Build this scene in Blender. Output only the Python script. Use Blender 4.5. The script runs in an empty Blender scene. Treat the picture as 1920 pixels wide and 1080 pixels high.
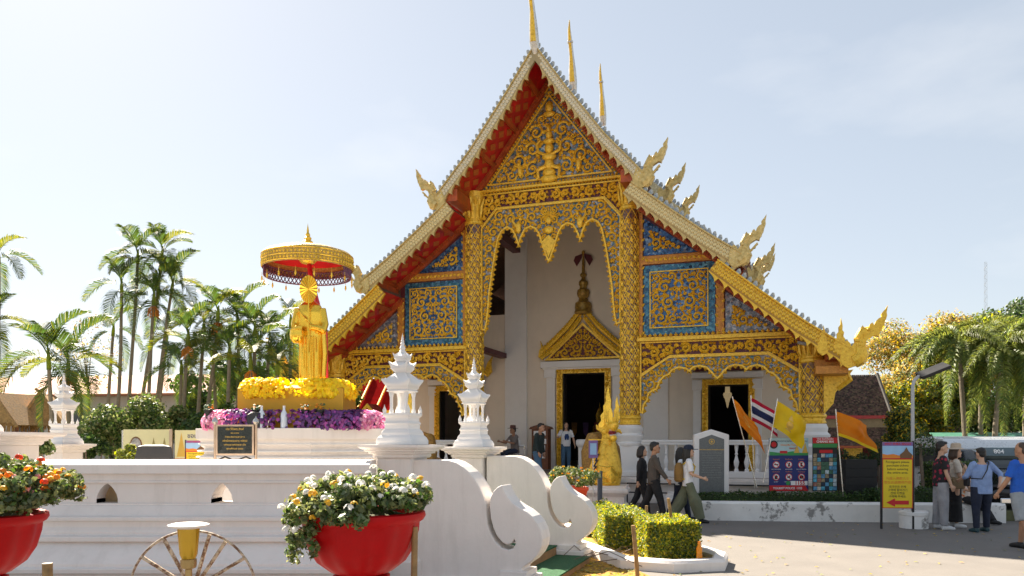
import bpy, bmesh, math, random
import numpy as np
from mathutils import Vector, Matrix
R = math.radians
sc = bpy.context.scene
COL = sc.collection
# ---------------------------------------------------------------- camera, sky, sun, exposure
cam = bpy.data.cameras.new('camera')
cam.lens = 26.93; cam.sensor_width = 36; cam.shift_y = 0.1484
cam.clip_start = 0.05; cam.clip_end = 3000
camo = bpy.data.objects.new('camera', cam); COL.objects.link(camo)
camo.location = (0, 0, 1.8); camo.rotation_euler = (R(90), 0, 0)
sc.camera = camo
SUN_EL, SUN_AZ = R(41), R(-35)          # azimuth from +Y, positive to the right
w = bpy.data.worlds.new('World'); sc.world = w; w.use_nodes = True
nt = w.node_tree; nt.nodes.clear()
sky = nt.nodes.new('ShaderNodeTexSky'); sky.sky_type = 'NISHITA'; sky.sun_disc = False
sky.sun_elevation = SUN_EL; sky.sun_rotation = SUN_AZ
sky.air_density = 1.0; sky.dust_density = 0.6; sky.ozone_density = 2.0; sky.altitude = 300
bg = nt.nodes.new('ShaderNodeBackground'); bg.inputs['Strength'].default_value = 0.101
# thin high cloud, a few small puffs low down
tc = nt.nodes.new('ShaderNodeTexCoord')
mp = nt.nodes.new('ShaderNodeMapping'); mp.inputs['Scale'].default_value = (1, 1, 2.6)
nz = nt.nodes.new('ShaderNodeTexNoise'); nz.inputs['Scale'].default_value = 3.1; nz.inputs['Detail'].default_value = 6
cr = nt.nodes.new('ShaderNodeValToRGB'); cr.color_ramp.elements[0].position = 0.56; cr.color_ramp.elements[1].position = 0.78
cr.color_ramp.elements[1].color = (.28, .28, .28, 1)
mx = nt.nodes.new('ShaderNodeMixRGB'); mx.inputs[2].default_value = (3.0, 2.97, 2.95, 1)
hsv = nt.nodes.new('ShaderNodeHueSaturation'); hsv.inputs['Saturation'].default_value = .74
gm = nt.nodes.new('ShaderNodeGamma'); gm.inputs[1].default_value = .47
out = nt.nodes.new('ShaderNodeOutputWorld')
L = nt.links.new
L(tc.outputs['Generated'], mp.inputs[0]); L(mp.outputs[0], nz.inputs['Vector']); L(nz.outputs[0], cr.inputs[0])
L(sky.outputs[0], gm.inputs[0]); L(gm.outputs[0], hsv.inputs['Color']); L(cr.outputs[0], mx.inputs[0]); L(hsv.outputs[0], mx.inputs[1]); L(mx.outputs[0], bg.inputs[0]); L(bg.outputs[0], out.inputs[0])
sun = bpy.data.lights.new('sun', 'SUN'); sun.energy = 5.0; sun.angle = R(.55); sun.color = (1, .89, .74)
suno = bpy.data.objects.new('sun', sun); COL.objects.link(suno)
sd = Vector((math.sin(SUN_AZ) * math.cos(SUN_EL), math.cos(SUN_AZ) * math.cos(SUN_EL), math.sin(SUN_EL)))
suno.rotation_euler = sd.to_track_quat('Z', 'Y').to_euler(); suno.location = (-20, 30, 40)
vs = sc.view_settings
vs.view_transform = 'Standard'; vs.look = 'None'; vs.exposure = 1.95; vs.gamma = 1.0; vs.use_curve_mapping = False
# ---------------------------------------------------------------- helpers
F_, YH, CH = 1436.0, 825.0, 1.8
def at(px, py, Y):                       # photo pixel at a depth -> point
    return Vector(((px - 960) / F_ * Y, Y, CH + (YH - py) / F_ * Y))
class MB:
    def __init__(s): s.v = []; s.f = []; s.m = []
    def add(s, verts, faces, mi=0):
        o = len(s.v); s.v.extend([tuple(p) for p in verts])
        s.f.extend([[i + o for i in f] for f in faces]); s.m.extend([mi] * len(faces)); return s
    def box(s, x0, x1, y0, y1, z0, z1, mi=0):
        v = [(x, y, z) for z in (z0, z1) for y in (y0, y1) for x in (x0, x1)]
        return s.add(v, [(0,2,3,1),(4,5,7,6),(0,1,5,4),(2,6,7,3),(0,4,6,2),(1,3,7,5)], mi)
    def boxm(s, M, sx, sy, sz, mi=0):        # centred box through a matrix
        v = [M @ Vector((x*sx/2, y*sy/2, z*sz/2)) for z in (-1,1) for y in (-1,1) for x in (-1,1)]
        return s.add(v, [(0,2,3,1),(4,5,7,6),(0,1,5,4),(2,6,7,3),(0,4,6,2),(1,3,7,5)], mi)
    def prism(s, pts, P, t, mi=0):           # pts (a,b); P(a,b,h) -> 3D; thickness t
        if sum(pts[i][0]*pts[(i+1)%len(pts)][1]-pts[(i+1)%len(pts)][0]*pts[i][1] for i in range(len(pts))) < 0: pts = pts[::-1]
        n = len(pts)
        v = [P(a, b, 0) for a, b in pts] + [P(a, b, t) for a, b in pts]
        f = [list(range(n))[::-1], list(range(n, 2*n))] + [[i, (i+1) % n, n+(i+1) % n, n+i] for i in range(n)]
        return s.add(v, f, mi)
    def tube(s, pts, rad, n=6, cap=True, mi=0, flat=1.0, up=None):
        pts = [Vector(p) for p in pts]; k = len(pts)
        if not hasattr(rad, '__len__'): rad = [rad] * k
        T = [(pts[min(i+1,k-1)] - pts[max(i-1,0)]).normalized() for i in range(k)]
        a = Vector(up) if up else (Vector((0,0,1)) if abs(T[0].z) < .9 else Vector((1,0,0)))
        v = []
        for i in range(k):
            b = T[i].cross(a)
            if b.length < 1e-6: b = T[i].orthogonal()
            b.normalize(); a2 = b.cross(T[i]).normalized()
            if not up: a = a2
            for j in range(n):
                an = 2*math.pi*j/n
                v.append(pts[i] + (b*math.cos(an) + a2*math.sin(an)*flat) * rad[i])
        f = [[i*n+j, i*n+(j+1)%n, (i+1)*n+(j+1)%n, (i+1)*n+j] for i in range(k-1) for j in range(n)]
        if cap: f += [list(range(n))[::-1], [(k-1)*n+j for j in range(n)]]
        return s.add(v, f, mi)
    def lathe(s, prof, n=16, c=(0,0,0), ph=0.0, sx=1, sy=1, mi=0, cap=True, fl=None):
        v = []
        for r, z in prof:
            for j in range(n):
                an = 2*math.pi*j/n + ph
                rr = r * (fl(an, z) if fl else 1)
                v.append((c[0]+rr*sx*math.cos(an), c[1]+rr*sy*math.sin(an), c[2]+z))
        k = len(prof)
        f = [[i*n+j, i*n+(j+1)%n, (i+1)*n+(j+1)%n, (i+1)*n+j] for i in range(k-1) for j in range(n)]
        if cap: f += [list(range(n))[::-1], [(k-1)*n+j for j in range(n)]]
        return s.add(v, f, mi)
    def ball(s, c, r, n=10, m=6, mi=0, M=None):
        if not hasattr(r, '__len__'): r = (r, r, r)
        v = []; c = Vector(c)
        for i in range(m+1):
            t = math.pi*i/m
            for j in range(n):
                p = 2*math.pi*j/n
                q = Vector((r[0]*math.sin(t)*math.cos(p), r[1]*math.sin(t)*math.sin(p), -r[2]*math.cos(t)))
                v.append(c + (M @ q if M else q))
        f = [[i*n+j, i*n+(j+1)%n, (i+1)*n+(j+1)%n, (i+1)*n+j] for i in range(m) for j in range(n)]
        return s.add(v, f, mi)
    def mesh(s, name, mats, smooth=True, ang=38):
        me = bpy.data.meshes.new(name); me.from_pydata(s.v, [], s.f)
        if not isinstance(mats, (list, tuple)): mats = [mats]
        for m in mats: me.materials.append(m)
        if len(mats) > 1: me.polygons.foreach_set('material_index', s.m)
        me.validate(); me.update()
        if smooth:
            me.polygons.foreach_set('use_smooth', [True]*len(me.polygons)); me.set_sharp_from_angle(angle=R(ang))
        return me
    def obj(s, name, mats, parent=None, smooth=True, bevel=0, ang=38):
        return link(name, s.mesh(name, mats, smooth, ang), parent, bevel=bevel)
def link(name, me, parent=None, M=None, bevel=0):
    o = bpy.data.objects.new(name, me); COL.objects.link(o)
    if parent is not None: o.parent = parent
    if M is not None: o.matrix_basis = M
    if bevel:
        b = o.modifiers.new('bevel', 'BEVEL'); b.width = bevel; b.segments = 2; b.limit_method = 'ANGLE'; b.angle_limit = R(35)
        b.use_clamp_overlap = True
    return o
def thing(name, label, cat, loc=(0,0,0), rz=0, group=None):
    o = bpy.data.objects.new(name, None); COL.objects.link(o); o.empty_display_size = .2
    o.location = loc; o.rotation_euler = (0, 0, rz)
    return tag(o, label, cat, group)
def tag(o, label=None, cat=None, group=None, kind=None):
    if label: o['label'] = label
    if cat: o['category'] = cat
    if group: o['group'] = group
    if kind: o['kind'] = kind
    return o
def dup(o, parent=None, loc=None, rz=None, label=None):
    c = o.copy(); COL.objects.link(c); c.parent = parent
    if loc is not None: c.location = loc
    if rz is not None: c.rotation_euler = (0, 0, rz)
    if label: c['label'] = label
    for ch in list(o.children): dup(ch, c)
    return c
def npmesh(name, V, Fq, mats, smooth=False, midx=None):    # V (n,3); Fq (m,k) arrays
    me = bpy.data.meshes.new(name); V = np.asarray(V, np.float32); Fq = np.asarray(Fq, np.int32)
    me.vertices.add(len(V)); me.vertices.foreach_set('co', V.ravel())
    k = Fq.shape[1]
    me.loops.add(Fq.size); me.loops.foreach_set('vertex_index', Fq.ravel())
    me.polygons.add(len(Fq)); me.polygons.foreach_set('loop_start', np.arange(0, Fq.size, k, dtype=np.int32))
    if not isinstance(mats, (list, tuple)): mats = [mats]
    for m in mats: me.materials.append(m)
    if midx is not None: me.polygons.foreach_set('material_index', np.asarray(midx, np.int32))
    if smooth: me.polygons.foreach_set('use_smooth', np.ones(len(Fq), bool))
    me.update(calc_edges=True); me.validate()
    return me
TMP = bpy.data.scenes.new('workbench')
def evald(o):                                 # evaluate one object alone, in a scratch scene
    TMP.collection.objects.link(o); vl = TMP.view_layers[0]; vl.update()
    return bpy.data.meshes.new_from_object(o.evaluated_get(vl.depsgraph))
def text_mesh(s, size, mat, name='lettering', align='CENTER', extrude=.0015, bold=0.0):
    cu = bpy.data.curves.new('txt', 'FONT'); cu.body = s; cu.size = size; cu.align_x = align; cu.align_y = 'CENTER'
    cu.extrude = extrude; cu.resolution_u = 2; cu.offset = bold
    o = bpy.data.objects.new('txt', cu); me = evald(o)
    bpy.data.objects.remove(o); bpy.data.curves.remove(cu)
    me.name = name; me.materials.clear(); me.materials.append(mat)
    return me
# ---------------------------------------------------------------- materials
def new_mat(name):
    m = bpy.data.materials.new(name); m.use_nodes = True
    return m, m.node_tree, m.node_tree.nodes['Principled BSDF']
MATS = {}
def mat(name, col, rough=.6, metal=0.0, var=.15, scale=6.0, bump=0.0, bscale=40.0, col2=None, dirt=0.0, dscale=1.3,
        dcol=(.08, .07, .06), coat=0.0, spec=None, rvar=.1, island=0.0, trans=0.0, detail=6, streak=False, bdist=.02, dpos=(.52,.74), hue=.485):
    if name in MATS: return MATS[name]
    m, t, p = new_mat(name); N = t.nodes.new; K = t.links.new
    c1 = tuple(max(0, c*(1-var)) for c in col) + (1,)
    c2 = (tuple(col2) if col2 else tuple(min(1, c*(1+var)) for c in col)) + (1,)
    co = N('ShaderNodeTexCoord'); nz = N('ShaderNodeTexNoise'); nz.inputs['Scale'].default_value = scale; nz.inputs['Detail'].default_value = detail
    nz.inputs['Roughness'].default_value = .62
    K(co.outputs['Object'], nz.inputs['Vector'])
    rp = N('ShaderNodeValToRGB'); rp.color_ramp.elements[0].position = .32; rp.color_ramp.elements[1].position = .68
    rp.color_ramp.elements[0].color = c1; rp.color_ramp.elements[1].color = c2
    K(nz.outputs[0], rp.inputs[0]); cur = rp.outputs[0]
    if dirt > 0:
        mp = N('ShaderNodeMapping'); K(co.outputs['Object'], mp.inputs[0])
        if streak: mp.inputs['Scale'].default_value = (3.5, 3.5, .45)
        d = N('ShaderNodeTexNoise'); d.inputs['Scale'].default_value = dscale; d.inputs['Detail'].default_value = 9; d.inputs['Roughness'].default_value = .7
        K(mp.outputs[0], d.inputs['Vector'])
        dr = N('ShaderNodeValToRGB'); dr.color_ramp.elements[0].position = dpos[0]; dr.color_ramp.elements[1].position = dpos[1]
        dr.color_ramp.elements[0].color = (0,0,0,1); dr.color_ramp.elements[1].color = (dirt,)*3 + (1,)
        K(d.outputs[0], dr.inputs[0])
        mx = N('ShaderNodeMixRGB'); K(dr.outputs[0], mx.inputs[0]); K(cur, mx.inputs[1]); mx.inputs[2].default_value = tuple(dcol) + (1,); cur = mx.outputs[0]
    if island > 0:
        g = N('ShaderNodeNewGeometry'); h = N('ShaderNodeHueSaturation'); K(cur, h.inputs['Color'])
        a = N('ShaderNodeMapRange'); K(g.outputs['Random Per Island'], a.inputs[0]); a.inputs[3].default_value = 1-island; a.inputs[4].default_value = 1+island
        K(a.outputs[0], h.inputs['Value'])
        b = N('ShaderNodeMapRange'); 
        mlt = N('ShaderNodeMath'); mlt.operation = 'FRACT'; m2 = N('ShaderNodeMath'); m2.operation = 'MULTIPLY'; m2.inputs[1].default_value = 7.31
        K(g.outputs['Random Per Island'], m2.inputs[0]); K(m2.outputs[0], mlt.inputs[0]); K(mlt.outputs[0], b.inputs[0])
        b.inputs[3].default_value = .5-island*.06; b.inputs[4].default_value = .5+island*.06; K(b.outputs[0], h.inputs['Hue']); cur = h.outputs[0]
    K(cur, p.inputs['Base Color'])
    p.inputs['Metallic'].default_value = metal; p.inputs['Roughness'].default_value = rough
    if rvar:
        rr = N('ShaderNodeMapRange'); K(nz.outputs[0], rr.inputs[0]); rr.inputs[1].default_value = .3; rr.inputs[2].default_value = .7
        rr.inputs[3].default_value = max(.02, rough-rvar); rr.inputs[4].default_value = min(1, rough+rvar); K(rr.outputs[0], p.inputs['Roughness'])
    if coat: p.inputs['Coat Weight'].default_value = coat; p.inputs['Coat Roughness'].default_value = .12
    if spec is not None: p.inputs['Specular IOR Level'].default_value = spec
    if bump:
        b = N('ShaderNodeTexNoise'); b.inputs['Scale'].default_value = bscale; b.inputs['Detail'].default_value = 5; K(co.outputs['Object'], b.inputs['Vector'])
        bp = N('ShaderNodeBump'); bp.inputs['Strength'].default_value = bump; bp.inputs['Distance'].default_value = bdist; K(b.outputs[0], bp.inputs['Height']); K(bp.outputs[0], p.inputs['Normal'])
    if trans > 0:
        o = t.nodes['Material Output']; tr = N('ShaderNodeBsdfTranslucent'); ms = N('ShaderNodeMixShader'); ms.inputs[0].default_value = trans
        hs = N('ShaderNodeHueSaturation'); hs.inputs['Value'].default_value = 1.5; hs.inputs['Saturation'].default_value = 1.1; hs.inputs['Hue'].default_value = hue
        K(cur, hs.inputs['Color']); K(hs.outputs[0], tr.inputs[0])
        K(p.outputs[0], ms.inputs[1]); K(tr.outputs[0], ms.inputs[2]); K(ms.outputs[0], o.inputs[0])
    MATS[name] = m
    return m
def mosaic(name, cols, scale=9.0, rough=.22, metal=.35):
    m, t, p = new_mat(name); N = t.nodes.new; K = t.links.new
    co = N('ShaderNodeTexCoord'); vo = N('ShaderNodeTexVoronoi'); vo.inputs['Scale'].default_value = scale
    K(co.outputs['Object'], vo.inputs['Vector'])
    sp = N('ShaderNodeSeparateColor'); K(vo.outputs['Color'], sp.inputs[0])
    rp = N('ShaderNodeValToRGB'); rp.color_ramp.interpolation = 'CONSTANT'
    e = rp.color_ramp.elements
    while len(e) < len(cols): e.new(.5)
    for i, c in enumerate(cols): e[i].position = i/len(cols); e[i].color = tuple(c) + (1,)
    K(sp.outputs[0], rp.inputs[0]); K(rp.outputs[0], p.inputs['Base Color'])
    p.inputs['Metallic'].default_value = metal
    rr = N('ShaderNodeMapRange'); K(sp.outputs[1], rr.inputs[0]); rr.inputs[3].default_value = rough*.6; rr.inputs[4].default_value = rough*2; K(rr.outputs[0], p.inputs['Roughness'])
    gn = N('ShaderNodeVectorMath'); gn.operation = 'SUBTRACT'; K(vo.outputs['Color'], gn.inputs[0]); gn.inputs[1].default_value = (.5,.5,.5)
    sc_ = N('ShaderNodeVectorMath'); sc_.operation = 'SCALE'; K(gn.outputs[0], sc_.inputs[0]); sc_.inputs['Scale'].default_value = .32
    ge = N('ShaderNodeNewGeometry'); ad = N('ShaderNodeVectorMath'); K(ge.outputs['Normal'], ad.inputs[0]); K(sc_.outputs[0], ad.inputs[1])
    no = N('ShaderNodeVectorMath'); no.operation = 'NORMALIZE'; K(ad.outputs[0], no.inputs[0]); K(no.outputs[0], p.inputs['Normal'])
    MATS[name] = m
    return m
GOLD = mat('gold_leaf', (.86, .47, .022), .32, .2, .18, 14, .25, 60, col2=(1.0, .66, .065), dirt=.3, dscale=6, dcol=(.26, .11, .01))
GOLDB = mat('bright_gold', (.86, .55, .06), .27, .5, .2, 5, .1, 30)
GOLDP = mat('pale_gilding', (.62, .43, .13), .42, .3, .3, 12, .2, 50, col2=(.76, .57, .24), dirt=.35, dscale=4, dcol=(.20, .11, .03))
STAT = mat('statue_gold', (.90, .56, .06), .2, .85, .06, 4, .0, 14)
YGOLD = mat('gold_leaf', (.86, .47, .022), .32, .2, .18, 14, .25, 60, col2=(1.0, .66, .065), dirt=.3, dscale=6, dcol=(.26, .11, .01))
REDL = mat('red_lacquer', (.50, .010, .014), .42, 0, .3, 3, .05, 30, coat=.2)
REDO = mat('orange_red_timber', (.40, .075, .015), .5, 0, .3, 5, .1, 30)
MAROON = mat('maroon_ground', (.10, .014, .022), .5, 0, .3, 6)
ORNG = mat('orange_gilt_frame', (.60, .22, .03), .42, .2, .3, 12, .6, 28, col2=(.66, .30, .05))
LOZ = mat('lozenge_paint', (.48, .13, .03), .5, .1, .2, 6)
WHITE = mat('white_plaster', (.78, .72, .67), .72, 0, .04, 2.5, .12, 22, dirt=.28, dscale=1.5, dcol=(.44, .39, .33), streak=True, dpos=(.50,.75))
WHITE2 = mat('white_plaster_clean', (.78, .76, .74), .6, 0, .03, 2, .06, 30, dirt=.12, dscale=3, dcol=(.45, .42, .38))
WALLW = mat('nave_plaster', (.76, .67, .56), .75, 0, .05, 1.2, .05, 12, dirt=.2, dscale=.7, dcol=(.50, .44, .38), streak=True)
KERBW = mat('worn_white_kerb', (.74, .73, .71), .75, 0, .06, 3, .25, 18, dirt=.8, dscale=2.4, dcol=(.15, .14, .13), dpos=(.56,.61))
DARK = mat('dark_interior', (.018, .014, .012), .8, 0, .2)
BLACK = mat('black_metal', (.010, .010, .011), .6, 0, .2)
STEEL = mat('steel_tube', (.62, .60, .56), .28, .9, .08)
WOOD = mat('brown_timber', (.16, .055, .022), .5, 0, .3, 9, .2, 40)
BAMB = mat('bamboo_stake', (.30, .18, .07), .65, 0, .3, 14, .3, 40, dirt=.5, dscale=9, dcol=(.08, .05, .03))
RTILE = mat('roof_tile', (.10, .07, .055), .8, 0, .45, 22, .5, 40, col2=(.26, .15, .10), dirt=.5, dscale=6, dcol=(.03, .03, .03))
M_BLUE = mosaic('blue_glass_mosaic', [(.03,.08,.22), (.04,.12,.30), (.06,.17,.36), (.02,.05,.14), (.18,.26,.38), (.04,.13,.26)], 16)
M_TEAL = mosaic('teal_glass_mosaic', [(.03,.13,.22), (.05,.19,.28), (.11,.27,.36), (.03,.08,.15), (.06,.16,.26)], 14)
M_MIX = mosaic('lilac_blue_mosaic', [(.18,.20,.23), (.05,.13,.23), (.30,.28,.29), (.14,.12,.09), (.38,.38,.38), (.22,.16,.08), (.07,.18,.22), (.26,.22,.20)], 14)
M_SILV = mosaic('grey_lilac_mosaic', [(.24,.26,.31), (.17,.19,.22), (.33,.34,.38), (.15,.19,.26), (.38,.37,.39)], 14)
M_COLM = mosaic('plum_glass_ground', [(.17,.09,.05), (.25,.14,.07), (.14,.08,.09), (.30,.18,.08)], 16, .3, .3)
SCALEW = mosaic('ivory_glass_scales', [(.62,.52,.30), (.57,.48,.27), (.66,.57,.35), (.52,.42,.21), (.60,.53,.34)], 26, .3, .25)
BLUEG = mosaic('blue_grey_glass_tile', [(.34,.37,.38), (.44,.45,.43), (.26,.30,.34), (.50,.49,.44)], 24, .2, .3)
# ---------------------------------------------------------------- ornament generators
def inside(p, poly):
    x, y = p; c = False; n = len(poly); j = n-1
    for i in range(n):
        xi, yi = poly[i]; xj, yj = poly[j]
        if (yi > y) != (yj > y) and x < (xj-xi)*(y-yi)/(yj-yi)+xi: c = not c
        j = i
    return c
def edist(p, poly):
    best = 1e9; px, py = p
    for i in range(len(poly)):
        x1, y1 = poly[i]; x2, y2 = poly[(i+1) % len(poly)]
        dx, dy = x2-x1, y2-y1; L2 = dx*dx+dy*dy or 1e-9
        t = max(0, min(1, ((px-x1)*dx+(py-y1)*dy)/L2))
        best = min(best, math.hypot(px-x1-t*dx, py-y1-t*dy))
    return best
def pack(poly, rmax, rmin, rng, tries=260, levels=6, ax=None, avoid=()):
    xs = [p[0] for p in poly]; ys = [p[1] for p in poly]; C = list(avoid); n0 = len(C)
    x0, x1 = min(xs), max(xs)
    if ax is not None: x1 = ax
    for k in range(levels):
        r = rmax*(rmin/rmax)**(k/(levels-1))
        for _ in range(int(tries*(1+k*.8))):
            p = (rng.uniform(x0, x1), rng.uniform(min(ys), max(ys)))
            if any((p[0]-c[0])**2+(p[1]-c[1])**2 < (r+c[2])**2*.94 for c in C): continue
            if not inside(p, poly) or edist(p, poly) < r*.97: continue
            if ax is not None and ax-p[0] < r: continue
            C.append((p[0], p[1], r))
    C = C[n0:]
    if ax is not None: C += [(2*ax-x, y, -r) for x, y, r in C]
    return C
def leaf2(mb, P, x, y, a, L, W, h):
    ca, sa = math.cos(a), math.sin(a)
    q = lambda u, v, hh: P(x+u*ca-v*sa, y+u*sa+v*ca, hh)
    mb.add([q(0,0,h*.3), q(L*.4,W,0), q(L,0,h*.2), q(L*.4,-W,0), q(L*.45,0,h)], [(0,4,1),(1,4,2),(2,4,3),(3,4,0)])
def spiral(mb, P, x, y, r, a0, d, th, turns=1.35, n=13):
    pts = []; rad = []
    for i in range(n):
        t = i/(n-1); rr = r*(.96-.80*t**.9); a = a0+d*2*math.pi*turns*t
        pts.append(P(x+rr*math.cos(a), y+rr*math.sin(a), th*(.7+.5*t))); rad.append(th*(1-.35*t))
    N = Vector(P(0,0,1))-Vector(P(0,0,0))
    mb.tube(pts, rad, 4, True, up=N)
    # bud
    c = [P(x+r*.2*math.cos(k*1.047), y+r*.2*math.sin(k*1.047), th*.4) for k in range(6)]
    mb.add(c+[P(x, y, th*2.2)], [(k, (k+1) % 6, 6) for k in range(6)])
def scrolls(mb, poly, P, seed, rmax=.22, rmin=.05, th=.02, ax=None, avoid=(), tries=260, leaves=5):
    th *= 1.9
    rng = random.Random(seed)
    for x, y, r in pack(poly, rmax, rmin, rng, tries, ax=ax, avoid=avoid):
        m = 1
        if r < 0: m = -1; r = -r
        k = math.sqrt(r/rmax)
        h = int(abs(x-(ax or 0))*9973+y*7919) if ax is not None else rng.randrange(1000)
        a0 = (h % 63)/10.0
        if m < 0: a0 = math.pi-a0
        t = th*max(.55, k)
        if r > rmin*1.25:
            spiral(mb, P, x, y, r*.98, a0, m*(1 if h % 2 else -1), t)
            for i in range(leaves):
                a = a0+i*2*math.pi/leaves
                leaf2(mb, P, x+r*.66*math.cos(a), y+r*.66*math.sin(a), a+.7*m, r*.66, r*.30, t*2.0)
        else:
            for i in range(4):
                a = a0+i*math.pi/2
                leaf2(mb, P, x, y, a, r*1.3, r*.5, t*2)
def inset(poly, d):
    n = len(poly); A = sum(poly[i][0]*poly[(i+1)%n][1]-poly[(i+1)%n][0]*poly[i][1] for i in range(n))
    s = 1 if A > 0 else -1; o = []
    for i in range(n):
        p0, p1, p2 = Vector(poly[i-1]), Vector(poly[i]), Vector(poly[(i+1)%n])
        e1 = (p1-p0).normalized(); e2 = (p2-p1).normalized()
        n1 = Vector((-e1.y, e1.x))*s; n2 = Vector((-e2.y, e2.x))*s
        b = n1+n2
        if b.length < .2: b = n1
        b.normalize(); k = d/max(.45, b.dot(n1))
        o.append(tuple(p1+b*k))
    return o
def ring(mb, outer, inner, P, t, mi=0):
    n = len(outer)
    v = [P(a, b, 0) for a, b in outer]+[P(a, b, t) for a, b in outer]+[P(a, b, t) for a, b in inner]+[P(a, b, 0) for a, b in inner]
    f = []
    for i in range(n):
        j = (i+1) % n
        f += [[i, j, n+j, n+i], [n+i, n+j, 2*n+j, 2*n+i], [2*n+i, 2*n+j, 3*n+j, 3*n+i]]
    mb.add(v, f, mi)
def beads(mb, pts, P, pitch, r, h):
    for i in range(len(pts)-1):
        (x0, y0), (x1, y1) = pts[i], pts[i+1]; L = math.hypot(x1-x0, y1-y0); n = max(1, int(L/pitch))
        for k in range(n):
            t = (k+.5)/n; x, y = x0+(x1-x0)*t, y0+(y1-y0)*t
            c = [P(x+r*math.cos(j*1.2566), y+r*math.sin(j*1.2566), 0) for j in range(5)]
            mb.add(c+[P(x, y, h)], [(j, (j+1) % 5, 5) for j in range(5)])
def mir(poly, ax=0.0): return [(2*ax-a, b) for a, b in poly]
NAGA_MAIN = [(215,470),(235,420),(255,408),(278,432),(285,455),(305,425),(312,395),(320,385),(330,355),(345,340),(349,318),(360,303),(376,330),(402,318),(410,296),(425,285),(437,305),(450,275),(465,258),(487,248),(484,225),(493,212),(510,193),(528,164),(519,215),(522,240),(516,262),(508,282),(502,312),(492,325),(486,348),(474,362),(468,388),(440,378),(415,392),(393,405),(380,432),(379,465),(390,490),(386,530),(370,565),(340,592),(300,602),(262,615),(230,592),(205,560)]
NAGA_JAW = [(376,468),(390,480),(404,474),(420,455),(436,450),(440,432),(458,418),(450,403),(436,416),(420,435),(398,458)]
def naga_geo(flames=0):
    mb = MB(); cv = lambda L: [((x-300)/331, (600-y)/331) for x, y in L]
    P = lambda a, b, h: (a, .07-h, b)
    mb.prism(cv(NAGA_MAIN), P, .14)
    mb.prism(cv(NAGA_JAW), lambda a, b, h: (a, .05-h, b), .10)
    nk = [(.0,0,.10),(.10,0,.16),(.17,0,.28),(.14,0,.46),(.10,0,.60),(.20,0,.76),(.34,0,.82)]
    mb.tube(nk, [.15,.17,.16,.12,.10,.12,.06], 8)
    for s in (-1, 1):
        mb.ball((.30, s*.085, .80), (.045,.03,.04), 6, 4)
        for k in range(6):     # scale fins down the neck
            a = k/5; mb.ball((.05+.12*math.sin(a*3), s*.11, .12+.45*a), (.06,.03,.05), 5, 3)
    for k in range(flames):
        q = [(-.02,0),(-.12,.08),(-.15,.17),(-.11,.20),(-.13,.28),(-.08,.31),(-.09,.38),(-.045,.42),(-.05,.50),(-.01,.54),(.0,.66),(.035,.52),(.03,.44),(.065,.40),(.05,.33),(.09,.28),(.07,.2),(.11,.14),(.08,.05)]
        ox = -.26-.36*k; mb.prism([(a*1.0+ox, b*(1.25-.22*k)+.26) for a, b in q], lambda a, b, h: (a, .06-h, b), .12)
    return mb
# ---------------------------------------------------------------- the temple hall
TX, TY, PHI = 1.175, 24.0, R(19)
def tw(u, v, z=0):                       # temple-aligned coordinates -> world
    c, s = math.cos(PHI), math.sin(PHI)
    return Vector((TX+u*c+v*s, TY-u*s+v*c, z))
T = thing('temple_hall', 'ornate golden temple hall with steep tiered gable roof and carved pediment', 'temple', (TX, TY, 0), -PHI)
PV = lambda v: (lambda a, b, h: (a, v-h, b))
P0 = PV(0.0)
# roof lines: (u,z) of the upper edge, right-hand side
T1 = [(0,13.45),(1.0,12.02),(2.1,10.55),(3.2,9.32)]
T2 = [(2.86,9.10),(3.9,8.26),(4.9,7.50),(5.92,6.80)]
T3 = [(5.22,6.72),(6.3,5.83),(7.45,4.93),(8.62,4.12)]
def resample(L, step):
    d = [0]
    for i in range(len(L)-1): d.append(d[-1]+math.hypot(L[i+1][0]-L[i][0], L[i+1][1]-L[i][1]))
    n = max(2, round(d[-1]/step)); o = []
    for k in range(n):
        t = (k+.5)/n*d[-1]; i = max(j for j in range(len(L)-1) if d[j] <= t)
        f = (t-d[i])/(d[i+1]-d[i]); dx, dz = L[i+1][0]-L[i][0], L[i+1][1]-L[i][1]
        o.append((L[i][0]+dx*f, L[i][1]+dz*f, math.atan2(dz, dx)))
    return o
def off(L, d):                            # offset a line downward (perpendicular)
    o = []
    for i in range(len(L)):
        a, b = L[max(0,i-1)], L[min(len(L)-1,i+1)]
        dx, dz = b[0]-a[0], b[1]-a[1]; l = math.hypot(dx, dz); o.append((L[i][0]+d*dz/l, L[i][1]-d*dx/l))
    return o
# shared small meshes
mb = MB(); mb.prism([(-.07,0),(.07,0),(.075,.08),(.045,.12),(-.02,.17),(-.075,.13)], lambda a,b,h: (a,.035-h,b), .07); ME_MERLON = mb.mesh('ridge_tile', BLUEG, False)
mb = MB(); mb.prism([(-.17,.03),(.17,.03),(.17,-.02),(.10,-.03),(.02,-.05),(-.06,-.08),(-.11,-.12),(-.14,-.165),(-.148,-.10),(-.168,-.05)], lambda a,b,h: (a,.05-h,b), .085); ME_LEAF = mb.mesh('hanging_leaf', GOLDP, False); ME_LEAFY = mb.mesh('hanging_leaf', YGOLD, False)
ME_NAGA = naga_geo().mesh('naga_finial', mat('naga_gilding', (.66,.45,.12), .4, .3, .3, 10, .2, 50, col2=(.80,.60,.24)), True, 30); ME_NAGA3 = naga_geo(2).mesh('naga_finial', YGOLD, True, 30)
mb = MB(); mb.box(-.07,.07,0,1.42,-.11,.07); ME_PURL = mb.mesh('purlin', REDO, False)
mb = MB(); mb.prism([(-.22,0),(0,-.34),(.22,0),(0,.34)], lambda a,b,h: (a,b,-h), .012); ME_LOZ = mb.mesh('lozenge', LOZ, False)
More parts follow.
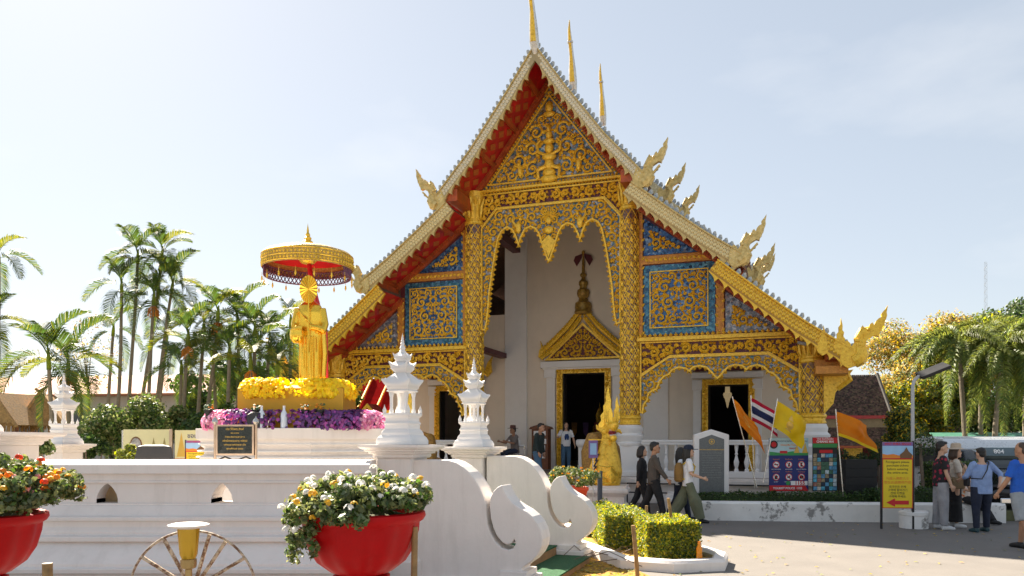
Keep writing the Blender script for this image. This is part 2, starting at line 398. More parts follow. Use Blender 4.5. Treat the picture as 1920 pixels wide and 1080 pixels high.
SGND = mat('scale_ground_ivory', (.40,.31,.16), .6, 0, .15); SGND2 = mat('scale_ground_honey', (.40,.27,.10), .6, 0, .15); SGND3 = mat('scale_ground_gold', (.42,.22,.03), .5, .2, .15)
SIVO = mat('ivory_scale', (.72,.64,.46), .35, .1, .12, 20); SHON = mat('honey_scale', (.74,.60,.30), .35, .15, .12, 20)
def side(M, s): return Matrix.Diagonal((s,1,1,1)) @ M
OV = -1.55
def tier(L, s, kind, v=OV, front=True, zo=0.0):
    L = [(a, b+zo) for a, b in L]
    w_ = .26 if kind == 1 else .38
    S = lambda a, b, h: (s*a, v+.10-h*1.0, b)
    # board
    up, lo = L, off(L, w_)
    if kind == 1: lo[0] = (0, L[0][1]-.48)
    mb = MB(); mb.prism(up+lo[::-1], (lambda a,b,h: (s*a, v+.10-(h if s > 0 else .10-h), b)), .10)
    bd = mb.obj('bargeboard', [SGND, SGND2, SGND3][kind-1], T, False)
    # scale relief, joined
    rows = 2 if kind == 1 else 3; mb = MB()
    for r_ in range(rows):
        Lr = off(L, .085+r_*.098)
        for k, (a, b, an) in enumerate(resample(Lr, .105)):
            if kind == 1 and a < .10+r_*.04: continue
            q = .056; c = []
            off_ = .05 if r_ % 2 else 0
            a += off_*math.cos(an); b += off_*math.sin(an)
            for j in range(6): c.append((s*(a+q*math.cos(j*1.047+an)), v, b+q*math.sin(j*1.047+an)))
            mb.add(c+[(s*a, v-.03, b-.012)], [(j, (j+1) % 6, 6) if s > 0 else ((j+1) % 6, j, 6) for j in range(6)])
    tag(mb.obj('scale_relief', [SIVO, SHON, YGOLD][kind-1], bd, False), kind='stuff')
    mb = MB(); La, Lb = off(L, -.0), off(L, .035)
    mb.prism(La+Lb[::-1], (lambda a,b,h: (s*a, v-(h if s > 0 else .05-h), b)), .05); mb.obj('edge_moulding', GOLDP if kind < 3 else YGOLD, bd, False)
    for a, b, an in resample(L, .185):
        M = Matrix.Translation((a, v+.05, b)) @ Matrix.Rotation(-an, 4, 'Y') @ Matrix.Scale(.82, 4)
        link('ridge_tile', ME_MERLON, bd, side(M, s))
    for a, b, an in resample(off(L, w_), .335):
        if kind == 1 and a < .2: continue
        M = Matrix.Translation((a, v+.04, b+.0)) @ Matrix.Rotation(-an, 4, 'Y') @ Matrix.Diagonal((-1,1,1,1))
        link('hanging_leaf', ME_LEAFY if kind == 3 else ME_LEAF, bd, side(M, s))
    e = L[-1]; k_ = 1.0 if kind < 3 else 1.16
    M = Matrix.Translation((e[0]-(.14 if kind == 2 else .02), v+.05, e[1]-(.30 if kind == 2 else .42))) @ Matrix.Scale(k_, 4)
    link('naga_finial', ME_NAGA3 if kind == 3 else ME_NAGA, bd, side(M, s))
    return bd
for s in (-1, 1):
    tier(T1, s, 1); tier(T2, s, 2); tier(T3, s, 3)
# roof slabs and soffits for the three set-back roof sections
def rdrop(a, zo): return 0 if zo == 0 else .62*max(0, 1-a/3.2)*(zo/.82)**.5
SEG = [(-1.45, 3.0, 0.0), (3.0, 7.9, .82), (7.9, 24.0, 1.62)]
mbr = MB()
for v0, v1, zo in SEG:
    for Lq in (T1, T2, T3):
        up = [(a, b+zo-.05-rdrop(a, zo)) for a, b in Lq]; lo = off(up, .16)
        if Lq is T1: lo[0] = (0, up[0][1]-.26)
        for s in (-1, 1):
            v = [(s*a, y, z) for y in (v0, v1) for a, z in up] + [(s*a, y, z) for y in (v0, v1) for a, z in lo]
            n = len(up); q = lambda k, y, i: k*2*n+y*n+i
            f = []
            for i in range(n-1):
                f += [[q(0,0,i),q(0,0,i+1),q(0,1,i+1),q(0,1,i)], [q(1,0,i),q(1,1,i),q(1,1,i+1),q(1,0,i+1)]]
                f += [[q(0,0,i),q(1,0,i),q(1,0,i+1),q(0,0,i+1)], [q(0,1,i),q(0,1,i+1),q(1,1,i+1),q(1,1,i)]]
            f += [[q(0,0,n-1),q(1,0,n-1),q(1,1,n-1),q(0,1,n-1)], [q(0,0,0),q(0,1,0),q(1,1,0),q(1,0,0)]]
            mbr.add(v, f)
roof = mbr.obj('roof', RTILE, T, False)
for s in (-1, 1):
    for kind, Lq in ((1,T1),(2,T2),(3,T3)):
        lo = off([(a, b-.05) for a, b in Lq], .168)
        if kind == 1: lo[0] = (0, Lq[0][1]-.34)
        mb = MB(); n = len(lo)
        v = [(s*a, -1.43, z) for a, z in lo]+[(s*a, .25, z) for a, z in lo]
        mb.add(v, [[i, i+1, n+i+1, n+i] if s < 0 else [i, n+i, n+i+1, i+1] for i in range(n-1)])
        sof = mb.obj('soffit', REDL, T, False)
        pts = resample(lo, .46)
        for i, (a, b, an) in enumerate(pts):
            if a < .35: continue
            M = Matrix.Translation((a, -.80, b-.006)) @ Matrix.Rotation(-an, 4, 'Y')
            for yy in (-.36, .36):
                link('lozenge', ME_LOZ, sof, side(Matrix.Translation((0, yy, 0)) @ M @ Matrix.Diagonal((.6,.6,1,1)), s))
            link('lozenge', ME_LOZ, sof, side(Matrix.Translation((0, 0, 0)) @ M @ Matrix.Translation((.23,0,0)) @ Matrix.Diagonal((.6,.6,1,1)), s))
        for i, (a, b, an) in enumerate(resample(lo, 1.12)):
            M = Matrix.Translation((a, -1.42, b)) @ Matrix.Rotation(-an, 4, 'Y')
            link('purlin', ME_PURL, sof, side(M, s))
        # end beam under each tier foot
        e = lo[-1]; mb = MB(); mb.box(*sorted((s*(e[0]-.55), s*(e[0]-.20))), -1.44, 0, e[1]-.02, e[1]+.34); mb.obj('end_beam', REDO, sof, False)
        # raking red band with comb blocks over the wall face
        u_, l_ = off(lo, 0.0), off(lo, .15)
        if kind == 1: l_[0] = (0, lo[0][1]-.26)
        mb = MB(); mb.prism(u_+l_[::-1], (lambda a,b,h: (s*a, .0-(h if s > 0 else .16-h), b)), .16)
        for a, b, an in resample(off(lo, .075), .085):
            M = side(Matrix.Translation((a, -.17, b)) @ Matrix.Rotation(-an, 4, 'Y'), s); mb.boxm(M, .045, .05, .11)
        mb.obj('raking_cornice', REDO, T, False)
# gable wall faces
mb = MB()
mb.prism([(-2.75,9.3),(2.75,9.3),(0,13.0)], PV(.12), .1)
for s in (-1, 1):
    q = [(2.7,4.8),(5.2,4.8),(5.2,7.1),(2.7,9.0)]
    mb.prism(q if s > 0 else mir(q), PV(.12), .1); q = [(5.2,4.8),(7.9,4.5),(5.2,6.55)]; mb.prism(q if s > 0 else mir(q), PV(.12), .1)
mb.obj('gable_wall', MAROON, T, False)
PED = [(-2.42,9.76),(2.42,9.76),(0,12.95)]
mb = MB(); mb.prism(inset(PED, .02), PV(.03), .02); ped = mb.obj('pediment', M_MIX, T, False)
mb = MB(); ring(mb, PED, inset(PED, .07), P0, .09); ring(mb, inset(PED, .20), inset(PED, .245), P0, .07)
beads(mb, PED+[PED[0]], lambda a,b,h: (a, -.0-h, b), .1, .045, .1)
ib = inset(PED, .13); beads(mb, ib+[ib[0]], P0, .11, .05, .06); mb.obj('pediment_frame', GOLD, ped, False)
mb = MB()
# central guardian column in relief: stacked masses, then scrollwork round it
for zc, rx, rz in ((9.98,.30,.14),(10.16,.22,.16),(10.42,.16,.20),(10.66,.24,.14),(10.92,.15,.17),(11.14,.20,.10),(11.34,.11,.14),(11.52,.07,.16)):
    mb.ball((0,-.05,zc), (rx,.13,rz), 10, 6)
for s in (-1, 1):
    mb.tube([(s*.10,-.1,10.7),(s*.34,-.1,10.82),(s*.40,-.1,11.05),(s*.26,-.1,11.2)], [.055,.05,.04,.03], 6)
    mb.tube([(s*.10,-.1,10.35),(s*.36,-.1,10.25),(s*.34,-.1,10.02),(s*.42,-.1,9.95)], [.07,.06,.05,.03], 6)
mb.obj('guardian_figure', GOLD, ped)
for s in (-1, 1):
    mb = MB(); mb.ball((s*.95,-.05,10.32), (.09,.08,.2), 6, 5); mb.ball((s*1.0,-.06,10.52), (.06,.07,.07), 6, 4)
    mb.tube([(s*.95,-.06,10.4),(s*1.15,-.06,10.5),(s*1.2,-.06,10.35)], [.04,.03,.02], 5); mb.obj('attendant_figure', GOLD, ped)
mb = MB(); mb.ball((0,-.05,12.2), (.13,.08,.2), 8, 5); mb.ball((0,-.05,12.0), (.2,.08,.1), 8, 5); mb.obj('apex_boss', GOLD, ped)
mb = MB(); av = [(0,9.95,.30),(0,10.3,.30),(0,10.65,.30),(0,11.0,.22),(0,11.3,.15),(0,12.1,.2)]
scrolls(mb, inset(PED, .25), P0, 5, .27, .05, .024, ax=0.0, avoid=av, tries=420)
tag(mb.obj('scrollwork', GOLD, ped, False), kind='stuff')
# friezes and valances
FRZ1 = [(-2.28,9.70),(2.28,9.70),(2.28,8.62),(1.75,9.20),(-1.75,9.20),(-2.28,8.62)]
half = [(1.75,9.2),(2.28,8.6),(2.27,5.35),(2.12,5.30),(2.06,5.55),(2.0,6.1),(1.97,6.5),(1.88,7.1),(1.80,7.6),(1.72,8.0),(1.66,8.25),(1.55,8.45),(1.38,8.55),(1.22,8.46),(1.12,8.28),(1.06,8.10),(1.0,7.93),(.94,8.10),(.86,8.28),(.76,8.44),(.60,8.50),(.44,8.42),(.34,8.26),(.27,8.05),(.16,7.72),(.06,7.45)]
VAL1 = half+[(0,7.36)]+[(-a,b) for a, b in half[::-1]]
def frieze(poly, bgm, seed, ax, nm='frieze'):
    mb = MB(); mb.prism(poly, PV(.06), .05); fz = mb.obj(nm, bgm, T, False)
    mb = MB(); ring(mb, poly, inset(poly, .045), P0, .05); i2 = inset(poly, .05); mb.obj('moulding', GOLD, fz, False)
    mb = MB(); scrolls(mb, inset(poly, .05), P0, seed, .17, .05, .026, ax=ax, tries=300, leaves=6); tag(mb.obj('scrollwork', GOLD, fz, False), kind='stuff')
    return fz
def valance(poly, seed, ax, bgm=M_MIX, gm=GOLD, v=-.03):
    P = PV(v); mb = MB(); mb.prism(poly, PV(v+.06), .05); va = mb.obj('valance', bgm, T, False)
    mb = MB(); ring(mb, poly, inset(poly, .05), P, .07)
    n = len(poly); ip = inset(poly, .07)
    A_ = sum(poly[i][0]*poly[(i+1)%n][1]-poly[(i+1)%n][0]*poly[i][1] for i in range(n)); sg = 1 if A_ > 0 else -1
    for i in range(n):          # carved frill along the lower edge
        (x0, y0), (x1, y1) = poly[i], poly[(i+1) % n]; L_ = math.hypot(x1-x0, y1-y0); nx, ny = sg*(y1-y0)/L_, -sg*(x1-x0)/L_
        if ny > .3 or abs(x1-ax) > .999*max(abs(p[0]-ax) for p in poly) or L_ > 2: continue
        for k in range(max(1, int(L_/.075))):
            t = (k+.5)/max(1, int(L_/.075)); leaf2(mb, P, x0+(x1-x0)*t-nx*.07, y0+(y1-y0)*t-ny*.07, math.atan2(ny, nx)+.25*(-1)**k, .17, .05, .07)
    mb.obj('moulding', gm, va, False)
    mb = MB(); scrolls(mb, inset(poly, .045), P, seed, .2, .04, .02, ax=ax, tries=420); tag(mb.obj('scrollwork', GOLD, va, False), kind='stuff')
    return va
frieze(FRZ1, MAROON, 11, 0.0)
va = valance(VAL1, 12, 0.0)
mb = MB()      # fan-tail bird and lozenge boss over the centre pendant
for k in range(13):
    a = math.pi*(.06+.88*k/12); mb.tube([(.08*math.cos(a),-.06,8.72+.08*math.sin(a)),(.33*math.cos(a),-.10,8.72+.33*math.sin(a))], [.012,.02], 4)
mb.ball((0,-.08,8.66), (.09,.07,.13), 8, 5); mb.ball((0,-.1,8.36), (.15,.07,.13), 8, 5)
mb.prism([(0,8.2),(.22,8.0),(0,7.5),(-.22,8.0)], PV(-.07), .05)
mb.obj('peacock_boss', GOLD, va)
for s in (-1, 1):
    mb = MB(); mb.ball((s*1.0,-.09,8.52), (.1,.07,.2), 8, 5); mb.ball((s*.93,-.1,8.78), (.05,.05,.06), 6, 4); mb.tube([(s*1.05,-.1,8.55),(s*1.2,-.1,8.75),(s*1.16,-.1,8.9)], [.05,.03,.015], 5); mb.obj('dancing_figure', GOLD, va)
FRZ2 = [(2.84,4.74),(7.36,4.74),(7.36,3.72),(6.50,4.28),(3.74,4.28),(2.84,3.72)]
h2 = [(6.50,4.28),(7.36,3.72),(7.36,2.62),(7.26,2.58),(7.22,2.85),(7.12,2.98),(7.08,3.18),(6.95,3.26),(6.84,3.30),(6.76,3.52),(6.62,3.68),(6.5,3.72),(6.38,3.86),(6.2,3.93),(6.0,3.88),(5.9,3.80),(5.78,3.92),(5.6,3.95),(5.42,3.9),(5.3,3.78),(5.2,3.66)]
VAL2 = h2+[(5.1,3.56)]+[(10.2-a, b) for a, b in h2[::-1]]
PANEL_TRI = [(2.94,8.48),(2.94,7.34),(4.52,7.34)]
PANEL_SQ = [(2.94,4.95),(5.03,4.95),(5.03,7.03),(2.94,7.03)]
PANEL_TRI2 = [(5.32,6.12),(5.32,4.92),(6.94,4.92)]
for s in (-1, 1):
    g = (lambda L: L) if s > 0 else mir
    frieze(g(FRZ2), MAROON, 21, s*5.1); valance(g(VAL2), 22, s*5.1)
    mb = MB(); mb.box(*sorted((s*2.74,s*7.45)), -.16, .1, 4.75, 4.83); mb.box(*sorted((s*2.74,s*7.45)), -.10, .1, 4.83, 4.87)
    for k in range(30):
        a = s*(2.85+k*.152); leaf2(mb, PV(-.1), a, 4.86, 1.57, .12, .06, .06)
    mb.obj('cornice', GOLD, T, False)
    for poly, bgm, sd, r_, ax in ((PANEL_TRI, M_BLUE, 31, .2, None), (PANEL_SQ, M_TEAL, 32, .22, 3.985), (PANEL_TRI2, M_SILV, 33, .2, None)):
        mb = MB(); mb.prism(g(poly), PV(.04), .03); pn = mb.obj('mosaic_panel', bgm, T, False)
        i1 = inset(poly, .19 if poly is PANEL_SQ else .13); i2 = inset(i1, .03)
        mb = MB(); scrolls(mb, g(i2), PV(-.012), sd, r_, .035, .022, ax=(s*ax if ax else None), tries=480); tag(mb.obj('scrollwork', GOLD, pn, False), kind='stuff')
        if poly is PANEL_SQ:
            mb = MB(); ring(mb, g(i1), g(i2), P0, .05); mb.obj('gilt_border', GOLD, pn, False)
            mb = MB(); mb.prism(g(i2), PV(.0), .012); mb.obj('inner_ground', M_BLUE, pn, False)
    mb = MB()
    for a0, a1, b0, b1 in ((2.76,2.92,4.88,8.62),(5.06,5.28,4.88,6.55),(2.92,5.06,7.06,7.31)): mb.box(*sorted((s*a0, s*a1)), -.05, .05, b0, b1)
    mb.obj('timber_frame', ORNG, T, False)
    mb = MB()
    for a0, a1, b0, b1 in ((2.76,2.92,4.88,8.62),(5.06,5.28,4.88,6.55),(2.92,5.06,7.06,7.31)):
        if a1-a0 < .3:
            for k in range(int((b1-b0)/.14)): leaf2(mb, PV(-.05), s*(a0+a1)/2-.05*(1 if k%2 else -1), b0+.07+k*.14, 1.57+(.7 if k%2 else -.7), .15, .04, .03)
        else:
            for k in range(int((a1-a0)/.14)): leaf2(mb, PV(-.05), s*(a0+.07+k*.14), (b0+b1)/2-.04*(1 if k%2 else -1), (.6 if k%2 else -.6), .15, .05, .03)
    tag(mb.obj('frame_carving', GOLD, T, False), kind='stuff')
    q = [(7.98,4.62),(7.98,4.02),(8.5,4.02)]; mb = MB(); scrolls(mb, g([(7.95,4.75),(7.95,3.98),(8.75,3.98)]), PV(-.6), 41, .16, .04, .03, tries=200); tag(mb.obj('eave_bracket_scroll', GOLD, T, False), kind='stuff')
    mb = MB(); mb.box(*sorted((s*7.7,s*8.7)), -.72, -.52, 3.80, 3.97); mb.box(*sorted((s*7.7,s*8.5)), -1.3, 1.2, 3.55, 3.75); mb.obj('eave_beam', ORNG, T, False)
    mb = MB(); mb.prism(g([(7.95,2.5),(7.95,3.6),(8.7,3.72),(8.45,3.35),(8.25,3.1),(8.2,2.8)]), PV(-.25), .10); mb.tube([(s*8.3,-.3,3.2),(s*8.62,-.3,3.45),(s*8.52,-.3,3.72),(s*8.3,-.3,3.6)], [.08,.09,.08,.05], 6); mb.obj('eave_bracket', GOLD, T)
# columns
def column(u, r, z0, z1, zc, seed):
    mb = MB(); mb.lathe([(r, z0), (r, z1)], 20, (u, 0, 0)); c = mb.obj('column', M_COLM, T)
    mb = MB(); n = 8; dh = .37; H = z1-z0; turns = H/(n*dh)
    for d in (-1, 1):
        for k in range(n):
            seg = int(H/.12); pts = []
            for i in range(seg+1):
                a = 2*math.pi*k/n+d*2*math.pi*turns*i/seg
                pts.append((u+(r+.004)*math.cos(a), (r+.004)*math.sin(a), z0+H*i/seg))
            mb.tube(pts, .014, 3, False)
    mb.obj('lattice_moulding', GOLD, c, False)
    mb = MB()
    for j in range(int(H/(dh/2))):
        for k in range(n):
            a = 2*math.pi*(k+(.5 if j % 2 == 0 else 0))/n + (0 if True else 0); z = z0+dh*j/2
            a += 0
            if z > z1-.08 or z < z0+.1: continue
            t = Vector((-math.sin(a), math.cos(a), 0)); nrm = Vector((math.cos(a), math.sin(a), 0)); o = Vector((u, 0, z))+nrm*(r+.002)
            q = [o+t*(.075*math.cos(i*.785+.39))*(.7 if i % 2 else 1.05)+Vector((0,0,.105*math.sin(i*.785+.39)))*(.7 if i % 2 else 1.05) for i in range(8)]
            mb.add(q+[o+nrm*.045], [(i, (i+1) % 8, 8) for i in range(8)])
    tag(mb.obj('rosettes', GOLD, c, False), kind='stuff')
    mb = MB(); mb.lathe([(r+.02,0),(r+.05,.03),(r+.05,.06),(r+.02,.09),(r+.02,.16),(r+.06,.2),(r+.06,.25),(r+.01,.3)], 20, (u,0,z0)); mb.obj('gilt_base_ring', GOLD, c)
    mb = MB(); mb.lathe([(r+.01,0),(r+.04,.03),(r+.04,.1),(r,.14),(r,.3),(r+.05,zc-z1)], 20, (u,0,z1))
    for tr in range(2):
        for k in range(14):
            a = 2*math.pi*(k+.5*tr)/14; nrm = Vector((math.cos(a), math.sin(a), 0)); o = Vector((u,0,z1+.18+tr*.36))+nrm*(r+.02)
            t = Vector((-math.sin(a), math.cos(a), 0)); h_ = (zc-z1-.18)*(.62 if tr == 0 else .40)
            mb.add([o-t*.05, o+t*.05, o+t*.055+nrm*.05+Vector((0,0,h_*.7)), o-t*.055+nrm*.05+Vector((0,0,h_*.7)), o+nrm*.09+Vector((0,0,h_)), o+nrm*.07+Vector((0,0,h_*.4))],
                   [(0,1,5),(1,2,5),(2,4,5),(4,3,5),(3,0,5)])
    mb.obj('lotus_capital', GOLD, c, False)
    mb = MB(); mb.lathe([(r+.01,.0),(r+.02,.06)], 20, (u,0,z1+.06)); mb.obj('glass_band', M_TEAL, c)
    return c
FL = .72        # porch floor
for s in (-1, 1):
    c = column(s*2.53, .285, 2.25, 8.72, 9.78, 1)
    mb = MB(); w_ = .36; mb.box(s*2.53-w_, s*2.53+w_, -w_, w_, FL, FL+.9); mb.box(s*2.53-w_-.05, s*2.53+w_+.05, -w_-.05, w_+.05, FL, FL+.14)
    mb.lathe([(.40,FL+.9),(.42,FL+.98),(.36,FL+1.02),(.40,FL+1.12),(.43,FL+1.22),(.36,FL+1.28),(.40,FL+1.36),(.41,FL+1.44),(.34,FL+1.5),(.34,2.25)], 24, (s*2.53,0,0)); mb.obj('pedestal', WHITE2, c, bevel=.01)
    c = column(s*7.67, .325, 2.25, 3.95, 4.74, 2)
    mb = MB(); mb.box(s*7.67-.42, s*7.67+.42, -.42, .42, FL, FL+.5)
    mb.lathe([(.46,FL+.5),(.48,FL+.6),(.40,FL+.66),(.45,FL+.78),(.49,FL+.9),(.40,FL+.98),(.46,FL+1.1),(.48,FL+1.22),(.40,FL+1.3),(.42,FL+1.42),(.38,FL+1.5),(.38,2.25)], 24, (s*7.67,0,0)); mb.obj('pedestal', WHITE2, c, bevel=.01)
# nave: front wall with three doors, side walls, floor, back
WV = 4.57
mb = MB()
def wall(u0, u1, z0, z1, v0=WV, v1=WV+.4): mb.box(u0, u1, v0, v1, z0, z1)
wall(-3.05,-.86,FL,9.6); wall(.86,3.05,FL,9.6); wall(-.86,.86,4.33,9.6)
mb.prism([(-3.05,9.6),(3.05,9.6),(0,13.1)], PV(WV+.4), .4)
for s in (-1, 1):
    for a, b, z0, z1 in ((3.05,4.42,FL,6.6),(5.86,8.0,FL,5.0),(4.42,5.86,3.75,6.0)): wall(*sorted((s*a, s*b)), z0, z1, WV+.003)
    mb.box(*sorted((s*7.9,s*8.1)), WV+.4, 24, FL, 5.2); mb.box(*sorted((s*2.95,s*3.05)), WV+.4, 6.4, 6.0, 9.4)
mb.box(-7.9, 7.9, 23.8, 24, 0, 4.6); mb.box(-2.9, 2.9, 23.8, 24, 4.6, 9.5)
nv = mb.obj('nave_wall', WALLW, T, False)
def trim(nm, *bx):
    mb = MB()
    for q in bx: mb.box(*q)
    mb.obj(nm, WHITE2, nv, bevel=.012)
for s in (-1, 1):
    trim('corner_pilaster', (*sorted((s*2.2,s*3.08)), WV-.09, WV, FL, 9.5))
    trim('door_pilaster', (*sorted((s*1.08,s*1.42)), WV-.12, WV, FL, 4.4), (*sorted((s*1.05,s*1.46)), WV-.16, WV, FL, FL+.5), (*sorted((s*1.06,s*1.44)), WV-.14, WV, FL+.5, FL+.62), (*sorted((s*1.04,s*1.5)), WV-.18, WV, 4.12, 4.42))
    for a in (3.95, 5.97): trim('door_pilaster', (*sorted((s*a,s*(a+.28))), WV-.10, WV, FL, 3.9), (*sorted((s*(a-.03),s*(a+.31))), WV-.14, WV, 3.55, 3.9))
    trim('lintel', (*sorted((s*3.9,s*6.3)), WV-.16, WV, 3.96, 4.16))
trim('lintel', (-1.62, 1.52, WV-.24, WV, 4.48, 4.72), (-1.55, 1.5, WV-.18, WV, 4.42, 4.48))
def doorframe(uc, hw, z1, w_, parent):
    mb = MB(); o = [(uc-hw-w_,FL),(uc-hw-w_,z1+w_),(uc+hw+w_,z1+w_),(uc+hw+w_,FL)]
    P = PV(WV-.02)
    for poly in ([(uc-hw-w_,FL),(uc-hw-w_,z1+w_),(uc-hw,z1+w_),(uc-hw,FL)], [(uc+hw,FL),(uc+hw,z1+w_),(uc+hw+w_,z1+w_),(uc+hw+w_,FL)], [(uc-hw,z1),(uc-hw,z1+w_),(uc+hw,z1+w_),(uc+hw,z1)]):
        mb.prism(poly, P, .10); scrolls(mb, poly, PV(WV-.12), int(uc*10)+50, w_*.42, .04, .016, tries=90, leaves=4)
    d = mb.obj('door_frame', GOLD, parent, False)
    mb = MB()
    for s in (-1, 1): mb.box(*sorted((uc+s*hw, uc+s*(hw-.05))), WV-.02, WV+.38, FL, z1)
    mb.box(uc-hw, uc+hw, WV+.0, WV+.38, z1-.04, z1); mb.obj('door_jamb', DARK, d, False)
doorframe(0, .80, 4.27, .22, T)
for s in (-1, 1): doorframe(s*5.14, .68, 3.72, .2, T)
# gilded pediment and spire over the main door
TRI = [(-1.45,4.76),(1.45,4.76),(0,6.12)]
mb = MB(); mb.prism(TRI, PV(WV-.05), .12); dp = mb.obj('door_pediment', MAROON, T, False)
mb = MB(); ring(mb, TRI, inset(TRI, .09), PV(WV-.17), .06)
for s in (-1, 1):
    for k in (0, 1):
        L_ = [(s*(1.62-.10*k),4.86+.28*k),(s*1.15,5.14+.30*k),(s*.6,5.62+.34*k),(s*.06,6.30+.30*k)]
        mb.tube([(a, WV-.2, b) for a, b in L_], [.08,.10,.10,.07], 6)
        for a, b, an in resample(L_, .13): leaf2(mb, PV(WV-.25), a, b+.06, 1.57+s*.4, .14, .05, .05)
    mb.prism([(s*1.52,4.78),(s*1.70,4.9),(s*1.66,5.15),(s*1.58,5.25),(s*1.62,5.5),(s*1.52,5.3),(s*1.48,5.0)][::s], PV(WV-.15), .1)
mb.obj('door_gable_boards', GOLD, dp, False)
mb = MB(); scrolls(mb, inset(TRI, .1), PV(WV-.17), 61, .2, .04, .022, ax=0.0, tries=400); tag(mb.obj('scrollwork', GOLD, dp, False), kind='stuff')
mb = MB(); mb.lathe([(.30,6.42),(.34,6.5),(.30,6.58),(.32,6.68),(.30,6.84),(.20,6.9),(.16,7.02),(.22,7.1),(.24,7.2),(.22,7.32),(.14,7.36),(.13,7.45),(.17,7.52),(.17,7.62),(.10,7.68),(.06,7.78),(.12,7.84),(.12,7.9),(.06,7.96),(.05,8.3),(.03,8.6),(.06,8.68),(.06,8.74),(.0,8.8)], 12, (0,WV-.12,0)); mb.obj('door_spire', mat('dark_bronze_gilt', (.30,.17,.03), .38, .3, .4, 12, .2, 40, col2=(.48,.29,.05)), dp)
for s in (-1, 1):
    mb = MB(); mb.prism([(s*.03,8.66),(s*.30,8.58),(s*.36,8.42),(s*.24,8.2),(s*.06,8.5)], PV(WV-.12), .02); mb.obj('spire_leaf', MAROON, dp, False)
    L_ = [(s*3.75,4.30),(s*4.25,4.62),(s*4.7,5.0),(s*5.14,5.5)]
    mb = MB(); TR2 = [(s*3.95,4.2),(s*6.33,4.2),(s*5.14,5.35)]; mb.prism(TR2, PV(WV-.05), .12); d2 = mb.obj('side_door_pediment', MAROON, T, False)
    mb = MB(); mb.tube([(a, WV-.2, b) for a, b in L_], [.07,.09,.09,.06], 6); mb.tube([(s*10.28-a, WV-.2, b) for a, b in L_], [.07,.09,.09,.06], 6)
    for x0, k in ((3.75,-1),(6.53,1)): mb.prism([(s*x0,4.2),(s*(x0+.2*k),4.4),(s*(x0+.16*k),4.7),(s*(x0+.22*k),5.0),(s*(x0+.02*k),4.75),(s*(x0-.1*k),4.4)], PV(WV-.15), .1)
    scrolls(mb, inset(TR2, .1), PV(WV-.17), 62, .18, .04, .022, tries=200); mb.obj('door_gable_boards', GOLD, d2, False)
# porch ceiling void and beams
for q in [(-2.9,2.9,.3,.5,9.2,9.5)]+[(*sorted((s*a,s*b)),y0,y1,z0,z1) for s in (-1,1) for a,b,y0,y1,z0,z1 in ((2.45,2.75,.5,WV,8.9,9.2),(2.7,8.0,.16,.3,4.5,4.9),(3.0,3.3,.3,WV,4.92,5.1),(5.0,5.25,.3,WV,5.2,5.4))]:
    mb = MB(); mb.box(*q); mb.obj('porch_beam', MAROON, T, False)
# platform, floor and stair
mb = MB(); mb.box(-8.7, 8.7, -.9, 24, 0, FL-.16); mb.box(-8.85, 8.85, -1.05, 24, FL-.16, FL-.06); mb.box(-8.75,8.75,-.97,24, FL-.06, FL); mb.box(-8.95, 8.95, -1.15, 24, 0, .12); mb.box(-8.85, 8.85, -1.02, 24, .12, .2)
mb.obj('platform', WHITE, T, False, bevel=.012)
mb = MB(); mb.box(-8.0,8.0,-.8,24,FL,FL+.006); mb.obj('floor', mat('porch_floor_tile', (.34,.27,.22), .35, 0, .15, 3), T, False)
STONE = mat('stair_stone', (.36,.32,.28), .7, 0, .15, 5, .2, 30)
for k in range(4):
    mb = MB(); mb.box(-2.35, 2.35, -1.35-.36*(3-k)-.36, -1.15-.0, .0 if k == 0 else .18*k-.002, .18*(k+1)-.02); mb.obj('stair_step', STONE, T, False, bevel=.01)
# interior glimpse: dark floor hangings and a gilded altar far inside
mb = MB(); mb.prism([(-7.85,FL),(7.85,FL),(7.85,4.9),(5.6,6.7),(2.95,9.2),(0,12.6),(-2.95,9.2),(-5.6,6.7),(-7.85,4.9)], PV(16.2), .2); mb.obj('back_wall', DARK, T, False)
for x in (-1.6,0,1.6): mb = MB(); mb.lathe([(.5,FL+.5),(.55,FL+.9),(.35,FL+1.1),(.42,FL+1.6),(.2,FL+2.0),(.24,FL+2.3),(.05,FL+2.7),(0,FL+3.0)], 14, (x,14.5,0)); mb.obj('altar_image', GOLDB, T)
for k in range(9):
    a = -2+k*.5; mb = MB(); mb.prism([(a-.13,2.55),(a+.13,2.55),(a+.1,2.1),(a,1.95),(a-.1,2.1)], PV(9.0), .01); mb.obj('hanging_banner', mat('banner_cloth_%d' % (k % 3), ((.25,.05,.04),(.30,.14,.03),(.10,.05,.14))[k % 3], .8, 0, .4, 3), T, False)
# ridge horns
def chofa(v, z, k=1.0):
    mb = MB(); pts = [(0,v+.15,z-.35),(0,v-.02,z-.05),(0,v-.10,z+.35),(0,v-.2,z+.8),(0,v-.42,z+1.25),(0,v-.52,z+1.55),(0,v-.5,z+1.9)]
    mb.tube(pts, [.10*k,.15*k,.13*k,.085*k,.075*k,.05*k,.015], 10); mb.ball((0,v-.40,z+1.2), (.11*k,.10*k,.08*k), 8, 5)
    c = mb.obj('ridge_horn', mat('silvered_horn', (.62,.60,.56), .3, .5, .15, 8), T)
    mb = MB(); mb.tube([(p[0], p[1]-r_*.55, p[2]) for p, r_ in zip(pts[1:], [.15,.13,.085,.075,.05,.015])], [.10*k,.085*k,.055*k,.055*k,.04*k,.012], 8); mb.obj('gilt_front', YGOLD, c)
chofa(-1.58, 13.5); chofa(2.95, 14.32); chofa(7.85, 15.1)
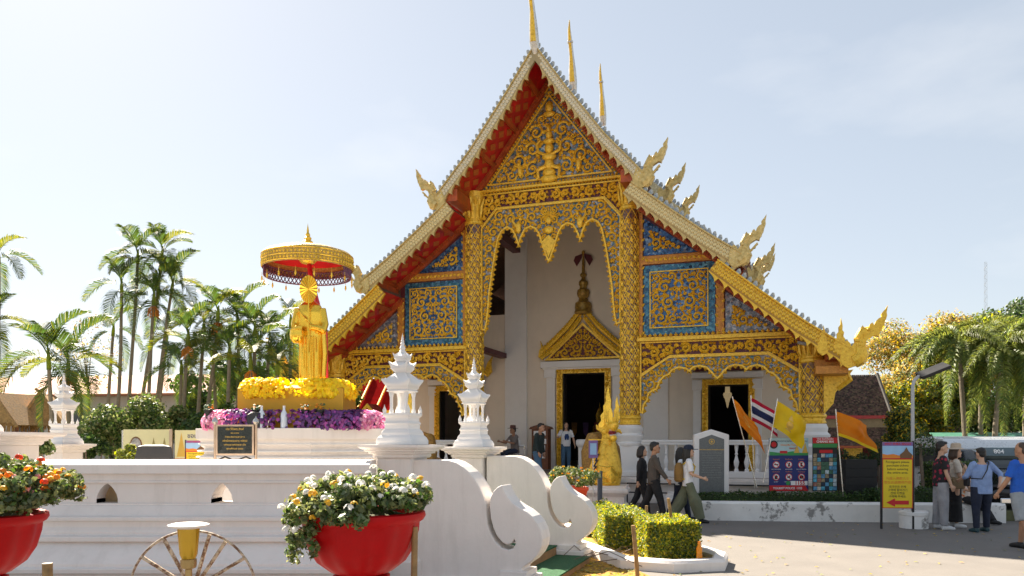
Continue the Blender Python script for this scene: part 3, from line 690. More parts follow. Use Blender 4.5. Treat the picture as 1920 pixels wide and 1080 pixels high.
for (v, zo) in ((2.95,.82),(7.85,1.62)):
    for s in (-1, 1):
        for Lq, kind in ((T1,1),(T2,2)):
            L2 = [(a, b+zo-rdrop(a, zo)) for a, b in Lq]
            mb = MB(); mb.prism(L2+off(L2, .4)[::-1], (lambda a,b,h: (s*a, v+.04-(h if s > 0 else .1-h), b)), .10); bd = mb.obj('rear_bargeboard', SCALEW, T, False)
            for a, b, an in resample(L2, .185):
                M = Matrix.Translation((a, v+.0, b)) @ Matrix.Rotation(-an, 4, 'Y'); link('ridge_tile', ME_MERLON, bd, side(M, s))
            e = L2[-1]; link('naga_finial', ME_NAGA, bd, side(Matrix.Translation((e[0]+(.08 if kind == 2 else -.02), v, e[1]-(.80 if kind == 2 else .42))), s))
# ---------------------------------------------------------------- ground, kerbs, enclosure
ASPH = mat('asphalt', (.165,.150,.135), .85, 0, .10, 1.2, .35, 90, dirt=.4, dscale=.9, dcol=(.115,.105,.095))
mb = MB(); mb.add([(-900,-60,0),(900,-60,0),(900,1500,0),(-900,1500,0)], [(0,1,2,3)])
tag(mb.obj('ground', ASPH, None, False), kind='structure')
SOIL = mat('litter_soil', (.30,.16,.03), .9, 0, .4, 9, .6, 40, col2=(.55,.30,.03), dirt=.6, dscale=7, dcol=(.08,.06,.03))
GRASSM = mat('garden_soil', (.10,.085,.05), .95, 0, .4, 3, .5, 30, col2=(.14,.15,.06))
mb = MB(); mb.add([(-14,11.2,.004),(-1.4,11.2,.004),(-.4,14.4,.004),(-3,17.5,.004),(-14,17.5,.004)], [(0,1,2,3,4)])
tag(mb.obj('court_paving', mat('court_concrete', (.42,.39,.35), .8, 0, .1, 2, .2, 40, dirt=.4), None, False), kind='structure')
mb = MB(); mb.add([(-60,17.5,.004),(-8.2,17.5,.004),(-12.5,30,.004),(-60,60,.004)], [(0,1,2,3)])
tag(mb.obj('garden_bed', GRASSM, None, False), kind='structure')
# white planter kerb along the right of the road
mb = MB()
def kerb(pts, w_, h, parent=None, name='planter_kerb', m=KERBW):
    mb = MB(); n = len(pts); prof = [(-w_/2,0),(-w_/2,h-.04),(-w_/2+.04,h),(w_/2-.04,h),(w_/2,h-.04),(w_/2,0)]
    v = []
    for i, p in enumerate(pts):
        a = Vector(pts[max(i-1,0)]); b = Vector(pts[min(i+1,n-1)]); d = (b-a).normalized(); q = Vector((-d.y, d.x))
        for o, z in prof: v.append((p[0]+q.x*o, p[1]+q.y*o, z))
    k = len(prof); f = [[i*k+j, (i+1)*k+j, (i+1)*k+(j+1)%k, i*k+(j+1)%k] for i in range(n-1) for j in range(k)]
    f += [list(range(k)), [(n-1)*k+j for j in range(k)][::-1]]
    mb.add(v, f); return mb.obj(name, m, parent, True)
KB = [(4.35,20.6),(3.80,18.2),(3.85,17.6),(4.3,17.32),(6,17.1),(7.6,16.95),(9.3,16.8),(10.7,16.75)]
tag(kerb(KB, .34, .42), 'long low chipped white planter kerb beside the road', 'kerb')
mb = MB(); mb.prism([(4.3,20.6),(3.9,18.0),(4.35,17.4),(10.6,16.85),(14,18),(14,24),(9.5,21.5)], lambda a,b,h: (a,b,h), .22); tag(mb.obj('planting_soil', GRASSM, None, False), kind='structure')
# ---- enclosure wall with pointed niches
EW = thing('enclosure_wall', 'long low white plaster wall with stepped base and pointed niches', 'wall', (0, 9.35, 0))
X0, X1 = -8.2, -1.72; TH = .36
low = [(-.58,0),(-.58,.27),(-.63,.275),(-.63,.33),(-.54,.335),(-.54,.37),(-.30,.60),(-.36,.605),(-.36,.66),(-.25,.67),(-.25,.71),(-.20,.76),(-.20,.83),(-.24,.835),(-.24,.88),(-.14,.89),(-.05,1.0),(-.03,1.005),(-.03,1.03),(TH,1.03),(TH,0)]
upp = [(0,1.27),(-.035,1.275),(-.035,1.30),(-.01,1.305),(-.01,1.385),(-.07,1.39),(-.07,1.50),(.10,1.545),(TH-.04,1.555),(TH,1.52),(TH,1.27)]
for prof, nm in ((low, 'wall_base'), (upp, 'coping')):
    mb = MB(); mb.prism(prof, lambda a,b,h: (X1-h, a, b), X1-X0); mb.obj(nm, WHITE, EW, False, bevel=.008)
nc = [(201+215*k-960)/F_*9.35 for k in (-1,0,1,2)]
edges = [X0]+[e for c in nc for e in (c-.13, c+.13)]+[X1]
mb = MB()
for i in range(0, len(edges), 2):
    if edges[i+1] > edges[i]: mb.box(edges[i], edges[i+1], 0, TH, 1.03, 1.27)
for c in nc:
    for s in (-1, 1):
        arc = [(c+s*.13,1.03),(c+s*.13,1.08),(c+s*.115,1.14),(c+s*.08,1.20),(c+s*.035,1.25),(c,1.27),(c+s*.13,1.27)]
        mb.prism(arc, lambda a,b,h: (a,.36-h,b), .36)
mb.obj('niche_course', WHITE, EW, False)
mb = MB(); mb.box(nc[1]-.125, nc[1]+.125, .2, .24, 1.03, 1.26); mb.obj('niche_back', mat('ochre_plaster', (.42,.30,.16), .8, 0, .2), EW, False)
# ---- gate posts with white spire lanterns
def sqtier(mb, c, prof, rot):                # stacked square rings
    mb.lathe([(r*1.4142, z) for r, z in prof], 4, c, rot+math.pi/4)
def uproof(mb, c, z0, a, z1, b, rot, lift):  # square roof with upturned corners
    n = 6; ring_ = []
    for sd_ in range(4):
        for k in range(n):
            t = -1+2*k/n; ring_.append((t, sd_))
    def pt(t, s_, h, z, lf):
        x, y = ((t*h, -h), (h, t*h), (-t*h, h), (-h, -t*h))[s_]
        l = lf*abs(t)**4; k = 1+.16*abs(t)**4*(1 if lf else 0)
        x *= k; y *= k
        return (c[0]+x*math.cos(rot)-y*math.sin(rot), c[1]+x*math.sin(rot)+y*math.cos(rot), c[2]+z+l)
    lv = [(a*.80,z0-.05,0),(a,z0,lift),(a*.99,z0+.02,lift),(a*.62+b*.38,z0+(z1-z0)*.42,lift*.2),(b,z1,0)]
    v = [pt(t, s_, h, z, lf) for h, z, lf in lv for t, s_ in ring_]; m = len(ring_)
    f = [[i*m+j, i*m+(j+1)%m, (i+1)*m+(j+1)%m, (i+1)*m+j] for i in range(len(lv)-1) for j in range(m)]+[list(range(m))[::-1], [(len(lv)-1)*m+j for j in range(m)]]
    mb.add(v, f)
def lantern(label, loc, rot, k=1.0):
    L_ = thing('stone_lantern', label, 'lantern', loc, rot, 'white spire lanterns on the gate posts'); L_.scale = (.80*k,.80*k,k)
    mb = MB(); sqtier(mb, (0,0,0), [(.31,0),(.31,.05),(.29,.09),(.255,.12),(.25,.15),(.23,.18),(.21,.20),(.21,.25),(.225,.27),(.20,.30),(.20,.34),(.235,.37),(.235,.40),(.19,.40)], 0); mb.obj('plinth', WHITE2, L_, True, bevel=.006, ang=20)
    for x in (-1,1):
        for y in (-1,1): mb = MB(); mb.lathe([(.032,.40),(.04,.43),(.026,.46),(.026,.60),(.04,.64),(.04,.68)], 8, (x*.13,y*.13,0)); mb.obj('pillar', WHITE2, L_)
    mb = MB(); mb.lathe([(.05,.40),(.065,.44),(.035,.5),(.035,.6),(.06,.66)], 8); mb.obj('lamp_core', WHITE2, L_)
    for x in (-1,1):
        for y in (-1,1):
            mb = MB(); mb.lathe([(.03,.40),(.035,.44),(.015,.47),(.0,.51)], 6, (x*.21,y*.21,0)); mb.obj('corner_antefix', WHITE2, L_)
    mb = MB(); sqtier(mb, (0,0,0), [(.15,.66),(.19,.68),(.17,.70),(.20,.73)], 0); uproof(mb, (0,0,0), .76, .215, .92, .085, 0, .055); mb.obj('lower_roof', WHITE2, L_, True, ang=50)
    mb = MB(); sqtier(mb, (0,0,0), [(.075,.895),(.085,.915),(.13,.955),(.15,.975)], 0); uproof(mb, (0,0,0), .985, .142, 1.07, .06, 0, .055); mb.obj('middle_roof', WHITE2, L_, True, ang=50)
    mb = MB(); sqtier(mb, (0,0,0), [(.05,1.055),(.06,1.07),(.095,1.09),(.105,1.10)], 0); uproof(mb, (0,0,0), 1.11, .10, 1.18, .045, 0, .045); mb.obj('upper_roof', WHITE2, L_, True, ang=50)
    mb = MB(); mb.lathe([(.05,1.165),(.055,1.19),(.035,1.21),(.048,1.23),(.04,1.25),(.026,1.27),(.036,1.29),(.022,1.31),(.028,1.325),(.016,1.345),(.02,1.36),(.008,1.39),(.0,1.43)], 10); mb.obj('spire', WHITE2, L_)
    return L_
def post(label, x, y, top, hb=.235, cap=.41, rot=-PHI, base=.34):
    P_ = thing('gate_post', label, 'gate post', (x, y, 0), rot, 'white gate posts')
    mb = MB(); sqtier(mb, (0,0,0), [(base,0),(base,.30),(base-.04,.34),(hb,.40),(hb,top-.17)], 0); mb.obj('shaft', WHITE, P_, True, bevel=.008, ang=20)
    mb = MB(); sqtier(mb, (0,0,0), [(hb+.02,top-.17),(hb+.04,top-.15),(hb+.04,top-.12),(hb+.08,top-.11),(hb+.08,top-.09),(hb+.12,top-.08),(hb+.12,top-.06),(cap-.02,top-.05),(cap,top-.03),(cap,top)], 0); mb.obj('stepped_cap', WHITE, P_, True, ang=20)
    return P_
post('nearest white gate post beside the red flower bowl', -1.40, 9.8, 1.74)
lantern('large white spire lantern nearest the camera, left of its twin', (-1.40, 9.8, 1.741), -PHI)
post('white gate post further back behind the scroll balustrade', -.60, 12.1, 1.69)
lantern('white spire lantern further back, in front of the nave wall', (-.60, 12.1, 1.691), -PHI)
post('white corner post behind the wall near the thatched huts', -8.95, 15.3, 1.72)
lantern('distant white spire lantern beside the thatched huts', (-8.95, 15.3, 1.721), -PHI)
post('white post at the far left edge of the picture', -6.92, 9.9, 1.90, rot=0, cap=.74, hb=.5, base=.6)
lantern('white lantern cut off by the left edge of the picture', (-6.98, 9.9, 1.901), 0)
# back walls of the court
for nm, (p, q), lab in (('low_wall', ((-8.95,15.3),(-16,17.2)), 'low white wall running left from the distant lantern'),):
    mb = MB(); p = Vector(p); q = Vector(q); d = (q-p); M = Matrix.Translation(((p.x+q.x)/2,(p.y+q.y)/2,.6)) @ Matrix.Rotation(math.atan2(d.y,d.x),4,'Z'); mb.boxm(M, d.length, .3, 1.2); tag(mb.obj(nm, WHITE, None, False, bevel=.02), lab, 'wall')
# ---- scroll balustrades flanking the carpeted steps
CURL = [(780,862),(850,862),(866,866),(880,874),(893,884),(904,896),(914,911),(921,926),(926,942),(927,960),(929,978),(935,994),(944,1008),(956,1019),(968,1022),(978,1019),(983,1010),(980,1002),(975,1010),(966,1013),(957,1009),(947,998),(940,984),(935,966),(933,945),(934,930),(940,918),(948,910),(957,906),(961,916),(967,927),(976,937),(988,945),(1002,952),(1014,961),(1024,973),(1030,986),(1033,1000),(1031,1014),(1024,1028),(1013,1040),(1000,1049),(994,1054),(996,1062),(1003,1066),(1003,1092),(780,1092)]
def balustrade_curl(label, p0, k=1.0):
    B = thing('scroll_balustrade', label, 'balustrade', (p0[0], p0[1], 0), -PHI, 'scrolled balustrades of the carpeted steps')
    pts = [((x-790)/149.6*k, max(0, CH-(y-825)/149.6-.0) if y < 1090 else 0) for x, y in CURL]
    mb = MB(); mb.prism(pts, lambda a,b,h: (a, .17-h, b), .34); mb.obj('scroll_wall', WHITE, B, False, bevel=.014)
    mb = MB(); mb.box(1.05, 1.50, -.26, .26, 0, .16); mb.box(1.10, 1.44, -.22, .22, .16, .24); mb.box(-.05, 1.05, -.24, .24, 0, .10); mb.obj('footing', WHITE, B, False, bevel=.012)
    return B
balustrade_curl('nearer white plaster balustrade ending in a big scroll', (-1.12, 9.72))
balustrade_curl('farther white plaster balustrade ending in a scroll, right of its twin', (-.28, 12.0))
# green carpeted steps between them
ST = thing('carpeted_steps', 'two low steps covered with green artificial turf', 'steps', (-.70, 10.86, 0), -PHI)
for a0, a1, z in ((-.2, 1.12, .24), (1.12, 1.62, .10)):
    mb = MB(); mb.box(a0, a1, -.92, .92, 0, z-.02); mb.obj('step_block', mat('raw_timber', (.40,.20,.08), .7, 0, .3, 6, .3, 30, dirt=.4), ST, False)
    mb = MB(); mb.box(a0, a1+.012, -.925, .925, z-.02, z); cp = mb.obj('turf_carpet', mat('green_turf', (.035,.13,.05), .95, 0, .3, 30, .9, 220), ST, False)
# ---------------------------------------------------------------- remeshed bodies (continuous figures)
def remesh(mb, name, m, voxel=.012, smooth=4, parent=None, extra=None):
    me = mb.mesh(name, m, False); o = bpy.data.objects.new(name, me)
    r = o.modifiers.new('r', 'REMESH'); r.mode = 'VOXEL'; r.voxel_size = voxel; r.use_smooth_shade = True
    if smooth: s_ = o.modifiers.new('s', 'SMOOTH'); s_.iterations = smooth; s_.factor = .5
    me2 = evald(o); me2.name = name
    bpy.data.objects.remove(o); bpy.data.meshes.remove(me)
    me2.materials.clear(); me2.materials.append(m)
    me2.polygons.foreach_set('use_smooth', [True]*len(me2.polygons))
    return link(name, me2, parent)
# ---------------------------------------------------------------- monk statue under a tiered parasol
SX, SY = -3.50, 13.3
PD = thing('statue_pedestal', 'white moulded octagonal pedestal under the gilded monk statue', 'pedestal', (SX-.18, SY-.1, 0))
mb = MB(); mb.lathe([(1.75,0),(1.75,.5),(1.66,.6),(1.62,1.4),(1.66,1.45),(1.66,1.52),(1.58,1.56),(1.58,1.66),(1.64,1.70),(1.64,1.78),(1.72,1.82),(1.72,1.99)], 8, ph=math.pi/8-.1, sy=.62); mb.obj('body', WHITE, PD, True, bevel=.006, ang=20)
for k, z in enumerate((1.50, 1.60, 1.72)):
    mb = MB(); mb.lathe([(1.70-.02*k,z),(1.72-.02*k,z+.015),(1.70-.02*k,z+.03)], 8, ph=math.pi/8-.1, sy=.62); mb.obj('moulding', WHITE2, PD, True, ang=20)
GP = thing('gold_plinth', 'plain gold box plinth ringed by yellow flowers', 'plinth', (SX-.20, SY, 1.99)); GP.scale = (.95,1,1)
mb = MB(); mb.box(-.93,.93,-.52,.52,0,.68); mb.box(-.98,.98,-.56,.56,0,.05); mb.obj('box', mat('gold_paint', (.55,.30,.02), .38, .35, .08, 2), GP, False, bevel=.01)
# flower garlands: masses of blossoms
def blossoms(name, pts, size, mats, seed, petals=6):
    rng = np.random.default_rng(seed); V = []; Fc = []; mi = []
    for i, (p, nrm) in enumerate(pts):
        n = Vector(nrm).normalized(); t = n.orthogonal().normalized(); b = n.cross(t); r = size*rng.uniform(.75,1.25); o = len(V); a0 = rng.uniform(0,6.28)
        p = Vector(p); V.append(tuple(p+n*r*.35))
        for k in range(petals*2):
            a = a0+k*math.pi/petals; rr = r*(1 if k % 2 else .72); V.append(tuple(p+(t*math.cos(a)+b*math.sin(a))*rr+n*r*(-.05 if k % 2 else .12)))
        m_ = int(rng.integers(0, len(mats)))
        for k in range(petals*2): Fc.append((o, o+1+k, o+1+(k+1) % (petals*2))); mi.append(m_)
    return npmesh(name, V, Fc, mats, False, mi)
YF = [mat('yellow_petals', (.90,.74,.015), .6, 0, .1, 5, trans=.3, island=.1, hue=.5), mat('yellow_petals_deep', (.90,.67,.012), .6, 0, .1, 5, trans=.3, island=.1, hue=.5)]
PF = [mat('purple_petals', (.17,.05,.22), .6, 0, .2, 5, trans=.2, island=.3), mat('magenta_petals', (.36,.07,.30), .6, 0, .2, 5, trans=.2, island=.3), mat('violet_petals', (.10,.04,.17), .6, 0, .2, 5, trans=.2, island=.3)]
PKF = [mat('pink_petals', (.72,.22,.42), .6, 0, .2, 5, trans=.25, island=.2), mat('pink_petals_pale', (.80,.42,.55), .6, 0, .2, 5, trans=.25, island=.2)]
def torus_pts(ax, ay, rz, ry, n, rng, sq=1.0):
    o = []
    for _ in range(n):
        a = rng.uniform(0, 6.283); c, s_ = math.cos(a), math.sin(a); e = 2/ (2+sq*2)
        x = ax*math.copysign(abs(c)**e, c); y = ay*math.copysign(abs(s_)**e, s_); f = rng.uniform(-.6, 3.5)
        w_ = rng.uniform(.9, 1.08)
        nx, ny = c*ay, s_*ax; l = math.hypot(nx, ny); nx /= l; ny /= l
        o.append(((x+nx*ry*math.cos(f)*w_, y+ny*ry*math.cos(f)*w_, rz*math.sin(f)*w_), (nx*math.cos(f)+rng.uniform(-.8,.8), ny*math.cos(f)+rng.uniform(-.8,.8), math.sin(f)+rng.uniform(-.5,.7))))
    return o
rng = random.Random(3)
GY = thing('yellow_garland', 'thick ring of yellow chrysanthemums at the statue feet', 'flowers', (SX-.20, SY, 2.62)); GY.scale = (.94,1,1)
tag(link('blossoms', blossoms('blossoms', torus_pts(.82, .44, .20, .20, 4600, rng), .036, YF, 1), GY), kind='stuff')
mb = MB(); mb.lathe([(.78,-.06),(.86,.05),(.7,.10),(.0,.1)], 20, sy=.6); mb.obj('foam_core', YF[1], GY)
GV = thing('purple_garland', 'band of purple chrysanthemums around the gold plinth', 'flowers', (SX-.18, SY-.1, 2.08))
pts = torus_pts(1.30, .74, .20, .24, 4200, rng, .6)
tag(link('blossoms', blossoms('blossoms', [p for p in pts if p[0][0] > -.95 and p[0][0] < 1.22], .034, PF, 2), GV), kind='stuff')
tag(link('pink_blossoms', blossoms('pink_blossoms', [p for p in pts if p[0][0] <= -.95 or p[0][0] > 1.22], .034, PKF, 3), GV), kind='stuff')
# statue
SM = thing('monk_statue', 'gilded standing monk statue holding a round fan and alms bowl', 'statue', (SX, SY-.02, 2.70)); SM.scale = (.74, .85, 1.0)
mb = MB()
mb.lathe([(.23,.02),(.25,.10),(.25,.35),(.26,.7),(.27,.95),(.30,1.15),(.31,1.3),(.26,1.42),(.12,1.50)], 20, sy=.62)
mb.lathe([(.10,1.42),(.095,1.52),(.09,1.56)], 12)
mb.ball((0,-.01,1.68), (.115,.135,.16), 14, 10); mb.ball((0,-.14,1.66), (.022,.03,.035), 6, 4)
for s in (-1, 1):
    mb.ball((s*.115,0,1.67), (.02,.03,.06), 6, 4); mb.ball((s*.1,-.08,.03), (.075,.16,.05), 8, 5)
    mb.tube([(s*.27,0,1.36),(s*.34,-.02,1.1),(s*.31,-.10,.96)], [.10,.10,.09], 10)
mb.tube([(-.30,-.08,.98),(-.24,-.22,1.0),(-.14,-.27,1.0)], [.08,.06,.05], 8)      # right arm to the bowl
mb.tube([(.31,-.08,1.0),(.22,-.2,1.02),(.10,-.24,1.03)], [.08,.06,.05], 8)        # left arm to the staff
for k in range(4):
    mb.ball((-.13+.0,-.30,.975+.02*k), (.05,.018,.011), 6, 4); mb.ball((.07,-.265,.99+.024*k), (.045,.018,.012), 6, 4)
mb.ball((.08,-.235,1.09), (.016,.018,.04), 6, 4); mb.ball((-.16,-.27,1.07), (.016,.018,.04), 6, 4)
for k in range(9):        # robe folds
    x = -.20+.05*k; mb.tube([(x,-.150+abs(x)*.14,.05),(x*1.05+.008*math.sin(k*2.1),-.172+abs(x)*.16,.5),(x*1.08+.02,-.182+abs(x)*.22,.88)], [.020,.019,.010], 6)
for k in range(6):
    t = k/5; mb.tube([(-.26+.10*t,-.12-.02*t,1.36-.05*t),(-.05+.1*t,-.21,1.18-.06*t),(.22,-.15,.98-.05*t)], [.012,.014,.012], 5)
mb.tube([(.30,-.02,1.05),(.33,.0,.6),(.30,.0,.18)], [.07,.08,.07], 8)
remesh(mb, 'body', STAT, .0085, 1, SM)
mb = MB(); NB = 40
ring_ = [(math.cos(2*math.pi*k/NB)*.205, math.sin(2*math.pi*k/NB)*.235) for k in range(NB)]
v = [(.06,-.335,1.66)]+[(.06+a,-.325+(.012 if k % 2 else -.012),1.66+b) for k, (a, b) in enumerate(ring_)]+[(.06,-.30,1.66)]+[(.06+a,-.305+(.012 if k % 2 else -.012),1.66+b) for k, (a, b) in enumerate(ring_)]
f = [(0,1+(k+1)%NB,1+k) for k in range(NB)]+[(NB+1,NB+2+k,NB+2+(k+1)%NB) for k in range(NB)]+[(1+k,1+(k+1)%NB,NB+2+(k+1)%NB,NB+2+k) for k in range(NB)]
mb.add(v, f); fan = mb.obj('fan', STAT, SM, False)
mb = MB(); mb.tube([(.06,-.318,1.48),(.05,-.30,1.0),(.04,-.30,.03)], [.014,.014,.012], 8); mb.obj('fan_handle', STAT, fan)
mb = MB(); mb.lathe([(.0,.0),(.09,.01),(.15,.07),(.165,.15),(.15,.21),(.155,.225),(.13,.225),(.13,.20),(.0,.19)], 20, (-.22,-.27,.74)); mb.tube([(-.36,-.25,.95),(-.36,-.2,1.05),(-.27,-.12,1.3)], .012, 6); mb.obj('alms_bowl', STAT, SM)
# parasol
UM = thing('ceremonial_parasol', 'round gold and red ceremonial parasol above the monk statue', 'parasol', (SX-.13, SY+.32, 2.4)); UM.scale = (.94,.94,1)
mb = MB(); mb.tube([(.36,0,-.4),(.33,0,1.3),(.05,0,2.3),(.0,0,2.78)], .045, 10); mb.obj('pole', mat('red_paint', (.62,.012,.02), .35, 0, .1, coat=.3), UM)
z0 = 2.42
mb = MB(); mb.lathe([(.83,z0+.0),(.835,z0+.24),(.80,z0+.28),(.55,z0+.36),(.25,z0+.42),(.05,z0+.46),(.0,z0+.46)], 48, cap=False); mb.obj('canopy', mat('gold_brocade', (.60,.36,.06), .5, .3, .35, 30, .5, 60, col2=(.80,.52,.16)), UM)
mb = MB()
for rr, zz in ((.842,z0+.03),(.842,z0+.12),(.842,z0+.23)): mb.lathe([(rr,zz-.012),(rr+.01,zz),(rr,zz+.012)], 48, cap=False)
for k in range(72):
    a = 2*math.pi*k/72; o = Vector((.838*math.cos(a), .838*math.sin(a), z0+.075)); t = Vector((-math.sin(a), math.cos(a), 0)); n = Vector((math.cos(a), math.sin(a), 0))
    for dz in (0, .10):
        q = o+Vector((0,0,dz)); mb.add([q-t*.03, q-Vector((0,0,.04)), q+t*.03, q+Vector((0,0,.04)), q+n*.02], [(0,1,4),(1,2,4),(2,3,4),(3,0,4)])
mb.obj('brocade_trim', GOLDB, UM, False)
mb = MB(); mb.lathe([(.0,z0+.34),(.3,z0+.32),(.79,z0+.2)], 40, cap=False); mb.obj('red_lining', mat('red_silk', (.70,.02,.03), .5, 0, .1, 4, trans=.35), UM)
mb = MB()
for k in range(-4, 36):           # pierced lace valance inside the rim
    a0, a1 = 2*math.pi*k/64, 2*math.pi*(k+1)/64
    for za, zb in ((0,.12),(.12,.24)):
        for p, q in ((a0,a1),(a1,a0)): mb.tube([(.80*math.cos(p),.80*math.sin(p),z0-.12+za),(.80*math.cos(q),.80*math.sin(q),z0-.12+zb)], .012, 3)
for zz in (-.12,.0,.11): mb.tube([(.80*math.cos(a), .80*math.sin(a), z0+zz) for a in [(-4+40*i/40)*2*math.pi/64 for i in range(41)]], .013, 4)
tag(mb.obj('lace_valance', mat('plum_lace', (.16,.07,.13), .7, 0, .2), UM, False), kind='stuff')
for k in range(16):
    a = 2*math.pi*k/16; mb = MB(); x, y = .83*math.cos(a), .83*math.sin(a); mb.tube([(x,y,z0-.1),(x,y,z0-.17)], .004, 4); mb.lathe([(.0,-.10),(.02,-.05),(.012,-.0),(.0,.01)], 6, (x,y,z0-.17)); mb.obj('tassel', GOLD, UM)
mb = MB(); mb.lathe([(.14,z0+.28),(.20,z0+.20),(.12,z0+.12),(.03,z0+.1)], 16); mb.obj('hub', GOLDB, UM)
mb = MB(); mb.lathe([(.09,z0+.45),(.10,z0+.50),(.06,z0+.53),(.07,z0+.57),(.04,z0+.60),(.045,z0+.63),(.02,z0+.67),(.022,z0+.70),(.005,z0+.80),(0,z0+.84)], 12); mb.obj('finial', GOLDB, UM)
# offerings on the pedestal
for k, x in enumerate((-.30, .06)):
    W = thing('water_bottle', ('left' if k == 0 else 'right')+' of two clear water bottles before the purple flowers', 'bottle', (SX-.22+x, SY-1.0, 1.99))
    mb = MB(); mb.lathe([(.05,0),(.055,.02),(.055,.20),(.05,.24),(.02,.29),(.02,.33)], 12); mb.obj('body', mat('clear_plastic', (.62,.70,.80), .12, 0, .05, spec=.8), W)
    mb = MB(); mb.lathe([(.022,.33),(.022,.36),(.0,.36)], 10); mb.obj('cap', WHITE2, W)
for k, x in enumerate((-1.30, -.45, .34, .58)):
    W = thing('black_vase', 'black vase of marigolds, '+('leftmost of four on the pedestal','beside the left water bottle','right of the water bottles','rightmost of four on the pedestal')[k], 'vase', (SX-.18+x, SY-.93+(.2 if k == 0 else 0), 1.99))
    mb = MB(); mb.lathe([(.05,0),(.06,.12),(.05,.22),(.075,.30)], 10); mb.obj('body', BLACK, W)
    pts = [((rng.uniform(-.07,.07), rng.uniform(-.07,.07), .33+rng.uniform(-.03,.06)), (rng.uniform(-1,1), rng.uniform(-1.5,.3), 1)) for _ in range(16)]
    link('marigolds', blossoms('marigolds', pts, .03, [mat('marigold_petals', (.80,.26,.01), .6, 0, .1), mat('leaf_bits', (.05,.11,.03), .6, 0, .2)], k+9), W)
FLD = thing('floodlight', 'black floodlight hood standing among the purple flowers', 'floodlight', (SX-.60, SY-.98, 1.99), .3); FLD.scale = (.7,.7,.62)
mb = MB(); mb.prism([(-.22,.0),(.20,.0),(.20,.30),(.12,.40),(-.10,.42),(-.22,.34)], lambda a,b,h: (a,.13-h,b), .26); mb.obj('housing', mat('black_plastic', (.02,.022,.026), .4, 0, .2), FLD, False, bevel=.03)
mb = MB(); mb.tube([(.22,-.14,.0),(.26,-.16,.2)], .012, 5); mb.obj('bracket', STEEL, FLD)
# ---------------------------------------------------------------- vegetation
def leafmat(n, c, c2=None, tr=.35, isl=.35): return mat(n, c, .5, 0, .25, 3, col2=c2, trans=tr, island=isl, spec=.35)
LG = leafmat('leaf_green', (.075,.135,.028)); LD = leafmat('leaf_dark', (.032,.064,.018), tr=.2); LY = leafmat('leaf_lime', (.24,.28,.03), tr=.45)
LYY = leafmat('leaf_gold', (.52,.41,.05), tr=.45, isl=.25); LOR = leafmat('leaf_amber', (.46,.33,.10), tr=.4); LP = leafmat('palm_green', (.045,.085,.020), (.075,.125,.026), tr=.38)
LPY = leafmat('palm_yellow', (.09,.13,.02), (.20,.20,.02), tr=.45); LGR = leafmat('leaf_grey_green', (.14,.18,.09), tr=.3); LPALE = leafmat('leaf_pale', (.21,.24,.09), tr=.35)
LFOX = leafmat('foxtail_green', (.15,.20,.05), (.22,.26,.06), tr=.45)
BARK = mat('bark', (.16,.12,.085), .85, 0, .3, 8, .5, 30); BARKG = mat('palm_trunk', (.24,.20,.14), .8, 0, .25, 10, .4, 24, dirt=.5, dscale=5, dcol=(.09,.08,.06))
def leafcloud(name, blobs, n, size, mats, seed, shell=.55, up=.25, asp=.55, w_=None, nrmz=0.0):
    rng = np.random.default_rng(seed)
    vol = np.array([b[1][0]*b[1][1]+b[1][1]*b[1][2] for b in blobs]); pr = vol/vol.sum()
    idx = rng.choice(len(blobs), n, p=pr); C = np.array([b[0] for b in blobs])[idx]; Rr = np.array([b[1] for b in blobs])[idx]
    d = rng.normal(size=(n,3)); d /= np.linalg.norm(d, axis=1)[:,None]
    rad = (shell+(1-shell)*rng.random(n))**.6*(1+.10*rng.normal(size=n)); P = C+d*Rr*rad[:,None]
    nr = d+rng.normal(size=(n,3))*.75+np.array([0,0,up]); nr /= np.linalg.norm(nr, axis=1)[:,None]
    t = np.cross(nr, rng.normal(size=(n,3))); t /= np.linalg.norm(t, axis=1)[:,None]; b = np.cross(nr, t)
    s = size*rng.uniform(.6,1.35,n)[:,None]
    V = np.stack([P-t*s*.5, P-b*s*asp*.5+nr*s*.06, P+t*s*.5, P+b*s*asp*.5+nr*s*.06], 1).reshape(-1,3)
    Fq = np.arange(n*4).reshape(n,4)
    pm = np.array(w_ if w_ else [1]*len(mats), float); pm /= pm.sum()
    return npmesh(name, V, Fq, mats, False, rng.choice(len(mats), n, p=pm))
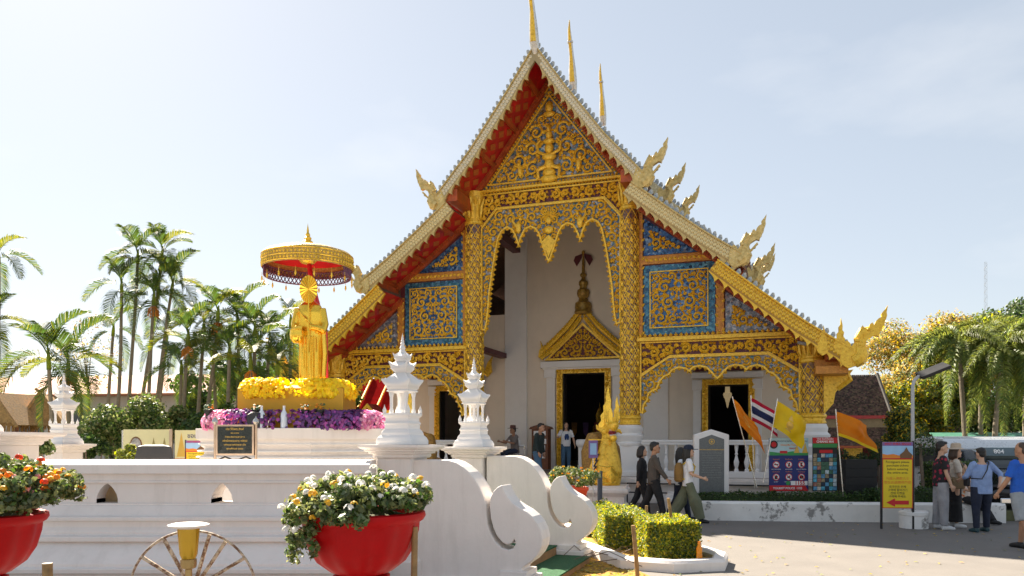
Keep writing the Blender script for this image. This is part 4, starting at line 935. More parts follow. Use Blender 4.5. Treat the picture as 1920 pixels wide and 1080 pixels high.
def hedge_mesh(name, boxes, dens, size, mats, seed, w_=None, rough=.035):
    rng = np.random.default_rng(seed); Ps = []; Ns = []
    for x0,x1,y0,y1,z0,z1 in boxes:
        for ax, sgn, A in ((0,-1,(y1-y0)*(z1-z0)),(0,1,(y1-y0)*(z1-z0)),(1,-1,(x1-x0)*(z1-z0)),(1,1,(x1-x0)*(z1-z0)),(2,1,(x1-x0)*(y1-y0))):
            n = int(A*dens); p = rng.random((n,3))*np.array([x1-x0,y1-y0,z1-z0])+np.array([x0,y0,z0]); p[:,ax] = ((x0,x1),(y0,y1),(z0,z1))[ax][0 if sgn < 0 else 1]
            lump = .5*np.sin(p[:,0]*9+p[:,2]*7)+.5*np.sin(p[:,1]*8+p[:,0]*5+1)
            p[:,ax] += sgn*(rough*lump+rng.normal(size=n)*rough*.8-.02); nn = np.zeros((n,3)); nn[:,ax] = sgn; Ps.append(p); Ns.append(nn)
    P = np.concatenate(Ps); N_ = np.concatenate(Ns); n = len(P)
    nr = N_+rng.normal(size=(n,3))*.7; nr /= np.linalg.norm(nr, axis=1)[:,None]; t = np.cross(nr, rng.normal(size=(n,3))); t /= np.linalg.norm(t, axis=1)[:,None]; b = np.cross(nr, t)
    s = size*rng.uniform(.6,1.4,n)[:,None]; V = np.stack([P-t*s*.5, P-b*s*.3, P+t*s*.5, P+b*s*.3], 1).reshape(-1,3)
    pm = np.array(w_ if w_ else [1]*len(mats), float); pm /= pm.sum()
    return npmesh(name, V, np.arange(n*4).reshape(n,4), mats, False, rng.choice(len(mats), n, p=pm))
def hedge(name, label, boxes, dens, size, mats, seed, w_=None, core=LD, cat='hedge', rough=.035):
    h = thing(name, label, cat); tag(link('leaves', hedge_mesh('leaves', boxes, dens, size, mats, seed, w_, rough), h), kind='stuff')
    for x0,x1,y0,y1,z0,z1 in boxes:
        mb = MB(); mb.box(x0+.06,x1-.06,y0+.06,y1-.06,z0,z1-.06); mb.obj('light_block', core, h, False)  # added inner box, stops light passing through the leaf shell
    return h
# ---- palms
def frond_mesh(name, L, rise, droop, pairs, ll, spread, mats, seed, plume=False, fold=.5):
    rng = random.Random(seed); V = []; Fc = []; mi = []; N = 14
    rach = []
    for i in range(N+1):
        t = i/N; rach.append(Vector((L*(t-.10*droop*t*t), 0, L*(rise*t-droop*t*t))))
    def pos(t):
        k = min(N-1, int(t*N)); f = t*N-k; return rach[k].lerp(rach[k+1], f), (rach[k+1]-rach[k]).normalized()
    for i in range(N):      # rachis strip
        a, b = rach[i], rach[i+1]; w_ = .022*(1-i/N)+.006; o = len(V)
        V += [tuple(a+Vector((0,-w_,0))), tuple(a+Vector((0,w_,0))), tuple(b+Vector((0,w_,0))), tuple(b+Vector((0,-w_,0)))]; Fc.append((o,o+1,o+2,o+3)); mi.append(0)
    for k in range(pairs):
        t = .14+.86*k/(pairs-1); p, d = pos(t*.999); up = Vector((0,1,0)).cross(d)*-1
        l = ll*(math.sin(math.pi*min(1,.18+t*.80))**.6)*rng.uniform(.85,1.1)
        for s in (-1, 1):
            for rep in range(3 if plume else 1):
                el = (rng.uniform(-1.2,1.2) if plume else fold+rng.uniform(-.12,.12))
                side_ = Vector((0,s,0))*math.cos(el)+up*math.sin(el)
                dirn = (d*math.cos(spread)+side_*math.sin(spread)).normalized()
                w_ = (.016 if plume else .013)+.014*ll; wv = dirn.cross(side_.cross(d)).normalized()
                if wv.length < .5: wv = d
                m1 = p+dirn*l*.55; e = p+dirn*l*.92+Vector((0,0,-l*.26)); o = len(V); wv = d*.6+wv*.4
                V += [tuple(p-d*w_*.5), tuple(p+d*w_*.5), tuple(m1+d*w_), tuple(m1-d*w_), tuple(e)]
                Fc += [(o,o+1,o+2,o+3),(o+3,o+2,o+4,o+4)]; q = rng.random()
                c_ = 1 if q < (.16 if t < .8 else .3) and len(mats) > 1 else 0; mi += [c_, c_]
    Fq = [f if f[2] != f[3] else f for f in Fc]
    me = bpy.data.meshes.new(name); me.from_pydata(V, [], [f if len(set(f)) == 4 else f[:3] for f in Fq])
    for m in mats: me.materials.append(m)
    me.polygons.foreach_set('material_index', mi); me.update(); return me
FR = [frond_mesh('frond', 1.8, .75, .60, 44, .82, .8, [LP, LPY], 1), frond_mesh('frond', 1.9, .50, .85, 44, .80, .85, [LP, LPY], 2), frond_mesh('frond', 1.7, .2, 1.0, 42, .74, .85, [LP, LPY], 3), frond_mesh('frond', 1.7, .6, .75, 42, .78, .85, [LPY, LP], 4)]
FOX = [frond_mesh('frond', 2.5, .45, 1.35, 70, .46, 1.0, [LFOX, LPY], 5, True), frond_mesh('frond', 2.4, .0, 1.45, 70, .46, 1.0, [LFOX, LG], 6, True), frond_mesh('frond', 2.4, .8, 1.0, 66, .46, 1.0, [LFOX, LG], 7, True)]
NAR = [frond_mesh('frond', 1.3, .5, .8, 40, .14, .9, [LGR, LG], 8)]
def palm(name, label, base, top, nf, seed, fr=FR, k=1.0, rt=.055, fruit=False, group=None, minup=-.35):
    rng = random.Random(seed); base = Vector(base); top = Vector(top)
    p = thing(name, label, 'palm', base, 0, group); t_ = top-base
    pts = [t_*f+Vector((.10*math.sin(3*f+seed), .05*math.sin(2*f), 0))*(f*(1-f))*2 for f in [i/16 for i in range(17)]]
    mb = MB(); mb.tube(pts, [rt*(1.25-.45*i/16)*(1.06 if i % 2 else 1) for i in range(17)], 8); mb.obj('trunk', BARKG, p)
    mb = MB(); d = (pts[-1]-pts[-3]).normalized(); mb.tube([pts[-1]-d*.05, pts[-1]+d*.25*k, pts[-1]+d*.62*k], [rt*1.1,rt*1.0,rt*.3], 8); mb.obj('crown_shaft', LY, p)
    for i in range(nf):
        a = i*2.399+rng.uniform(-.3,.3); f_ = i/max(1,nf-1); tilt = .62-1.15*f_+rng.uniform(-.12,.12)
        me = fr[(0 if f_ < .35 else (1 if f_ < .75 else 2)) % len(fr)] if rng.random() < .85 else fr[-1]
        M = Matrix.Translation(pts[-1]+d*(.45-.35*f_)*k) @ Matrix.Rotation(a,4,'Z') @ Matrix.Rotation(-tilt,4,'Y') @ Matrix.Scale(k*rng.uniform(.85,1.1),4)
        link('frond', me, p, M)
    if fruit:
        mb = MB()
        for i in range(26):
            a = rng.uniform(0,6.28); L_ = rng.uniform(.25,.55)*k; q = pts[-1]-d*.05; e = q+Vector((math.cos(a)*.22*k, math.sin(a)*.22*k, -L_)); mb.tube([q, q.lerp(e,.5)+Vector((math.cos(a)*.1*k,math.sin(a)*.1*k,0)), e], .012, 3)
            mb.ball(e, .035*k, 5, 3); mb.ball(q.lerp(e,.75), .03*k, 5, 3)
        tag(mb.obj('fruit_cluster', mat('orange_fruit', (.60,.20,.015), .6, 0, .3, 8), p, False), kind='stuff')
    return p
def W3(px, Y, z=0): return Vector(((px-960)/F_*Y, Y, z))
LEFT = [  # crown px, py, depth, base px, fronds, fruit, label
 (258,492,25,235,9,0,'tall areca palm with two crowns rising left of the parasol'),(303,486,25.4,243,10,0,'tallest areca palm, its crown topmost in the left clump'),(228,548,24.6,212,8,0,'areca palm leaning out on the left of the tall clump'),(288,570,24.2,262,9,1,'areca palm in the tall clump with orange fruit'),(322,545,25.8,268,8,0,'areca palm on the right side of the tall clump'),(212,628,26.5,196,6,0,'short areca palm at the foot of the tall clump'),(312,640,27,285,6,0,'slim low areca palm behind the tall clump'),
 (-2,492,27,-8,8,0,'tall palm reaching in at the left edge of the picture'),(-14,618,25,-22,7,0,'lower palm fronds at the left edge of the picture'),
 (92,690,20,96,9,0,'bushy areca palm between the huts and the tall clump'),(128,700,21,128,8,1,'areca palm beside the distant lantern, with yellow fronds'),
 (352,645,21,338,8,1,'areca palm with orange flower sheath right of the tall clump'),(382,622,22,366,8,0,'areca palm standing left of the parasol rim'),(408,600,21.5,372,8,1,'areca palm with fruit below the parasol rim'),(446,612,22.5,440,9,0,'areca palm directly left of the parasol'),(478,632,21,462,8,0,'areca palm left of the monk statue'),(505,650,22,486,8,0,'areca palm just behind the monk statue'),(545,612,24,548,7,0,'areca palm peeping over behind the monk statue'),(430,672,20.5,430,7,0,'short areca palm above the pink flowers'),(340,700,23,330,7,0,'short areca palm behind the green bush'),(470,690,19.5,455,7,1,'short areca palm left of the gold plinth'),(400,690,24,405,7,0,'short areca palm between two taller ones'),(520,700,20,512,6,0,'low areca palm beside the yellow garland')]
for i, (cx, cy, Y, bx, nf, fr_, lab) in enumerate(LEFT):
    palm('areca_palm', lab, W3(bx, Y), at(cx, cy, Y), nf, i+10, fruit=bool(fr_), k=.70 if Y > 24 else (.66 if i not in (9,10) else .85), group='areca palms on the left')
FX = [(1800,652,29,1812,'foxtail palm nearest the street lamp'),(1845,640,31,1835,'foxtail palm in the middle of the right-hand group'),(1880,668,28,1860,'foxtail palm above the parked truck'),(1925,640,29,1925,'foxtail palm at the right edge of the picture')]
for i, (cx, cy, Y, bx, lab) in enumerate(FX): palm('foxtail_palm', lab, W3(bx, Y), at(cx, cy, Y), 16, 70+i, FOX, .85, .085, group='foxtail palms on the right')
# ---- broadleaf trees
def tree(name, label, base, crown_c, crown_r, nb, n, size, mats, seed, w_=None, bark=BARK, rt=.12, group=None, shell=.3, blob=.34):
    rng = random.Random(seed); t = thing(name, label, 'tree', base, 0, group); c = Vector(crown_c)-Vector(base); blobs = []
    mb = MB(); fork = c*.45; fork.z = max(.6, c.z-crown_r[2]*.9)
    mb.tube([(0,0,0), fork*.5+Vector((.1,0,0)), fork], [rt,rt*.8,rt*.65], 8)
    for k in range(nb):
        while True:
            d = Vector((rng.uniform(-1,1), rng.uniform(-1,1), rng.uniform(-1,1)))
            if d.length < 1: break
        if d.length < .5: d = d.normalized()*.6
        p = c+Vector((d.x*crown_r[0], d.y*crown_r[1], d.z*crown_r[2])); r = blob*rng.uniform(.7,1.3)*min(crown_r)
        blobs.append((tuple(p), (r*1.15, r*1.15, r*.8)))
        if k % 2 == 0: mb.tube([fork*.95, fork.lerp(p,.5)+Vector((0,0,.2)), p], [rt*.4,rt*.22,rt*.06], 5)
    mb.obj('trunk', bark, t)
    tag(link('crown', leafcloud('crown', blobs, n, size, mats, seed, shell, w_=w_), t), kind='stuff'); return t
tree('flowering_tree', 'tall amber-leaved tree behind the street lamp', W3(1735,36), at(1735,690,36), (2.6,2.2,2.4), 54, 26000, .145, [LYY, LOR, LPALE, LGR], 101, (3,4,4,2), group='trees on the right')
tree('flowering_tree', 'yellow-leaved tree leaning over the small dark roof', W3(1700,40), at(1712,735,40), (1.3,1.8,2.3), 34, 14000, .145, [LYY, LOR, LPALE], 102, (4,3,4), group='trees on the right')
tree('broadleaf_tree', 'dark tall tree against the sky behind the foxtail palms', W3(1885,46), at(1888,625,46), (3.0,2.5,2.0), 34, 12000, .24, [LD, LGR, LG], 103, (4,2,2), group='trees on the right')
tree('broadleaf_tree', 'rounded lime-green tree between amber tree and palms', W3(1800,42), at(1812,655,42), (2.2,2,2.0), 26, 9000, .2, [LPALE, LY, LG], 104, (3,3,2), group='trees on the right')
tree('broadleaf_tree', 'dense green tree low behind the lamp post', W3(1700,34), at(1705,790,34), (1.9,1.5,1.6), 34, 15000, .145, [LG, LY, LYY, LPALE], 105, (3,2,2,3), group='trees on the right')
tree('broadleaf_tree', 'dense green tree behind the white van', W3(1775,35), at(1772,760,35), (1.9,1.5,2.0), 36, 16000, .145, [LG, LY, LPALE], 106, (3,2,3), group='trees on the right')
tree('broadleaf_tree', 'shady tree mass behind the foxtail trunks', W3(1890,38), at(1880,760,38), (3.0,2,2.2), 34, 11000, .2, [LD, LG, LGR], 107, (3,3,1), group='trees on the right')
tree('bare_tree', 'thin nearly bare tree behind the tall palm clump', W3(165,32), at(165,655,32), (1.6,1,1.5), 26, 700, .1, [LGR, LOR], 108, rt=.07)
tree('broadleaf_tree', 'dark tree mass behind the left palms', W3(480,30), at(470,760,30), (4.0,1.5,1.5), 34, 9000, .22, [LD, LG], 109, rt=.15)
DT = []
_r = random.Random(77)
for k in range(70):
    px_ = _r.uniform(-260,420) if k < 28 else _r.uniform(1560,2250); Y_ = _r.uniform(58,80); q = W3(px_, Y_); DT.append(((q.x,q.y,_r.uniform(1.0,5.2)), (2.6,2.0,_r.uniform(1.2,2.0))))
for k in range(30):
    q = W3(_r.uniform(420,1560), 75); DT.append(((q.x,q.y,_r.uniform(.6,3.0)), (3,2,1.4)))
tag(link('distant_trees', leafcloud('distant_trees', DT, 26000, .42, [LD, LG, LPALE], 99, .3, w_=(3,3,1))), kind='stuff', label='dense band of far-off trees beyond the temple grounds')
# ---- bushes on the left
def bush(label, c, r, n, size, mats, seed, w_=None, name='bush', nb=16):
    rng = random.Random(seed); b = thing(name, label, 'bush', (c[0], c[1], 0)); blobs = []
    for k in range(nb):
        d = Vector((rng.gauss(0,1), rng.gauss(0,1), rng.gauss(0,1))).normalized()*rng.uniform(.3,1); q = rng.uniform(.28,.45)*min(r)
        blobs.append(((d.x*r[0]*.75, d.y*r[1]*.75, c[2]+d.z*r[2]*.75), (q*1.2,q*1.2,q)))
    mb = MB()
    for k in range(5): e = blobs[k][0]; mb.tube([(0,0,0),(e[0]*.4,e[1]*.4,e[2]*.5),e], [.05,.03,.01], 5)
    mb.obj('stem', BARK, b); tag(link('foliage', leafcloud('foliage', blobs, n, size, mats, seed, .3, w_=w_), b), kind='stuff'); return b
bush('big rounded leafy bush behind the enclosure wall on the left', at(225,795,18.5), (1.3,1.0,.92), 13000, .10, [LG, LPALE, LD], 201, (4,4,1))
bush('loose flowering shrub right of the big bush', at(310,790,19.5), (.55,.5,.75), 2600, .10, [LPALE, LG], 202, (3,2), nb=10)
bush('dark shrub behind the distant lantern', at(165,835,17), (.5,.5,.35), 2200, .09, [LG, LD], 203, nb=8)
bush('small shrub by the left edge under the huts', at(60,838,13), (.45,.4,.28), 1800, .07, [LG, LPALE], 204, nb=8)
bush('spiky yellow-green plant in front of the cream billboard', at(240,850,14), (.32,.3,.2), 900, .10, [LY, LPALE], 205, nb=6)
bush('dark green shrub under the left palms', at(420,800,19), (1.3,.6,.7), 5000, .12, [LD, LG], 206, nb=14)
bush('green shrub beside the right end of the pedestal', at(715,800,15.5), (.22,.3,.3), 900, .07, [LG, LPALE], 207, nb=6)
bush('dark clipped shrub below the outer golden column', at(1560,860,21), (.3,.3,.35), 900, .07, [LD, LG], 208, nb=6)
bush('leafy shrub above the planter behind the yellow sign', at(1690,800,26), (1.1,.8,.8), 4500, .11, [LG, LYY, LD], 209, nb=12)
# ---- hedges on the right and the golden hedge by the steps
hedge('clipped_hedge', 'low dark clipped hedge in the white planter', [(4.1,8.2,17.5,18.1,.15,.56)], 900, .055, [LD, LG], 301, (4,1))
hedge('clipped_hedge', 'low dark clipped hedge behind the yellow sign', [(8.2,10.5,17.1,17.8,.15,.68)], 900, .055, [LD, LG], 302, (4,1))
hedge('clipped_hedge', 'taller green hedge behind the group of visitors', [(9.95,11.15,17.85,18.7,.15,1.27)], 900, .06, [LG, LD, LPALE], 303, (3,3,1))
BED = [(1.15,15.4),(1.0,12.9),(1.35,11.7),(1.6,10.75),(2.2,10.45),(2.85,10.6),(3.05,11.2),(2.85,12.2),(2.5,13.6),(2.35,15.4)]
mb = MB(); mb.prism(BED, lambda a,b,h: (a,b,h), .06); tag(mb.obj('hedge_bed', SOIL, None, False), kind='structure')
tag(kerb(BED, .22, .16, name='bed_kerb', m=WHITE), 'curving white kerb around the golden hedge bed', 'kerb')
mb = MB(); mb.add([(-.2,9.3,.004),(2.0,9.3,.004),(1.7,10.7,.004),(1.05,12.6,.004),(.3,12.0,.004)], [(0,1,2,3,4)]); tag(mb.obj('litter_patch', SOIL, None, False), kind='structure')
LLEM = leafmat('leaf_lemon', (.50,.44,.03), tr=.4, isl=.2)
HM = [LLEM, LY, LG, LPALE]
hedge('golden_hedge', 'clipped golden-green hedge block nearest the steps', [(1.92,2.68,10.95,12.1,.06,.62)], 7500, .038, HM, 311, (3,5,3,1.5), core=LG, rough=.022)
hedge('golden_hedge', 'clipped golden-green hedge behind the nearest block', [(1.45,2.2,12.1,13.8,.06,.62)], 4500, .042, HM, 312, (2,5,4,2), core=LG, rough=.025)
hedge('golden_hedge', 'far end of the golden hedge by the naga plinth', [(1.25,1.9,13.8,15.2,.06,.55)], 1900, .055, HM, 313, (2,4,4,2), core=LG, rough=.05)
# ---- flower bowls
REDP = mat('red_planter', (.44,.002,.004), .5, 0, .12, 4, .04, 30, spec=.2, dirt=.25, dscale=6, dcol=(.20,.01,.008))
def flutes(an, z): return 1+.018*math.cos(an*14)*(1 if z < -.08 else 0)
def bowl(label, loc, r, seed, cols, extra=0, spread=1.0, hgt=.30):
    b = thing('flower_bowl', label, 'planter', (loc[0], loc[1], 0), 0, 'red bowls of lantana'); zt = loc[2]; k = r/.40
    mb = MB(); mb.lathe([(.13*k,-.43*k),(.20*k,-.40*k),(.29*k,-.33*k),(.345*k,-.24*k),(.375*k,-.13*k),(.38*k,-.085*k),(.385*k,-.075*k),(.41*k,-.06*k),(.425*k,-.035*k),(.42*k,-.01*k),(.40*k,0),(.375*k,-.005*k),(.36*k,-.05*k),(.0,-.06*k)], 112, (0,0,zt), fl=flutes); mb.obj('bowl', REDP, b, True, ang=50)
    mb = MB(); zb = zt-.43*k; mb.lathe([(.34,0),(.34,.08),(.26,.14),(.15,.25),(.12,.4),(.16,max(.45,zb-.08)),(.19,zb),(.14,zb+.02)], 24); mb.obj('stand', REDP, b)
    rng = random.Random(seed); blobs = []
    for i in range(int(110*spread**2)):
        a = rng.uniform(0,6.28); rr = r*spread*math.sqrt(rng.random())*(1.14 if math.cos(a) < .2 else 1.0); x, y = rr*math.cos(a), rr*math.sin(a)
        z = zt+.02+hgt*(1-(rr/(r*1.35*spread))**2)*rng.uniform(.25,1.0); 
        if rr > r*.95 and math.cos(a) < .2: z -= rng.uniform(.0,.14)
        blobs.append(((x,y,z), (.065,.065,.05)))
    for i in range(int(34*spread)): blobs.append(((rng.uniform(-.34,.34)*spread, rng.uniform(-.27,-.02), zt+rng.uniform(.04,.11)), (.055,.055,.045)))
    if extra:
        for i in range(extra): a = rng.uniform(2.6,4.2); blobs.append(((r*1.12*math.cos(a), r*1.1*math.sin(a)*.8-.05, zt-rng.uniform(0,.26)), (.06,.06,.06)))
    tag(link('foliage', leafcloud('foliage', blobs, int(9500*spread**1.6), .042, [LG, LGR, LPALE, LD], seed, .2, w_=(3,4,5,1), asp=.62), b), kind='stuff')
    pts = []
    for c_, q in blobs:
        if rng.random() < .62:
            o = Vector(c_)+Vector((rng.uniform(-.05,.05), -abs(rng.gauss(.02,.05)), rng.uniform(.035,.065))); n_ = rng.randrange(7,12)
            kk = rng.randrange(1000); rad = rng.uniform(.014,.027)
            for j in range(n_):
                d = Vector((rng.gauss(0,1), rng.gauss(-.3,1), abs(rng.gauss(.5,1)))).normalized(); pts.append((tuple(o+d*rad), tuple(d), kk))
    groups = {}
    for p, d, kk in pts: groups.setdefault(kk % len(cols), []).append((p, d))
    for gk, L_ in groups.items(): tag(link('blossoms', blossoms('blossoms', L_, .0155, [cols[gk]], seed+gk, 5), b), kind='stuff')
    mb = MB(); mb.lathe([(r*.93,zt-.05),(.0,zt+.04)], 24); mb.obj('soil', GRASSM, b)
    return b
FW = mat('white_petals', (.80,.78,.72), .6, 0, .05, 5, trans=.25, hue=.5); FO = mat('orange_petals', (.80,.28,.01), .55, 0, .1, 5, trans=.25, hue=.5); FRD = mat('scarlet_petals', (.72,.07,.012), .55, 0, .1, 5, trans=.25, hue=.5); FPK = mat('salmon_petals', (.78,.32,.30), .55, 0, .1, 5, trans=.25, hue=.5); FYL = mat('amber_petals', (.80,.48,.03), .55, 0, .1, 5, trans=.25, hue=.5)
bowl('red fluted bowl of white lantana in front of the wall', at(678,957,5.1), .40, 401, [FW, FW, FW, FW, FYL], 7, 1.08, .22)
bowl('red bowl of orange and pink lantana at the lower left', at(-46,962,5.1), .40, 402, [FO, FRD, FPK, FYL, FO], 3, 1.55, .38)
# small pot by the stairs
PT = thing('flower_pot', 'small square red pot of yellow flowers behind the scrolls', 'planter', tuple(W3(1072,15.5)), .2)
mb = MB(); mb.lathe([(.26,.35),(.36,.78),(.39,.79),(.39,.86),(.34,.86),(.32,.80)], 4, ph=math.pi/4); mb.box(-.2,.2,-.2,.2,0,.35); mb.obj('pot', mat('orange_red_pot', (.62,.06,.015), .45, 0, .1), PT, False, bevel=.01)
rng = random.Random(8); blobs = [((rng.uniform(-.42,.42), rng.uniform(-.35,.35), .98+rng.uniform(-.08,.22)), (.12,.12,.1)) for _ in range(22)]
tag(link('foliage', leafcloud('foliage', blobs, 2600, .06, [LPALE, LGR, LG], 410, .2), PT), kind='stuff')
tag(link('blossoms', blossoms('blossoms', [((c[0]+rng.uniform(-.1,.1), c[1]-.08, c[2]+.08), (rng.uniform(-.4,.4),-1,.6)) for c, _ in blobs for _ in range(3)], .022, [FO, FYL], 411), PT), kind='stuff')
# ---------------------------------------------------------------- people
SKIN = [mat('skin_tan', (.42,.22,.13), .55, 0, .08, 6), mat('skin_light', (.55,.33,.22), .55, 0, .08, 6), mat('skin_brown', (.28,.14,.08), .55, 0, .08, 6)]
HAIRB = mat('black_hair', (.012,.010,.009), .45, 0, .3, 30, .4, 90); HAIRN = mat('brown_hair', (.06,.035,.02), .5, 0, .3, 30, .4, 90)
EYE = mat('eye_dark', (.02,.015,.012), .3); LIP = mat('lips', (.35,.10,.08), .5)
def cloth_mat(n, c, **k): return mat(n, c, .85, 0, .15, 5, .7, 7, bdist=.06, **k)
def floral(name, base, cols, scale=9):
    m, t, p = new_mat(name); N = t.nodes.new; K = t.links.new; co = N('ShaderNodeTexCoord'); vo = N('ShaderNodeTexVoronoi'); vo.inputs['Scale'].default_value = scale
    K(co.outputs['Object'], vo.inputs['Vector']); rp = N('ShaderNodeValToRGB'); rp.color_ramp.interpolation = 'CONSTANT'; e = rp.color_ramp.elements
    while len(e) < 3: e.new(.5)
    for i, (q, c) in enumerate(((0, cols[0]), (.22, cols[1]), (.36, base))): e[i].position = q; e[i].color = tuple(c)+(1,)
    K(vo.outputs['Distance'], rp.inputs[0]); K(rp.outputs[0], p.inputs['Base Color']); p.inputs['Roughness'].default_value = .85; return m
def person(label, loc, rz, H=1.68, skin=0, hair='short', hairm=HAIRB, top=None, sleeve=.5, pants=None, pants_w=1.0, shorts=False, shoes=None, legs=((8,4,2),(-8,10,2)), arms=((5,8,10,0),(-5,8,12,0)),
           lean=0, head=0, fat=1.0, sit=False, skirt=None, jacket_open=None, long_top=0.0, nod=0):
    p = thing('person', label, 'person', loc, rz); k = H/1.70; S = SKIN[skin]
    hipz = .90 if not sit else .0
    Rl = Matrix.Translation((0,0,hipz+.03)) @ Matrix.Rotation(R(lean),4,'X') @ Matrix.Translation((0,0,-hipz-.03))
    up = lambda v: Rl @ Vector(v)
    J = {}
    for i, s in enumerate((-1, 1)):
        f, kn, sp = legs[i]; h = Vector((s*.088*fat, 0, hipz)); d = Vector((s*math.sin(R(sp)), -math.sin(R(f)), -math.cos(R(f)))).normalized(); a = f-kn
        kne = h+d*.43; d2 = Vector((s*math.sin(R(sp))*.4, -math.sin(R(a)), -math.cos(R(a)))).normalized(); an = kne+d2*.41; J['leg', i] = (h, kne, an)
        f, ab, e, inw = arms[i]; sh = up((s*.185*(.7+.3*fat), 0, hipz+.49)); d = Vector((s*math.sin(R(ab)), -math.sin(R(f))*math.cos(R(ab)), -math.cos(R(f))*math.cos(R(ab)))).normalized(); el = sh+d*.28
        a = f+e; d2 = Vector((s*math.sin(R(ab))*.5-s*inw, -math.sin(R(a)), -math.cos(R(a)))).normalized(); J['arm', i] = (sh, el, el+d2*.245, d2)
    zmin = min(J['leg', i][2].z for i in (0,1)); dz = .075-zmin if not sit else 0
    up_ = Vector((0,0,dz)); hd = up((0,-.02,hipz+.705))
    def T_(v): return (Vector(v)+up_)*k
    Rh = Matrix.Rotation(R(head),4,'Z') @ Matrix.Rotation(R(nod),4,'X')
    def Hd(v): return T_(hd+(Rh @ Vector(v)))
    mb = MB()
    tor = [(0,0,hipz-.03),(0,0,hipz+.10),(0,0,hipz+.20),(0,-.005,hipz+.35),(0,0,hipz+.47),(0,.005,hipz+.53)]
    mb.tube([T_(up(q)) for q in tor], [.108*fat*k,.11*fat*k,.100*fat*k,.115*fat*k,.095*k,.06*k], 12, flat=1.42)
    mb.tube([T_(up((0,.01,hipz+.48))), T_(up((0,0,hipz+.56))), T_(up((0,-.012,hipz+.66)))], [.062*k,.054*k,.055*k], 10)
    mb.ball(Hd((0,0,.02)), (.078*k,.098*k,.118*k), 14, 10, M=Rh.to_3x3()); mb.ball(Hd((0,-.03,-.045)), (.062*k,.07*k,.075*k), 12, 8, M=Rh.to_3x3())
    mb.ball(Hd((0,-.103,-.012)), (.014*k,.020*k,.026*k), 6, 5); mb.ball(Hd((0,-.088,-.09)), (.028*k,.02*k,.018*k), 6, 4)
    for s in (-1, 1): mb.ball(Hd((s*.079,.005,-.01)), (.012*k,.022*k,.034*k), 6, 5)
    for i, s in enumerate((-1, 1)):
        h, kn, an = J['leg', i]; mid = h.lerp(kn,.5); cf = kn.lerp(an,.35)+Vector((0,.015,0))
        mb.tube([T_(h+Vector((0,0,.02))), T_(mid), T_(kn), T_(cf), T_(an)], [.085*fat*k,.076*fat*k,.053*k,.054*k,.036*k], 10)
        mb.tube([T_(an+Vector((0,.03,-.03))), T_(an+Vector((0,-.08,-.045))), T_(an+Vector((s*.01,-.16,-.05)))], [.036*k,.036*k,.026*k], 8)
        sh, el, wr, d2 = J['arm', i]
        mb.tube([T_(sh+(el-sh)*-.05), T_(sh.lerp(el,.4)), T_(el), T_(el.lerp(wr,.35)), T_(wr)], [.052*k,.046*k,.037*k,.038*k,.026*k], 10)
        # hand: palm, four fingers of different length, thumb
        sd_ = Vector((s,0,0)); fwd = d2; nrm = fwd.cross(sd_)
        if nrm.length < .1: nrm = Vector((0,1,0))
        nrm.normalize(); acr = nrm.cross(fwd).normalized(); pl = wr+fwd*.085; curl = sd_*-.016
        mb.tube([T_(wr), T_(wr+fwd*.045), T_(pl)], [.026*k,.034*k,.034*k], 8, flat=.8)
        for q, ln in zip((-.027,-.009,.009,.027), (.062,.075,.08,.068)):
            b = pl-fwd*.012+nrm*q*1.0; mb.tube([T_(b), T_(b+fwd*ln*.55+curl*.6), T_(b+fwd*ln*.92+curl*2)], [.0095*k,.0090*k,.0075*k], 6)
        b = wr+fwd*.03-nrm*.03; mb.tube([T_(b), T_(b+fwd*.035-nrm*.024), T_(b+fwd*.068-nrm*.026+curl)], [.012*k,.0105*k,.008*k], 6)
    remesh(mb, 'body', S, .0095, 2, p)
    for s in (-1, 1):
        mb = MB(); mb.ball(Hd((s*.030,-.092,.008)), (.014*k,.008*k,.008*k), 6, 4); mb.obj('eye', EYE, p)
    mb = MB(); mb.ball(Hd((0,-.099,-.062)), (.024*k,.008*k,.008*k), 8, 4); mb.obj('mouth', LIP, p)
    # hair
    mb = MB()
    if hair in ('short', 'crop'):
        g = .0 if hair == 'short' else -.012
        mb.ball(Hd((0,.022,.058)), ((.086+g)*k,(.098+g)*k,(.092+g)*k), 12, 8); mb.ball(Hd((0,.055,.0)), ((.078+g)*k,.06*k,.07*k), 10, 6)
        if hair == 'short': mb.ball(Hd((0,-.045,.10)), (.072*k,.055*k,.035*k), 10, 6)
    elif hair in ('long', 'bob'):
        mb.ball(Hd((0,.02,.055)), (.09*k,.102*k,.095*k), 12, 8); lz = -.34 if hair == 'long' else -.16
        mb.tube([Hd((0,.05,.05)), Hd((0,.07,-.1)), Hd((0,.085,lz))], [.085*k,.085*k,.05*k], 10, flat=1.1)
        for s in (-1, 1): mb.tube([Hd((s*.07,.0,.05)), Hd((s*.082,.01,-.08)), Hd((s*.078,.0,lz*.8))], [.03*k,.03*k,.018*k], 8)
    remesh(mb, 'hair', hairm, .011, 2, p)
